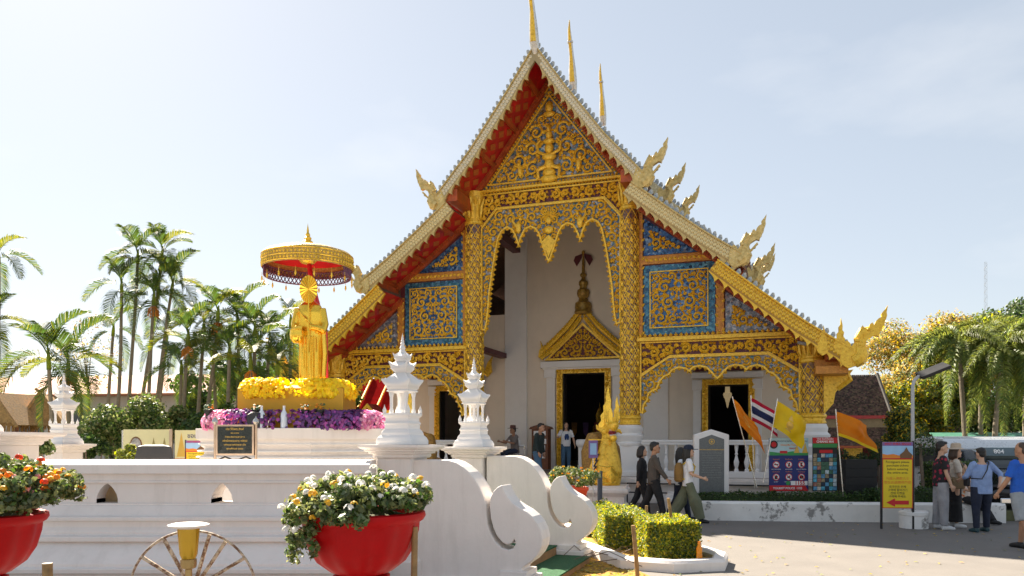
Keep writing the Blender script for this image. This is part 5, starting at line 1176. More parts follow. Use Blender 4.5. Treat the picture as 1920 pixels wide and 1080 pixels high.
    # clothes
    if top is not None:
        mb = MB(); g = 1.13; lo_ = hipz-.06-long_top
        tt = [(0,0,lo_)]+tor[1:5]+[(0,.005,hipz+.505)]
        mb.tube([T_(up(q)) for q in tt], [.128*fat*k*(1+long_top*.6),.130*fat*k,.125*fat*k,.132*fat*k,.108*k,.075*k], 14, flat=1.40)
        for i, s in enumerate((-1, 1)):
            sh, el, wr, d2 = J['arm', i]; q = [sh+Vector((-s*.05,0,.01)), sh]
            if sleeve <= 1: q += [sh.lerp(el, sleeve*.5), sh.lerp(el, sleeve)]; rr = [.075,.070,.066,.068]
            else: q += [sh.lerp(el,.5), el, el.lerp(wr,.5*(sleeve-1)), el.lerp(wr, sleeve-1)]; rr = [.075,.068,.060,.055,.050,.046]
            mb.tube([T_(v) for v in q], [r_*k for r_ in rr], 10)
        remesh(mb, 'shirt', top, .012, 2, p)
    if pants is not None:
        mb = MB(); mb.tube([T_((0,0,hipz-.08)), T_((0,0,hipz+.02)), T_(up((0,0,hipz+.12)))], [.118*fat*k,.122*fat*k,.112*fat*k], 14, flat=1.40)
        for i in (0, 1):
            h, kn, an = J['leg', i]
            if shorts: mb.tube([T_(h+Vector((0,0,.02))), T_(h.lerp(kn,.5)), T_(h.lerp(kn,1.02))], [.105*fat*k,.105*fat*k,.098*fat*k], 10)
            else: mb.tube([T_(h+Vector((0,0,.02))), T_(h.lerp(kn,.5)), T_(kn), T_(kn.lerp(an,.5)), T_(kn.lerp(an,.97))], [.10*fat*k,.092*fat*k*(.8+.2*pants_w),.082*k*max(1,pants_w),.070*k*pants_w,.062*k*pants_w], 10)
        remesh(mb, 'trousers', pants, .013, 2, p)
    if skirt is not None:
        mb = MB(); zb = min(J['leg', i][2].z for i in (0,1)); mb.tube([T_((0,0,hipz+.1)), T_((0,0,hipz-.1)), T_((0,0,(hipz+zb)/2)), T_((0,.0,zb+.05))], [.115*k,.13*k,.14*k,.16*k], 14, flat=1.35); remesh(mb, 'skirt', skirt, .015, 2, p)
    for i, s in enumerate((-1, 1)):
        h, kn, an = J['leg', i]; mb = MB()
        mb.tube([T_(an+Vector((0,.045,-.035))), T_(an+Vector((0,-.05,-.03))), T_(an+Vector((s*.008,-.13,-.042))), T_(an+Vector((s*.01,-.19,-.05)))], [.046*k,.050*k,.044*k,.028*k], 10); mb.tube([T_(an+Vector((0,.01,-.03))), T_(an+Vector((0,.0,.03)))], [.046*k,.042*k], 8)
        remesh(mb, 'shoe', shoes or BLACK, .012, 1, p)
    p['_k'] = k
    return p, T_, Hd, J, hipz, up
def bag(p, T_, up, hz, m, strap, side_=1, z=.02, y=-.02, size=(.10,.24,.22)):
    mb = MB(); c = T_(up((side_*.24, y, hz+z))); mb.boxm(Matrix.Translation(c), *size); b = mb.obj('shoulder_bag', m, p, False, bevel=.025)
    mb = MB(); mb.tube([c+Vector((0,0,size[2]/2)), T_(up((side_*.15,-.19,hz+.20))), T_(up((side_*.03,-.185,hz+.36))), T_(up((-side_*.09,-.10,hz+.545))), T_(up((-side_*.10,.08,hz+.55))), T_(up((side_*.03,.19,hz+.38))), T_(up((side_*.15,.20,hz+.20))), c+Vector((0,.05,size[2]/2))], .011, 6); mb.obj('strap', strap, b)
TAN = mat('tan_leather', (.30,.20,.10), .6, 0, .15)
NAVY = cloth_mat('navy_cloth', (.012,.018,.04)); BLK = cloth_mat('black_cloth', (.012,.012,.014)); GREYP = cloth_mat('grey_trousers', (.30,.30,.32)); OLIVE = cloth_mat('olive_cloth', (.13,.14,.085)); WHT = cloth_mat('white_tshirt', (.72,.72,.74))
DENIM = cloth_mat('denim', (.06,.13,.22)); BLUET = cloth_mat('bright_blue_tshirt', (.012,.10,.50)); LTB = cloth_mat('pale_blue_shirt', (.24,.34,.58)); CREAM = cloth_mat('cream_top', (.62,.55,.45)); JACK = cloth_mat('taupe_jacket', (.075,.062,.052))
FLO1 = floral('dark_floral_shirt', (.015,.013,.016), ((.45,.03,.05), (.30,.02,.05)), 11); FLO2 = floral('bright_floral_blouse', (.62,.55,.50), ((.55,.06,.08), (.65,.30,.06)), 14)
SHW = mat('white_shoe', (.62,.62,.62), .5); SHT = mat('teal_shoe', (.02,.06,.07), .5); GREYS = cloth_mat('grey_shorts', (.28,.31,.34)); TEALJ = cloth_mat('dark_green_jacket', (.015,.025,.024))
# group at the right
p, T_, Hd, J, hz, up = person('person in dark red-flowered shirt and grey trousers, looking right', tuple(W3(1764,15.45)), R(75), 1.72, 1, 'short', HAIRB, FLO1, .75, GREYP, 1.15, shoes=SHW, legs=((3,2,3),(-3,2,3)), arms=((8,6,12,0),(0,10,14,0)), fat=1.16)
p, T_, Hd, J, hz, up = person('person in cream top, black skirt and beige bucket hat', tuple(W3(1790,15.8)), R(70), 1.62, 1, 'bob', HAIRN, CREAM, .8, None, skirt=BLK, shoes=SHW, legs=((2,2,2),(-2,2,2)), arms=((10,6,25,0),(0,8,12,0)), fat=1.05)
bag(p, T_, up, hz, TAN, TAN, -1, .05)
mb = MB(); mb.lathe([(.165,-.005),(.16,.0),(.10,.03),(.095,.10),(.07,.125),(.0,.13)], 20, tuple(Hd((0,0,.075)))); mb.obj('bucket_hat', mat('beige_hat', (.50,.40,.30), .8), p)
p, T_, Hd, J, hz, up = person('person in bright floral blouse sitting on the white kerb', tuple(W3(1811,16.72)+Vector((0,0,.50))), R(35), 1.60, 1, 'bob', HAIRB, FLO2, .8, BLK, shoes=BLACK, legs=((80,50,4),(62,30,4)), arms=((30,6,50,.2),(25,6,60,.2)), sit=True, lean=-8)
p, T_, Hd, J, hz, up = person('person in pale blue shirt seen from behind, hand on hip', tuple(W3(1840,15.0)), R(188), 1.60, 1, 'short', HAIRB, LTB, 1.35, NAVY, 1.0, shoes=SHT, legs=((5,3,5),(-3,2,5)), arms=((-28,34,-10,.9),(18,18,55,.3)), fat=1.22, long_top=.06)
bag(p, T_, up, hz, BLACK, BLACK, 1, .12, -.12, (.06,.14,.16))
p, T_, Hd, J, hz, up = person('person in bright blue t-shirt and grey shorts at the right edge', tuple(W3(1917,12.6)), R(-160), 1.72, 0, 'crop', HAIRN, BLUET, .8, GREYS, shorts=True, shoes=BLACK, legs=((12,6,3),(-14,10,3)), arms=((-8,12,16,0),(14,12,20,0)), fat=1.15)
# walking pairs by the naga plinth
p, T_, Hd, J, hz, up = person('person in black with bobbed black hair walking behind a jacketed man', tuple(W3(1203,17.9)), R(80), 1.62, 1, 'bob', HAIRB, BLK, 1.95, BLK, 1.0, legs=((14,6,2),(-16,14,2)), arms=((-14,6,10,0),(16,6,14,0)))
p, T_, Hd, J, hz, up = person('person in taupe jacket and black trousers walking right', tuple(W3(1226,17.0)), R(82), 1.73, 0, 'short', HAIRB, JACK, 1.95, BLK, 1.0, legs=((18,6,2),(-18,16,2)), arms=((26,6,10,0),(-8,6,14,0)), fat=1.08)
mb = MB(); mb.tube([T_(up((.06,-.10,hz+.50))), T_(up((-.10,-.155,hz+.2))), T_(up((-.16,-.08,hz+.02)))], .012, 6); mb.obj('bag_strap', BLACK, p)
mb = MB(); a = Hd((-.035,-.105,.006)); b = Hd((.035,-.105,.006))
for c_ in (a, b): mb.tube([c_+Vector((.022*math.cos(t*.785), 0, .018*math.sin(t*.785))) for t in range(9)], .003, 4)
mb.obj('glasses', BLACK, p)
p, T_, Hd, J, hz, up = person('person in blue jeans half hidden behind the capped walker', tuple(W3(1276,17.3)), R(80), 1.60, 1, 'long', HAIRB, WHT, .8, NAVY, 1.0, legs=((16,6,2),(-14,14,2)), arms=((10,6,14,0),(-10,6,14,0)))
p, T_, Hd, J, hz, up = person('person in white t-shirt, olive wide trousers and navy cap', tuple(W3(1290,16.7)), R(84), 1.66, 1, 'long', HAIRB, WHT, .8, OLIVE, 1.75, shoes=BLACK, legs=((20,4,2),(-20,12,2)), arms=((10,8,60,.1),(4,6,18,0)))
mb = MB(); mb.lathe([(.10,.0),(.102,.03),(.085,.08),(.04,.105),(.0,.11)], 16, tuple(Hd((0,.01,.055))), sy=1.1); c = Hd((0,-.13,.058)); mb.boxm(Matrix.Translation(c), .13, .13, .014); mb.obj('cap', NAVY, p)
mb = MB(); c = T_(up((0,.20,hz+.26))); mb.lathe([(.10,-.22),(.15,-.18),(.155,0),(.13,.14),(.06,.20)], 14, tuple(c), sx=1.0, sy=.68); bp = mb.obj('backpack', mat('ochre_backpack', (.24,.13,.03), .8, 0, .2, 6, .2, 40), p)
for s in (-1, 1):
    mb = MB(); mb.tube([T_(up((s*.10,.12,hz+.42))), T_(up((s*.11,.0,hz+.545))), T_(up((s*.11,-.14,hz+.38))), T_(up((s*.13,-.06,hz+.12))), T_(up((s*.11,.13,hz+.1)))], .018, 6); mb.obj('strap', mat('yellow_strap', (.55,.36,.03), .7), bp)
# on the temple stair and porch
p, T_, Hd, J, hz, up = person('person in dark jacket and jeans walking down the temple stair', tuple(W3(1008,22.4,.54)), R(60), 1.72, 0, 'short', HAIRB, TEALJ, 1.95, DENIM, 1.05, shoes=SHW, legs=((16,10,3),(-10,12,3)), arms=((4,10,18,0),(-8,10,18,0)), fat=1.12, lean=8)
p, T_, Hd, J, hz, up = person('person in white printed t-shirt and jeans at the temple door', tuple(at(1061,880,27.3)), R(8), 1.63, 1, 'long', HAIRB, WHT, .8, DENIM, 1.1, legs=((6,3,3),(-4,4,3)), arms=((25,30,70,0),(-4,22,10,0)))
mb = MB(); mb.prism([(-.07,-.12),(-.09,.0),(-.05,.10),(.05,.10),(.09,.0),(.07,-.12),(.02,-.12),(0,-.03),(-.02,-.12)], lambda a,b,h: tuple(T_(up((a,-.155-h,hz+.30+b)))), .006); mb.obj('print', mat('navy_print', (.02,.05,.16), .8), p, False)
p, T_, Hd, J, hz, up = person('person in grey shirt and brown hat sitting in the porch', tuple(at(966,846,25.3)), R(-60), 1.66, 2, 'short', HAIRB, cloth_mat('grey_shirt', (.14,.12,.11)), .9, NAVY, legs=((85,85,5),(85,80,5)), arms=((40,10,60,.2),(35,10,70,.2)), sit=True, lean=6)
mb = MB(); mb.lathe([(.18,0),(.175,.012),(.10,.015),(.092,.10),(.06,.115),(.0,.11)], 18, tuple(Hd((0,0,.07)))); mb.obj('brimmed_hat', mat('brown_felt', (.09,.04,.03), .8), p)
# ---------------------------------------------------------------- balustrades, porch things
def balustrade(label, u0, u1, v):
    B = thing('porch_balustrade', label, 'balustrade', tw(0,v,0), -PHI); L_ = u1-u0
    mb = MB(); mb.box(u0,u1,-.10,.10,1.66,1.80); mb.box(u0,u1,-.13,.13,1.74,1.795); mb.obj('handrail', WHITE2, B, False, bevel=.01)
    mb = MB(); mb.box(u0,u1,-.10,.10,FL,FL+.18); mb.obj('bottom_rail', WHITE2, B, False, bevel=.01)
    n = int(L_/.27); mb = MB(); mb.lathe([(.06,0),(.06,.06),(.035,.09),(.065,.20),(.075,.28),(.04,.40),(.03,.46),(.05,.50),(.03,.54),(.05,.66),(.055,.72),(.06,.76)], 10); me = mb.mesh('baluster', WHITE2)
    for k in range(n): link('baluster', me, B, Matrix.Translation((u0+(k+.5)*L_/n,0,FL+.18)))
balustrade('white porch balustrade right of the temple stair', 2.95, 7.2, -.35)
balustrade('white porch balustrade left of the temple stair', -7.2, -2.95, -.35)
for k, (px, Y, lab) in enumerate(((960,25.6,'white octagonal post with steel rail left of the main door'),(1096,25.2,'white octagonal post with steel rail right of the main door'))):
    q = thing('stair_post', lab, 'post', W3(px,Y,.0)); mb = MB(); mb.lathe([(.22,.5),(.22,1.55),(.28,1.62),(.30,1.68),(.30,1.78),(.24,1.82)], 8, ph=.39); mb.obj('shaft', WHITE2, q, False, bevel=.01)
    mb = MB(); mb.tube([(.42,-.3,.4),(.42,-.3,1.62)], .03, 8); mb.tube([(.1,-.3,1.60),(.46,-.3,1.60)], .025, 8); mb.obj('steel_rail', STEEL, q)
q = thing('wooden_cabinet', 'tall brown wooden cabinet with peaked top beside the main door', 'cabinet', at(1015,880,27.2), -PHI)
mb = MB(); mb.box(-.30,.30,-.2,.2,0,1.42); mb.prism([(-.40,1.42),(.40,1.42),(.34,1.50),(0,1.60),(-.34,1.50)], lambda a,b,h: (a,.24-h,b), .48); mb.obj('case', WOOD, q, False, bevel=.01)
for a0,a1,b0,b1 in ((-.22,-.04,1.2,1.36),(.06,.22,1.2,1.36),(.02,.24,.9,1.08),(-.1,.2,.4,.85)):
    mb = MB(); mb.box(a0,a1,-.21,-.202,b0,b1); mb.obj('paper_notice', WHITE2, q, False)
q = thing('chandelier', 'pale tiered chandelier hanging inside the right-hand door', 'chandelier', at(1364,750,32)); q.scale = (.7,.7,.7); LIT = mat('lit_crystal', (.8,.7,.5), .4)
LIT.node_tree.nodes['Principled BSDF'].inputs['Emission Color'].default_value = (1,.75,.4,1); LIT.node_tree.nodes['Principled BSDF'].inputs['Emission Strength'].default_value = .06
mb = MB(); mb.tube([(0,0,.9),(0,0,2.2)], .012, 5); mb.lathe([(.0,-.5),(.05,-.4),(.10,-.12),(.12,-.1),(.16,.1),(.20,.12),(.26,.3),(.24,.42),(.15,.45),(.13,.9),(.07,1.1),(.0,1.12)], 14); mb.obj('body', LIT, q)
q = thing('gilded_shrine', 'small red and gold gabled shrine under the left porch', 'shrine', tw(-6.75,.9,FL), -PHI+.1)
mb = MB(); mb.box(-.55,.55,-.4,.4,0,.75); mb.box(-.62,.62,-.46,.46,.75,.85); mb.obj('base', GOLD, q, False)
for x in (-.45,.45):
    for y in (-.32,.32): mb = MB(); mb.lathe([(.04,.85),(.04,1.55)], 8, (x,y,0)); mb.obj('post', REDL, q)
mb = MB(); mb.prism([(-.8,1.5),(.8,1.5),(0,2.35)], lambda a,b,h: (a,.45-h,b), .9); mb.obj('roof', mat('shrine_red', (.48,.01,.012), .45, 0, .1), q, False)
mb = MB(); TRI3 = [(-.8,1.5),(.8,1.5),(0,2.35)]; ring(mb, TRI3, inset(TRI3,.1), PV(-.45), .05); scrolls(mb, inset(TRI3,.1), PV(-.45), 71, .16, .04, .02, ax=0.0, tries=150)
for s in (-1,1): mb.prism([(s*.78,1.45),(s*.98,1.6),(s*.92,1.85),(s*1.0,2.1),(s*.8,1.8),(s*.7,1.55)], PV(-.4), .08)
mb.obj('gilt_gable', GOLD, q, False)
# ---- stair nagas
def naga_statue(label, u, v, sg, lab2):
    n = thing('naga_statue', label, 'naga statue', tw(u,v,.67), -PHI*.6, 'naga guardians of the stair'); n.scale = (sg,1,1)
    mb = MB(); mb.tube([(0,.05,-.03),(0,.05,.12),(.02,.02,.36),(.02,0,.62),(.02,.02,.88),(.03,.03,1.10),(.04,0,1.25)], [.31,.34,.36,.31,.235,.185,.17], 18); mb.ball((.03,.0,1.34), (.20,.20,.15), 12, 8)
    mb.tube([(.04,0,1.38),(.12,-.18,1.44),(.20,-.36,1.46),(.25,-.45,1.53)], [.17,.15,.11,.04], 12); mb.tube([(.03,0,1.24),(.11,-.16,1.20),(.19,-.32,1.17),(.23,-.38,1.20)], [.13,.11,.09,.03], 10)
    for s in (-1,1): mb.ball((.10+s*.11,-.14+s*.05,1.54), .045, 8, 6)
    mb.tube([(.16,-.02,1.36),(.30,.02,1.36),(.36,.03,1.28)], [.06,.05,.02], 6); mb.tube([(-.12,-.02,1.36),(-.24,.0,1.42),(-.27,.0,1.52)], [.06,.05,.02], 6)
    remesh(mb, 'body', GOLD, .02, 2, n)
    mb = MB()
    for k in range(8): z = .06+k*.135; r_ = (.36,.375,.375,.35,.31,.265,.225,.195)[k]; mb.tube([(.02+r_*.85*math.sin(a), .02-r_*1.0*math.cos(a), z+.05*abs(a)) for a in [-.8,-.4,0,.4,.8]], .018, 5)
    mb.obj('belly_plates', GOLDB, n)
    mb = MB(); mb.prism([(.12,.06),(.30,.27),(.12,.48),(-.06,.27)], lambda a,b,h: (a, -.345-h+.25*(a-.02)**2*4, b), .03); mb.prism([(.12,.15),(.22,.27),(.12,.39),(.02,.27)], lambda a,b,h: (a, -.375-h+.25*(a-.02)**2*4, b), .03); mb.obj('chest_diamond', GOLDB, n, False)
    for k, (pl, y) in enumerate((([(-.20,1.36),(-.22,1.52),(-.15,1.62),(-.17,1.74),(-.09,1.84),(-.10,1.98),(-.03,2.08),(-.03,2.24),(.03,2.50),(.06,2.26),(.10,2.10),(.09,1.96),(.14,1.80),(.13,1.40)], .06), ([(.10,1.45),(.12,1.66),(.16,1.72),(.155,1.86),(.20,1.93),(.20,2.06),(.245,2.24),(.265,2.06),(.30,1.96),(.285,1.84),(.32,1.70),(.28,1.58),(.26,1.42)], .10))):
        mb = MB(); mb.prism(pl, PV(y), .08)
        for j in range(3): c_ = [(sum(p[0] for p in pl)/len(pl)+(j-1)*.045, z) for z in (1.45,1.62,1.78)]; mb.tube([(c_[0][0],y-.09,1.45),(c_[1][0]*.98,y-.10,1.64),(c_[2][0]*.9+.02,y-.09,1.86)], [.02,.022,.008], 5)
        mb.obj('crest', GOLDB, n, False, bevel=.012)
    mb = MB(); mb.ball((.14,-.24,1.315), (.10,.14,.07), 8, 6); mb.obj('mouth', mat('naga_mouth', (.22,.015,.03), .5), n)
    mb = MB()
    for k in range(7): a = -.9+k*.3; mb.lathe([(.016,0),(.0,-.055)], 5, (.17+.10*math.sin(a),-.28-.10*math.cos(a),1.40)); mb.lathe([(.014,0),(.0,.05)], 5, (.16+.08*math.sin(a),-.24-.09*math.cos(a),1.235))
    mb.obj('teeth', WHITE2, n, False)
    mb = MB(); pts = [(-.34,.12,-.02),(-.42,.16,.35),(-.43,.22,.80),(-.34,.35,1.12),(-.16,.55,1.15),(.02,.8,.85),(.05,1.2,.45),(.02,1.9,.45),(.0,2.6,.40),(.0,3.3,.25)]; mb.tube(pts, [.20,.23,.25,.25,.25,.26,.24,.22,.18,.10], 14)
    cl = mb.obj('coil', mat('brown_gold_scales', (.26,.13,.03), .5, .25, .4, 20, .9, 26, col2=(.44,.25,.05)), n)
    mb = MB(); mb.prism([(-.36,.02),(-.16,.08),(-.12,.5),(-.22,.86),(-.36,.66),(-.46,.32)], PV(-.14), .05); fn = mb.obj('side_fin', YGOLD, n, False, bevel=.01)
    for k in range(4): mb = MB(); mb.tube([(-.40+.04*k,-.2,.16+.15*k),(-.28+.03*k,-.2,.34+.15*k)], .018, 4); mb.obj('enamel_stripe', mat('blue_enamel', (.01,.03,.08), .4), fn)
    pd = thing('naga_plinth', lab2, 'plinth', tw(u,v,0), -PHI*.6, 'plinths of the naga guardians')
    mb = MB(); sqtier(mb, (0,.1,0), [(.58,0),(.58,.10),(.50,.16),(.44,.24),(.44,.40),(.50,.46),(.54,.50),(.54,.58),(.50,.60),(.50,.67)], 0); mb.obj('block', WHITE, pd, True, bevel=.01, ang=20)
naga_statue('golden naga rearing at the right of the temple stair', 2.72, -4.2, 1, 'moulded white plinth carrying the right-hand naga')
naga_statue('golden naga at the left of the temple stair, behind the lantern', -2.72, -4.2, -1, 'moulded white plinth carrying the left-hand naga')
# ---- lettered boards
def stand_text(s, size, m, parent, x, z, y=-.02, align='CENTER', bold=0.0, name='lettering'):
    return link(name, text_mesh(s, size, m, name, align, .0008, bold), parent, Matrix.Translation((x,y,z)) @ Matrix.Rotation(R(90),4,'X'))
INKW = mat('white_ink', (.78,.78,.78), .6, 0, .02); INKK = mat('black_ink', (.015,.015,.015), .6, 0, .02); INKR = mat('red_ink', (.55,.015,.02), .6, 0, .02); INKO = mat('orange_ink', (.70,.22,.02), .6, 0, .02); INKG = mat('gold_ink', (.62,.40,.08), .4, .4, .05); INKB = mat('navy_ink', (.02,.03,.16), .6, 0, .02); INKS = mat('sky_ink', (.30,.50,.72), .6, 0, .1, 3); INKGR = mat('green_ink', (.04,.28,.08), .6, 0, .1); INKP = mat('purple_ink', (.20,.12,.32), .6, 0, .1); YPAN = mat('yellow_board', (.72,.54,.01), .5, 0, .04, 2); CREAMB = mat('cream_board', (.60,.58,.34), .55, 0, .06, 2); BROWNI = mat('brown_ink', (.16,.08,.03), .6)
def quad(parent, name, x0, x1, z0, z1, y, m, t=.004):
    mb = MB(); mb.box(x0,x1,y-t,y,z0,z1); return mb.obj(name, m, parent, False)
def poly(parent, name, pts, y, m, t=.003):
    mb = MB(); mb.prism(pts, PV(y), t); return mb.obj(name, m, parent, False)
def disc(cx, cz, r, n=20): return [(cx+r*math.cos(2*math.pi*k/n), cz+r*math.sin(2*math.pi*k/n)) for k in range(n)]
def skyline(parent, x0, x1, z0, z1, y):
    quad(parent, 'printed_sky', x0, x1, z0, z1, y, INKS); w_ = x1-x0; h = z1-z0
    poly(parent, 'printed_trees', [(x0,z0),(x1,z0),(x1,z0+h*.25),(x0+w_*.8,z0+h*.32),(x0+w_*.6,z0+h*.2),(x0+w_*.35,z0+h*.35),(x0+w_*.15,z0+h*.28),(x0,z0+h*.36)], y-.005, INKO)
    poly(parent, 'printed_temple', [(x0+w_*.58,z0),(x0+w_*.95,z0),(x0+w_*.97,z0+h*.3),(x0+w_*.86,z0+h*.55),(x0+w_*.78,z0+h*.9),(x0+w_*.70,z0+h*.55),(x0+w_*.57,z0+h*.3)], y-.009, BROWNI)
def ticket_sign(label, loc, rz, k, full=True):
    s = thing('ticket_sign', label, 'sign', loc, rz); s.scale = (k,k,k)
    for x in (-.31,.31): mb = MB(); mb.box(x-.018,x+.018,-.02,.02,0,1.78); mb.obj('post', BLACK, s, False)
    quad(s, 'panel', -.30,.30,.42,1.76,-.0,YPAN,.02); quad(s, 'red_margin', -.30,.30,1.405,1.43,-.021,INKR); quad(s,'red_margin',-.30,.30,.42,.435,-.021,INKR)
    for x in (-.297,.285): quad(s, 'red_margin', x, x+.012, .436, 1.404, -.021, INKR)
    skyline(s, -.298,.298,1.43,1.68,-.021); quad(s,'title_band',-.298,.298,1.68,1.758,-.021,INKP)
    stand_text('WAT PHRA SINGH', .062, INKR, s, 0, 1.718, -.0265, bold=.001)
    for i, t in enumerate(('Foreigners please','purchase tickets','before entering','the entire area.')): stand_text(t, .066, INKK, s, 0, 1.355-.072*i, -.022)
    for i, t in enumerate(('凡進入佛殿人士','需在此處購買門票')): stand_text(t, .066, INKO, s, 0, 1.02-.08*i, -.022)
    for i, t in enumerate(('외국인은 전체','구역에 들어가기','전에 티켓을','구매해 주세요.')): stand_text(t, .058, INKK, s, 0, .85-.065*i, -.022)
    poly(s, 'red_arrow', [(-.22,.535),(-.05,.62),(-.05,.575),(.22,.575),(.22,.495),(-.05,.495),(-.05,.45)], -.021, INKR)
    return s
ticket_sign('tall yellow ticket sign with a red arrow by the lamp post', tuple(W3(1682,15.5)), R(-4), 1.0)
ticket_sign('small yellow ticket sign behind the enclosure wall', (-6.02,14.6,.70), R(6), .62)
# tourist police board
s = thing('notice_board', 'blue notice board with six prohibition symbols and number 1155', 'sign', (6.64,18.4,.07), R(3))
quad(s,'panel',-.48,.48,.50,1.78,0,INKB,.02); quad(s,'sky_print',-.478,.478,1.36,1.778,-.021,mat('pale_cyan_print',(.42,.60,.66),.6,0,.1,3))
poly(s,'hill_print',[(-.47,1.36),(.47,1.36),(.47,1.44),(.3,1.42),(.1,1.46),(-.2,1.42),(-.47,1.45)],-.026,INKGR); poly(s,'chedi_print',[(.12,1.42),(.26,1.42),(.20,1.62)],-.030,INKG); poly(s,'chedi_print',[(.32,1.42),(.46,1.42),(.40,1.66)],-.030,INKG)
quad(s,'red_truck_print',-.22,-.04,1.41,1.47,-.030,INKR); poly(s,'badge_print',disc(-.37,1.62,.10),-.026,INKK); poly(s,'badge_print',disc(-.37,1.62,.065),-.030,INKR)
stand_text('สถานีตำรวจท่องเที่ยว เชียงใหม่', .062, INKB, s, .08, 1.70, -.0265); stand_text('Chiang Mai Tourist Police', .055, INKO, s, .08, 1.61, -.0265, bold=.001); stand_text('ข้อแนะนำ', .05, INKR, s, .10, 1.53, -.0305, bold=.001)
for i, (cx, cz) in enumerate([(x,z) for z in (1.14,.84) for x in (-.31,0,.31)]):
    poly(s,'symbol_disc',disc(cx,cz,.085),-.021,INKR); poly(s,'symbol_disc',disc(cx,cz,.068),-.0245,INKW)
    shp = [[(cx-.05,cz-.012),(cx+.05,cz-.012),(cx+.05,cz+.012),(cx-.05,cz+.012)],[(cx-.03,cz-.05),(cx+.02,cz-.05),(cx+.03,cz+.04),(cx,cz+.05)],[(cx-.03,cz-.05),(cx+.04,cz-.05),(cx,cz),(cx+.035,cz+.05),(cx-.03,cz+.05)],[(cx-.04,cz-.05),(cx+.02,cz-.05),(cx+.04,cz+.02),(cx,cz+.05),(cx-.04,cz+.02)],[(cx-.04,cz-.02),(cx+.0,cz-.02),(cx+.03,cz-.05),(cx+.03,cz+.05),(cx,cz+.02),(cx-.04,cz+.02)],[(cx-.05,cz-.04),(cx+.05,cz-.04),(cx+.05,cz+.02),(cx+.02,cz+.045),(cx-.02,cz+.045),(cx-.05,cz+.02)]][i]
    poly(s,'symbol',shp,-.028,INKK)
    mb = MB(); mb.boxm(Matrix.Translation((cx,-.033,cz)) @ Matrix.Rotation(R(45),4,'Y'), .15,.003,.014); mb.obj('prohibition_bar', INKR, s, False)
    for j, t in enumerate((('ห้ามสูบบุหรี่','NO SMOKING'),('ห้ามเสียงดัง','NO NOISE'),('ห้ามทิ้งขยะ','NO LITTERING'),('ห้ามส่งเสียง','QUIET'),('ห้ามใช้เสียง','NO SPEAKER'),('ห้ามขายของ','NO VENDING'))[i]): stand_text(t, .036, (INKO, INKW)[j], s, cx, cz+(.125 if j == 0 else -.115), -.0215)
quad(s,'phone_band',.05,.46,.645,.745,-.021,INKW); stand_text('1155', .125, INKR, s, .27, .695, -.0255, bold=.004); poly(s,'phone_symbol',disc(-.02,.695,.05),-.021,INKGR)
poly(s,'red_band',[(-.478,.505),(.478,.505),(.40,.64),(-.478,.64)],-.021,INKR); stand_text('TOURIST POLICE  1155', .07, INKW, s, -.03, .57, -.0255, bold=.002)
for x in (-.44,.44): mb = MB(); mb.box(x-.02,x+.02,.004,.04,0,1.7); mb.obj('post', STEEL, s, False)
# collage poster
s = thing('poster_board', 'narrow tourist poster covered with a grid of small photographs', 'sign', (7.47,18.3,.06), R(2))
quad(s,'panel',-.30,.30,.52,1.80,0,INKK,.02); quad(s,'title_band',-.298,.298,1.66,1.798,-.021,INKR); stand_text('Visit ยินดีต้อนรับ', .06, INKW, s, -.0, 1.765, -.0255, bold=.001); stand_text('CHIANG MAI', .072, INKW, s, -.0, 1.70, -.0255, bold=.003)
quad(s,'landscape_print',-.298,.298,1.56,1.655,-.021,INKGR); quad(s,'strip',-.29,.29,1.52,1.55,-.021,INKK); quad(s,'red_strip',-.14,.18,1.43,1.505,-.021,INKR)
rng = random.Random(5); PALC = [mat('tile_%d' % i, c, .6, 0, .5, 25) for i, c in enumerate(((.10,.30,.50),(.45,.55,.60),(.06,.16,.10),(.30,.24,.14),(.55,.52,.46),(.08,.36,.50),(.02,.04,.07),(.38,.16,.12)))]
for r_ in range(9):
    for c in range(6): quad(s,'photo_tile',-.285+.096*c,-.285+.096*c+.086,.54+.098*r_,.54+.098*r_+.088,-.021,PALC[rng.choice((0,1,2,3,4,5,6,7,5,0,6))],.003)
for x in (-.26,.26): mb = MB(); mb.box(x-.02,x+.02,.004,.04,0,1.7); mb.obj('post', STEEL, s, False)
# stele
s = thing('inscribed_stele', 'grey inscribed stone slab in a white pointed frame', 'monument', (4.93,19.0,0), R(-6))
mb = MB(); mb.prism([(-.42,.2),(.42,.2),(.42,1.93),(0,2.06),(-.42,1.93)], PV(.14), .28); mb.obj('frame', WHITE2, s, False, bevel=.02)
mb = MB(); mb.prism([(-.30,.3),(.30,.3),(.30,1.82),(0,1.93),(-.30,1.82)], PV(-.14), .012); mb.obj('slab', mat('grey_granite', (.13,.14,.14), .45, 0, .2, 30), s, False)
stand_text('WAT PHRA SINGH WORAMAHAVIHAN', .034, INKG, s, 0, 1.56, -.153, bold=.001); mb = MB(); ring(mb, disc(0,1.76,.07), disc(0,1.76,.055), PV(-.152), .006); mb.prism(disc(0,1.76,.03,6), PV(-.152), .006); mb.obj('gilt_emblem', INKG, s, False)
for i in range(11): stand_text(('Built in 1345 by King Phayu of the Mangrai','dynasty to enshrine the ashes of his father','this temple houses the revered image','known as the lion lord of the north and')[i % 4], .028, mat('grey_lettering', (.30,.30,.28), .6), s, 0, 1.48-.06*i, -.153)
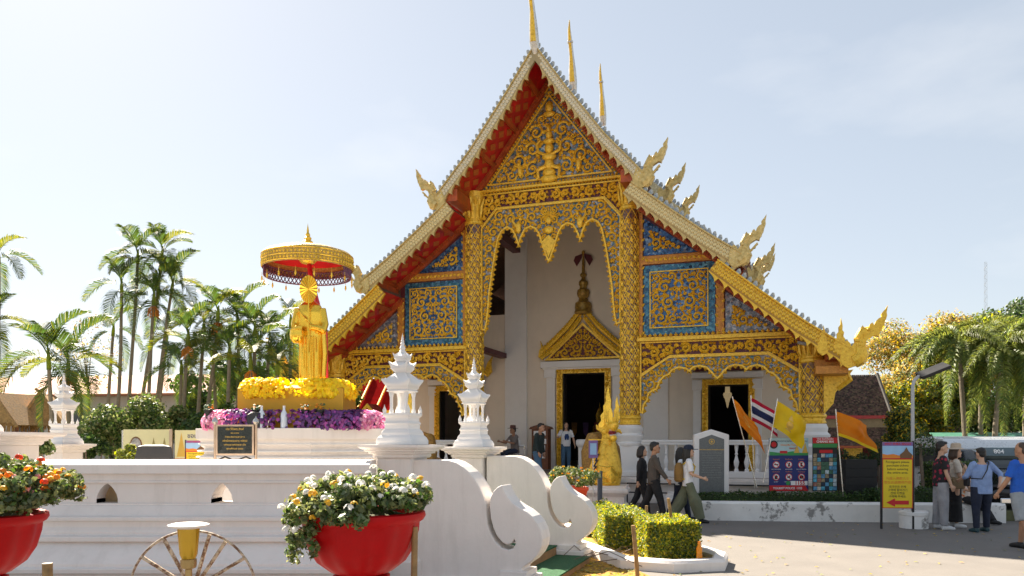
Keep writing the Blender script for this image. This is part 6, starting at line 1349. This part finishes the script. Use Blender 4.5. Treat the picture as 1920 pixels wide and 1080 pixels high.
# marble plaque on a stand
s = thing('plaque_stand', 'black plaque with gold lettering in a steel stand before the pedestal', 'plaque', (-3.97,11.0,0), R(2))
FRAMEM = mat('rose_steel', (.50,.38,.28), .35, .8, .1)
for x in (-.29,.29): mb = MB(); mb.lathe([(.02,0),(.02,2.02)], 10, (x,0,0)); mb.obj('post', FRAMEM, s); mb = MB(); mb.lathe([(.02,2.02),(.045,2.06),(.04,2.09),(.01,2.12),(0,2.15)], 10, (x,0,0)); mb.obj('finial', STEEL, s)
quad(s,'panel',-.24,.24,1.60,2.0,0,mat('black_granite',(.012,.016,.014),.18,0,.3,20),.03)
mb = MB(); o = [(-.27,1.58),(.27,1.58),(.27,2.02),(-.27,2.02)]; ring(mb, o, inset(o,.025), PV(-.0), .035); mb.obj('rim', FRAMEM, s, False)
for i, (t, sz) in enumerate((('ประวัติพระสิงห์',.045),('พระอาราม',.03),('วัดพระสิงห์วรมหาวิหาร',.032),('สร้างโดยพญาผายู กษัตริย์',.034),('แห่งราชวงศ์มังราย เมื่อ',.034),('พุทธศักราช ๑๘๘๘',.034))): stand_text(t, sz, INKG, s, 0, 1.955-.056*i, -.0315)
mb = MB(); mb.tube([(-.27,0,1.5),(-.15,0,1.56),(-.05,0,1.52),(.05,0,1.52),(.15,0,1.56),(.27,0,1.5)], .012, 5); mb.obj('scroll_bar', BLACK, s)
# cream billboards
s = thing('billboard', 'cream billboard with an oval portrait frame and two small emblems', 'billboard', (-7.6,16.0,0), R(3))
quad(s,'panel',-.50,.44,1.45,2.02,0,CREAMB,.02); poly(s,'oval_frame',[(-.24+.13*math.cos(a),1.68+.19*math.sin(a)) for a in [k*.314 for k in range(20)]],-.021,BROWNI); poly(s,'oval_field',[(-.24+.105*math.cos(a),1.68+.16*math.sin(a)) for a in [k*.314 for k in range(20)]],-.025,mat('grey_print',(.30,.30,.30),.6,0,.5,14))
for cx in (.12,.34):
    mb = MB(); ring(mb, disc(cx,1.68,.04), disc(cx,1.68,.028), PV(-.021), .004); mb.prism([(cx-.05,1.60),(cx+.05,1.60),(cx,1.85)], PV(-.021), .003); mb.obj('emblem_print', mat('olive_ink',(.26,.22,.08),.6), s, False)
mb = MB(); mb.box(.44,.50,-.03,.02,.0,2.03); mb.obj('post', FRAMEM, s, False); mb = MB(); mb.box(-.53,-.50,-.02,.02,0,2.0); mb.obj('post', STEEL, s, False)
s = thing('billboard', 'cream welcome billboard with dark lettering beside the pedestal', 'billboard', (-6.45,15.6,0), R(3))
quad(s,'panel',-.40,.40,1.30,2.00,0,CREAMB,.02); quad(s,'red_foot',-.40,.40,1.30,1.42,-.021,INKR); stand_text('ขอเชิญ', .12, INKB, s, .02, 1.88, -.022, bold=.002); stand_text('สวัสดี', .15, INKB, s, .02, 1.70, -.022, bold=.002); stand_text('Confe', .08, INKW, s, 0, 1.36, -.0255); stand_text('เชียงใหม่', .07, INKG, s, .02, 1.54, -.022)
poly(s,'chedi_print',[(-.36,1.46),(-.18,1.46),(-.22,1.66),(-.27,1.95),(-.32,1.66)],-.021,INKG)
for x in (-.36,.36): mb = MB(); mb.box(x-.02,x+.02,.0,.03,0,1.9); mb.obj('post', STEEL, s, False)
s = thing('office_chair', 'dark grey curved chair back showing above the wall', 'chair', (-5.4,11.6,0))
mb = MB(); mb.prism([(-.27,1.25),(.27,1.25),(.29,1.5),(.25,1.70),(.15,1.725),(-.15,1.725),(-.25,1.70),(-.29,1.5)], lambda a,b,h: (a,.04-h+a*a*-.6,b), .07); mb.obj('backrest', mat('grey_vinyl',(.045,.045,.048),.5,0,.1), s, False, bevel=.02); mb = MB(); mb.box(-.26,.26,-.5,0,1.0,1.08); mb.obj('seat', MATS['grey_vinyl'], s, False, bevel=.02)
for x in (-.22,.22):
    for y in (-.46,0): mb = MB(); mb.box(x-.02,x+.02,y-.02,y+.02,0,1.0); mb.obj('leg', STEEL, s, False)
# small notice by the naga
s = thing('notice_board', 'thin grey notice on a slim post before the naga plinth', 'sign', tuple(W3(1124,17.3)), R(60)); quad(s,'panel',-.12,.12,.45,1.1,0,mat('slate_panel',(.12,.13,.15),.5),.02); mb = MB(); mb.box(-.015,.015,.002,.03,0,1.1); mb.obj('post', BLACK, s, False)
s = thing('framed_picture', 'small lilac framed notice hanging beside the golden naga', 'picture', at(1112,868,18.7), R(10)); quad(s,'picture',-.11,.11,.12,.55,0,INKP,.02); quad(s,'mount',-.08,.08,.2,.48,-.021,INKS); quad(s,'bracket',-.12,.40,.55,.58,0,YGOLD,.02); mb = MB(); mb.box(-.01,.01,0.002,.02,-1.0,.55); mb.obj('post', STEEL, s, False)
# ---- flags
def flag(label, base, top, out, W_, Hh, mats, cellmat, seed, droop=.35, curl=.06, emblem=None):
    f = thing('flag', label, 'flag', base, 0, 'flags on slanting poles'); b = Vector((0,0,0)); t = Vector(top)-Vector(base); d = t.normalized()
    mb = MB(); mb.tube([b, t+d*.06], .014, 8); mb.obj('pole', STEEL, f)
    o = Vector(out).normalized(); nx, ny = 40, 24
    def S(a, c):     # a along fly, c down hoist
        p = t-d*(c*Hh)+o*(a*W_)+Vector((0,0,-droop*a**1.35*W_))-d*0
        wv = math.sin(a*7+c*2.2+seed)*curl*a**.7+math.sin(a*3.1-c*3+seed*2)*curl*.8*a+math.sin(a*17+c*9+seed)*curl*.16*a+math.sin(c*13-a*5+seed)*curl*.12
        return p+Vector((.25*wv*math.sin(c*3), -wv*1.6-.02, -.25*wv))
    V = [S(i/nx, j/ny) for j in range(ny+1) for i in range(nx+1)]
    mb = MB(); mb.v = [tuple(v) for v in V]
    for j in range(ny):
        for i in range(nx): mb.f.append([j*(nx+1)+i, j*(nx+1)+i+1, (j+1)*(nx+1)+i+1, (j+1)*(nx+1)+i]); mb.m.append(cellmat(i/nx, (j+.5)/ny))
    cl = mb.obj('cloth', mats, f, True, ang=180)
    if emblem:
        mb = MB()
        for poly_ in emblem:
            n = len(poly_); c = (sum(p[0] for p in poly_)/n, sum(p[1] for p in poly_)/n); base_ = [S(*p)+Vector((0,-.012,0)) for p in poly_]
            mb.add(base_+[S(*c)+Vector((0,-.012,0))], [(i, (i+1) % n, n) for i in range(n)])
        mb.obj('emblem', INKG, cl, False)
def fl(n, c): return mat(n, c, .75, 0, .08, 3, trans=.4)
OFL, YFL, FRED, FWH, FNV = fl('orange_flag_cloth',(.72,.24,.006)), fl('yellow_flag_cloth',(.78,.56,.02)), fl('red_flag_cloth',(.48,.01,.025)), fl('white_flag_cloth',(.74,.74,.76)), fl('navy_flag_cloth',(.018,.022,.09))
wheel = [[(.42+.10*math.cos(a)*.6-.0, .5+.16*math.sin(a)), (.42+.13*math.cos(a)*.6, .5+.2*math.sin(a)), (.42+.13*math.cos(a+.4)*.6, .5+.2*math.sin(a+.4)), (.42+.10*math.cos(a+.4)*.6, .5+.16*math.sin(a+.4))] for a in [k*.3927 for k in range(16)]]
cyph = [[(.46+.09*math.cos(k*.52), .60+.15*math.sin(k*.52)) for k in range(12)], [(.40,.42),(.52,.42),(.50,.34),(.46,.18),(.42,.34)], [(.36,.80),(.56,.80),(.52,.74),(.40,.74)]]
Yf = 18.35
flag('orange flag with a wheel emblem drooping from a slanting pole', at(1419,915,Yf), at(1374,748,Yf), (.80,-.25,-.35), .60, .66, OFL, lambda a,c: 0, 1.0, .75, .10, wheel)
flag('red white and blue striped national flag', at(1415,915,Yf+.2), at(1408,746,Yf+.2), (.9,-.1,-.22), .72, .56, [FRED, FWH, FNV], lambda a,c: 0 if c < .167 or c > .833 else (1 if c < .333 or c > .667 else 2), 2.2, .38, .10)
flag('bright yellow flag with a royal cypher', at(1431,905,Yf-.3), at(1457,752,Yf-.3), (.9,-.15,-.25), .70, .62, YFL, lambda a,c: 0, 3.1, .5, .09, cyph)
flag('orange flag with a yellow hem beside the black planter', at(1581,932,17.6), at(1567,772,17.6), (.92,-.1,-.10), .80, .56, [OFL, YFL], lambda a,c: 1 if c > .86 else 0, 4.0, .34, .10)
# ---- planter box, lamp, bollard
s = thing('black_planter', 'black slatted planter box behind the hedge', 'planter', (8.24,18.3,0))
for k in range(5): quad(s,'slat',-.37,.37,.30+.21*k,.50+.21*k,-.22,BLACK,.025)
mb = MB(); mb.box(-.36,.36,-.22,.3,.2,1.33); mb.obj('box', BLACK, s, False)
def topiary(label, px, py, Y, balls):
    t = thing('topiary', label, 'topiary', W3(px,Y)); c = at(px,py,Y)
    mb = MB(); mb.tube([(0,0,0),(.06,0,.5),(-.03,0,c.z)], [.05,.04,.03], 6)
    for x,y,z,r in balls: mb.tube([(0,0,c.z*.6),(x*.6,y*.6,c.z+z*.6),(x,y,c.z+z)], [.03,.025,.02], 5)
    mb.obj('trunk', BARK, t); tag(link('foliage', leafcloud('foliage', [((x,y,c.z+z),(r,r,r*.85)) for x,y,z,r in balls], int(2600*sum(b[3] for b in balls)), .05, [LD, LG], int(px), .5, w_=(6,1)), t), kind='stuff')
topiary('dark cloud-pruned bush above the black planter', 1605, 860, 18.8, [(-.35,0,.1,.16),(-.1,0,-.05,.14),(.15,0,.02,.15),(.45,0,-.05,.18)])
topiary('round dark topiary ball left of the ticket sign', 1646, 846, 18.9, [(0,0,.05,.24),(-.25,0,-.25,.16)])
topiary('large dark topiary ball behind the street lamp', 1727, 832, 18.0, [(0,0,0,.34)])
s = thing('street_lamp', 'slim grey solar street lamp on a round white base', 'street lamp', tuple(W3(1711,15.7)))
mb = MB(); mb.tube([(0,0,.3),(0,0,2.9),(.03,0,3.02),(.12,0,3.10),(.22,0,3.13)], .035, 10); mb.obj('pole', mat('grey_pole',(.40,.41,.42),.5,.2,.1), s)
mb = MB(); M = Matrix.Translation((.42,0,3.22)) @ Matrix.Rotation(R(-22),4,'Y'); mb.boxm(M @ Matrix.Rotation(R(24),4,'X'), .62,.26,.07); lh = mb.obj('lamp_head', BLACK, s, False, bevel=.01)
for k in range(4): mb = MB(); mb.boxm(M @ Matrix.Rotation(R(24),4,'X') @ Matrix.Translation((-.06+.11*k,-.02,-.038)), .08,.16,.008); mb.obj('led_panel', mat('led_lens',(.30,.30,.26),.3), lh, False)
s = thing('lamp_base', 'chipped white round concrete base under the street lamp', 'base', tuple(W3(1713,15.7)))
mb = MB(); mb.lathe([(.27,0),(.27,.26),(.285,.27),(.285,.33),(.26,.35)], 24); mb.obj('drum', KERBW, s)
# ---- vehicles
CARP = mat('dark_slate_paint',(.035,.045,.055),.25,.3,.05,coat=.6); GLS = mat('car_glass',(.012,.016,.018),.08,0,.1,spec=.9); CHR = mat('chrome',(.75,.75,.76),.12,1,.03); VANW = mat('van_silver_white',(.66,.68,.70),.3,.25,.04,coat=.4); TYR = mat('tyre',(.015,.015,.015),.85)
def wheel(parent, c, r, ax='Y', w_=.2):
    mb = MB(); mb.lathe([(r*.6,-w_/2),(r*.95,-w_/2),(r,-w_*.3),(r,w_*.3),(r*.95,w_/2),(r*.6,w_/2)], 24); W = mb.obj('wheel', TYR, parent); W.matrix_basis = Matrix.Translation(c) @ Matrix.Rotation(R(90),4,'X' if ax == 'Y' else 'Y')
    mb = MB(); mb.lathe([(r*.62,-w_*.4),(r*.62,w_*.4)], 18); mb.obj('rim', STEEL, W)
s = thing('white_van', 'silver-white van with ribbed roof parked behind the hedge', 'van', (13.3,20.6,0), R(4))
sec = [(-.85,.35),(.85,.35),(.86,1.0),(.80,1.45),(.72,1.72),(.60,1.84),(0,1.88),(-.60,1.84),(-.72,1.72),(-.80,1.45),(-.86,1.0)]
mb = MB(); mb.prism(sec, lambda a,b,h: (-2.3+h-(.12 if b < 1.3 else -.10)*(1-h/4.7), a, b), 4.7); mb.obj('body', VANW, s, False, bevel=.05)
for k in range(5): mb = MB(); y = -.5+.25*k; mb.box(-2.1,2.3,y-.03,y+.03,1.87,1.895); mb.obj('roof_rib', VANW, s, False)
for a0,a1 in ((-2.0,-.95),(-.9,.5),(.55,2.2)): mb = MB(); mb.prism([(a0,1.10),(a1,1.10),(a1,1.52),(a0+.06,1.52)], lambda a,b,h: (a,-.875+(b-1.0)*.13-h,b), .02); mb.obj('side_window', GLS, s, False)
mb = MB(); mb.box(-2.45,-2.38,-.7,.7,1.1,1.6); mb.obj('rear_window', GLS, s, False)
for x in (-1.5,1.5):
    for y in (-.8,.8): wheel(s, (x,y,.33), .33)
s = thing('pickup_truck', 'dark slate truck with chrome grille and numbered sun visor', 'truck', (12.25,19.1,0), R(-12))
prof = [(-2.0,.45),(-2.02,1.0),(-1.95,1.06),(-1.1,1.10),(-.62,1.52),(-.3,1.58),(.9,1.58),(1.1,1.1),(2.4,1.1),(2.4,.45)]
mb = MB(); mb.prism(prof, lambda a,b,h: (.85-h, a, b), 1.7); mb.obj('body', CARP, s, False, bevel=.05)
mb = MB(); mb.prism([(-.74,1.13),(.74,1.13),(.66,1.44),(-.66,1.44)], lambda a,b,h: (a, -1.11+(b-1.10)*1.14-.02-h, b), .015); mb.obj('windscreen', GLS, s, False)
mb = MB(); mb.prism([(-.80,1.42),(.80,1.42),(.76,1.62),(-.76,1.62)], lambda a,b,h: (a, -.85+(b-1.42)*.5-h, b), .04); vz = mb.obj('sun_visor', mat('visor_slate',(.10,.14,.16),.4,0,.08), s, False, bevel=.01)
link('lettering', text_mesh('804', .15, INKW, 'lettering', 'CENTER', .001, .002), vz, Matrix.Translation((-.42,-.865,1.52)) @ Matrix.Rotation(R(68),4,'X'))
for k in range(5): mb = MB(); mb.box(-.55,.55,-2.06,-2.02,.55+.09*k,.59+.09*k); mb.obj('grille_bar', CHR, s, False)
mb = MB(); mb.box(-.58,.58,-2.035,-2.01,.52,.98); mb.obj('grille_mesh', BLACK, s, False)
for x in (-1,1): mb = MB(); mb.prism([(x*.60,.78),(x*.84,.80),(x*.84,.98),(x*.60,.95)], PV(-2.02), .04); mb.obj('headlight', mat('headlamp_glass',(.5,.52,.55),.1,.4,.05), s, False, bevel=.01)
mb = MB(); mb.box(-.86,.86,-2.12,-2.0,.36,.50); mb.obj('bumper', CHR, s, False, bevel=.03)
for x in (-.8,.8):
    for y in (-1.35,1.5): wheel(s, (x,y,.34), .34, 'X')
for x in (-1,1): mb = MB(); mb.boxm(Matrix.Translation((x*.98,-.75,1.14)), .2,.08,.14); mb.obj('wing_mirror', CARP, s, False, bevel=.02)
s = thing('motorcycle', 'dark motorcycle parked between the kerb and the truck', 'motorcycle', tuple(W3(1905,17.2)), R(60))
for y in (-.6,.6):
    mb = MB(); mb.tube([(0,y+.27*math.cos(a),.28+.27*math.sin(a)) for a in [k*.3307 for k in range(20)]], .045, 8, False); W = mb.obj('wheel', TYR, s); mb = MB(); mb.ball((0,y,.28), (.04,.08,.08), 8, 6); mb.obj('hub', STEEL, W)
mb = MB(); mb.tube([(0,.6,.5),(0,.3,.62),(0,-.1,.58),(0,-.35,.62),(0,-.45,.9)], [.08,.13,.14,.11,.05], 10); mb.obj('body', mat('motorcycle_black',(.02,.02,.022),.3,0,.1,coat=.4), s)
mb = MB(); mb.tube([(0,.55,.72),(0,.2,.76),(0,-.1,.72)], [.08,.12,.08], 10, flat=.5); mb.obj('seat', BLACK, s); mb = MB(); mb.tube([(-.32,-.32,1.0),(-.1,-.42,.96),(.1,-.42,.96),(.32,-.32,1.0)], .016, 6); mb.obj('handlebar', STEEL, s); mb = MB(); mb.tube([(0,-.42,.9),(0,-.6,.28)], .03, 6); mb.obj('fork', STEEL, s); mb = MB(); mb.ball((0,-.52,.86), (.08,.06,.08), 8, 6); mb.obj('headlight', MATS['headlamp_glass'], s)
s = thing('green_awning', 'long green awning roof beyond the parked van', 'awning', W3(1850,30)); GAW = mat('green_sheet',(.06,.20,.14),.6,0,.1)
mb = MB(); mb.prism([(0,1.45),(.1,1.75),(1.2,2.1),(1.2,2.06),(.14,1.70),(.05,1.43)], lambda a,b,h: (-1.6+h, a, b), 4.6); mb.obj('sheet', GAW, s, False)
for x in (-1.5,0.5,2.8): mb = MB(); mb.box(x-.03,x+.03,.5,.56,0,1.8); mb.obj('post', STEEL, s, False)
# ---- neighbouring small hall on the right
HL = thing('small_hall', 'small dark-tiled hall with two roof tiers right of the temple', 'temple', (14.2,33,0), R(-8)); HL.scale = (.76,.76,.76)
TL = mat('weathered_roof_tile',(.050,.042,.038),.85,0,.5,10,.4,30,col2=(.20,.115,.08),dirt=.7,dscale=1.6,dcol=(.018,.018,.02), island=.6)
def tiled(x0,x1,y0,z0,y1,z1,nx,ny):
    V=[];Fq=[];rg=random.Random(int(z0*10))
    for j in range(ny):
        for i in range(nx):
            a0=x0+(x1-x0)*(i+.03)/nx;a1=x0+(x1-x0)*(i+.97)/nx;t0=j/ny;t1=(j+1.12)/ny;l=.05+rg.uniform(0,.03);o=len(V)
            V+=[(a0,y0+(y1-y0)*t0,z0+(z1-z0)*t0+l),(a1,y0+(y1-y0)*t0,z0+(z1-z0)*t0+l),(a1,y0+(y1-y0)*t1,z0+(z1-z0)*t1+.02),(a0,y0+(y1-y0)*t1,z0+(z1-z0)*t1+.02),(a0,y0+(y1-y0)*t0,z0+(z1-z0)*t0-.02),(a1,y0+(y1-y0)*t0,z0+(z1-z0)*t0-.02)];Fq+=[(o,o+1,o+2,o+3),(o+4,o+5,o+1,o)]
    return npmesh('roof_tiles',V,Fq,TL)
for (x0,x1,y0,z0,y1,z1,nm) in ((-4.6,2.6,-.2,3.75,2.2,6.2,'upper_roof'),(-5.2,3.0,-1.6,2.05,-.1,3.05,'lower_roof')):
    mb = MB(); mb.add([(x0,y0,z0-.08),(x1,y0,z0-.08),(x1,y1,z1-.08),(x0,y1,z1-.08)], [(0,1,2,3)]); rf = mb.obj(nm, TL, HL, False); tag(link('roof_tiles', tiled(x0,x1,y0,z0,y1,z1,64,30 if nm == 'upper_roof' else 16), rf), kind='stuff')
    for x in (x0,x1): mb = MB(); mb.tube([(x,y0-.1,z0),(x,y1,z1+.08)], .10, 6); mb.obj('verge', mat('dark_mortar',(.05,.045,.04),.9), rf)
mb = MB(); mb.box(-4.4,2.4,-.1,6,3.05,3.6); mb.obj('clerestory', mat('ochre_wall',(.36,.27,.16),.8,0,.15), HL, False); mb = MB(); mb.box(-4.6,2.6,-.28,-.2,3.56,3.74); mb.obj('fascia', REDL, HL, False); mb = MB(); mb.box(-5.2,3.0,-1.68,-1.6,1.92,2.05); mb.obj('fascia', REDO, HL, False)
mb = MB(); mb.box(-4.8,2.6,.4,6,0,3.05); mb.obj('wall', mat('dark_red_wall',(.16,.025,.018),.7,0,.2), HL, False); mb = MB(); mb.prism([(-4.4,3.6),(2.4,3.6),(2.4,6.0),(-4.4,6.0)], lambda a,b,h: (a, 2.2+h, b), 3.5); mb.obj('rear_wall', DARK, HL, False)
for x in (-4.9,-2.6,-.4,2.6): mb = MB(); mb.lathe([(.16,0),(.16,1.95)], 10, (x,-1.35,0)); mb.obj('column', REDL, HL)
mb = MB(); mb.box(-4.0,1.2,.25,.40,.4,1.9); mb.obj('gilded_screen', YGOLD, HL, False)
for x in (-3.4,-2.4,-1.4,-.4,.6): mb = MB(); mb.ball((x,.1,.95), (.22,.15,.3), 8, 6); mb.ball((x,.1,1.35), (.12,.12,.16), 8, 6); mb.obj('seated_image', GOLDB, HL)
# ---- left background: long building and thatched huts
s = thing('long_building', 'long pale building with an orange tiled roof behind the palms', 'building', (-26,46,0), R(-10)); OR_ = mat('orange_roof_tile',(.42,.17,.09),.8,0,.2,8,.4,20)
mb = MB(); mb.box(-12,13,0,6,0,4.6); mb.obj('wall', mat('pale_render',(.50,.46,.40),.8,0,.1,2), s, False)
mb = MB(); mb.prism([(-.9,4.5),(3,5.9),(7,4.5),(7,4.4),(-.9,4.4)], lambda a,b,h: (13.6-h, a, b), 26.2); mb.obj('roof', OR_, s, False)
for k in range(7): quad(s,'window',-11+3.4*k,-9.2+3.4*k,1.6,3.6,-.01,GLS,.04)
def hut(label, px, Y, w_, k):
    h = thing('thatched_hut', label, 'hut', W3(px,Y), .3*k); TH_ = mat('thatch',(.42,.24,.09),.9,0,.35,14,.9,50,col2=(.55,.34,.14))
    mb = MB(); mb.prism([(-w_,2.35),(w_,2.35),(.0,3.55)], lambda a,b,h_: (a,.9-h_,b), 1.8); mb.obj('roof', TH_, h, False)
    rg = random.Random(px); mb = MB()
    for i in range(70): x = rg.uniform(-w_,w_); mb.tube([(x,-.92,2.42),(x+rg.uniform(-.05,.05),-.95,2.15+rg.uniform(-.1,.1))], .02, 3)
    for s_ in (-1,1): mb.tube([(s_*w_*1.05,-.93,2.28),(0,-.93,3.62),(-s_*.15,-.93,3.75)], .06, 5)
    tag(mb.obj('thatch_fringe', TH_, h, False), kind='stuff')
    for x in (-w_*.8,w_*.8):
        for y in (-.7,.7): mb = MB(); mb.lathe([(.06,0),(.06,2.4)], 8, (x,y,0)); mb.obj('post', WOOD, h)
hut('thatched hut cut off by the left edge behind the lantern', 28, 29, 1.15, -1); hut('thatched hut just left of the distant lantern', 88, 30, .8, 1)
s = thing('radio_mast', 'thin lattice radio mast far off on the right', 'mast', W3(1848,190))
mb = MB()
for a in range(3): mb.tube([(.5*math.cos(a*2.09),.5*math.sin(a*2.09),0),(.3*math.cos(a*2.09),.3*math.sin(a*2.09),46)], .035, 4)
for k in range(40):
    z = 20+k*.65; a = (k % 3)*2.09; mb.tube([(.4*math.cos(a),.4*math.sin(a),z),(.4*math.cos(a+2.09),.4*math.sin(a+2.09),z+.65)], .03, 3)
mb.obj('lattice', STEEL, s, False)
# ---- foreground small things
s = thing('garden_torch', 'garden lamp with amber glass cup and white tilted cap', 'lamp', (-1.90,4.5,0)); tl = R(5)
mb = MB(); mb.lathe([(.02,0),(.02,1.04),(.042,1.05),(.046,1.07),(.046,1.10),(.03,1.11)], 14); mb.obj('stem', mat('brass_tube',(.42,.30,.13),.35,.7,.2,6), s)
AMB = mat('amber_glass',(.52,.31,.02),.18,.3,.2,3); mb = MB(); mb.lathe([(.038,1.10),(.05,1.13),(.062,1.27),(.060,1.285)], 20, cap=False); mb.obj('glass_cup', AMB, s)
mb = MB(); mb.lathe([(.06,1.28),(.108,1.293),(.115,1.303),(.09,1.310),(.0,1.318)], 28); mb.obj('cap', WHITE2, s)
RUST = mat('flaking_paint_iron',(.55,.44,.32),.7,0,.15,12,.3,50,dirt=.95,dscale=20,dcol=(.16,.07,.03),dpos=(.46,.56))
s = thing('iron_arch', 'rusty cream half-wheel iron garden fence behind the amber lamp', 'fence', (-2.0,4.8,.83))
mb = MB(); mb.tube([(.40*math.cos(a),0,.40*math.sin(a)) for a in [math.pi*k/32 for k in range(33)]], .008, 8); mb.obj('rim', RUST, s)
for a in (.62,1.02,1.30,2.05,2.5): mb = MB(); mb.tube([(0.03*math.cos(a),0,.05),(.39*math.cos(a),0,.39*math.sin(a))], .012, 6); mb.obj('spoke', RUST, s)
mb = MB(); mb.tube([(-.42,0,0),(.42,0,0)], .012, 6); mb.obj('rail', RUST, s)
for x in (-.4,.4): mb = MB(); mb.tube([(x,0,.0),(x,0,-.83)], .012, 6); mb.obj('leg', RUST, s)
def stake(label, px, py, Y, lx=0, r_=.022, z0=0):
    t = at(px,py,Y); b = Vector((t.x+lx, t.y, z0)); s = tag(MB().tube([b, b.lerp(t,.5)+Vector((.005,0,0)), t], [r_*1.05,r_,r_*.95], 10).obj('bamboo_stake', BAMB), label, 'stake', 'bamboo stakes')
stake('bamboo stake right of the red flower bowl', 778, 988, 5.0, -.03, .022); stake('bamboo stake at the bottom left corner', 89, 1056, 4.5, 0, .03); stake('leaning bamboo stake left of the golden hedge', 1187, 985, 9.9, .06, .028); stake('short bamboo stake rising from the golden hedge', 1253, 934, 11.6, .10, .025, .2); stake('short bamboo stake behind the golden hedge', 1212, 948, 13.2, 0, .025, .2)
s = thing('drink_bottle', 'orange plastic drink bottle standing by the golden hedge', 'bottle', (2.62,10.72,.06)); ORB = mat('orange_drink',(.85,.32,.01),.2,0,.05,trans=.2)
mb = MB(); mb.lathe([(.038,0),(.042,.02),(.042,.13),(.038,.15),(.042,.17),(.042,.22),(.022,.27),(.018,.29)], 16); mb.obj('body', ORB, s); mb = MB(); mb.lathe([(.022,.29),(.022,.32),(.0,.322)], 12); mb.obj('cap', mat('orange_cap',(.75,.22,.01),.4), s)
rng = random.Random(21); mb = MB()
for k in range(16):
    x, y = rng.uniform(.7,1.7), rng.uniform(10.7,12.2); a = rng.uniform(-.6,.8); L_ = rng.uniform(.4,1.0); mb.tube([(x,y,.05),(x+L_*.5*math.cos(a),y+L_*.5*math.sin(a),rng.uniform(.10,.28)),(x+L_*math.cos(a),y+L_*math.sin(a),.06)], .006, 4)
tag(mb.obj('dry_twigs', BARK, None, False), 'loose dry twigs beside the carpeted steps', 'twigs', kind='stuff')
mb = MB(); rng = random.Random(22); V=[];Fq=[]
for k in range(1150):
    x, y = (rng.uniform(-.1,1.75), rng.uniform(9.4,12.3)) if k < 900 else (rng.uniform(1.5,10), rng.uniform(8.5,16.5)); a = rng.uniform(0,6.28); l = rng.uniform(.02,.045); o=len(V); c_,s_=math.cos(a)*l,math.sin(a)*l
    V += [(x-c_,y-s_,.012),(x+s_*.5,y-c_*.5,.02),(x+c_,y+s_,.014),(x-s_*.5,y+c_*.5,.024)]; Fq.append((o,o+1,o+2,o+3))
tag(link('fallen_leaves', npmesh('fallen_leaves', V, Fq, [LOR, LYY, LPALE], False, [rng.randrange(3) for _ in Fq])), 'scatter of fallen yellow leaves by the steps', 'leaves', kind='stuff')
s = thing('security_camera', 'grey bullet security camera on the outer golden column', 'camera', tw(7.30,-.45,4.45), -PHI); mb = MB(); mb.tube([(0,.1,.06),(.22,-.1,-.02)], .05, 10); mb.obj('housing', mat('grey_plastic',(.30,.30,.30),.4), s); mb = MB(); mb.tube([(-.02,.3,.15),(0,.12,.08)], .02, 6); mb.obj('bracket', STEEL, s)
s = thing('low_rail', 'low black metal rail in front of the white platform', 'rail', tw(4.0,-1.9,0), -PHI)
for z in (.35,.6): mb = MB(); mb.tube([(-1.2,0,z),(2.6,0,z)], .02, 6); mb.obj('bar', BLACK, s)
for x in (-1.2,.1,1.4,2.6): mb = MB(); mb.tube([(x,0,0),(x,0,.6)], .02, 6); mb.obj('upright', BLACK, s)

s = thing('side_pavilion', 'red-roofed side pavilion glimpsed under the left porch', 'pavilion', (-7.6,33,0), R(-10))
mb = MB(); mb.box(-3.2,3.4,0,4,0,2.9); mb.obj('wall', mat('pavilion_cream',(.55,.46,.36),.8,0,.1,2), s, False)
mb = MB(); mb.prism([(-.9,2.9),(.2,2.9),(2.2,4.6),(4.9,2.8),(4.9,2.7),(-.9,2.75)], lambda a,b,h: (3.8-h,a,b), 7.4); mb.obj('roof', mat('pavilion_red',(.20,.008,.008),.9,0,.2,3,spec=0.0), s, False)
for x in (-2.8,-.9,1.0,2.9): mb = MB(); mb.lathe([(.14,0),(.14,2.8)], 10, (x,-.6,0)); mb.obj('column', GOLD, s)
for k in range(9): mb = MB(); x = -3.4+.85*k; mb.tube([(x,-.85,2.97),(x,.2,3.02),(x,2.2,4.68)], .05, 6); mb.obj('roof_rib', GOLD, s)
mb = MB(); mb.box(-3.7,3.9,-1.0,-.9,2.72,3.02); mb.obj('eave_board', GOLD, s, False)
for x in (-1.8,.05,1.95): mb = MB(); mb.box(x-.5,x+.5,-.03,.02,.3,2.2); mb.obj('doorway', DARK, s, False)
bpy.data.scenes.remove(TMP)
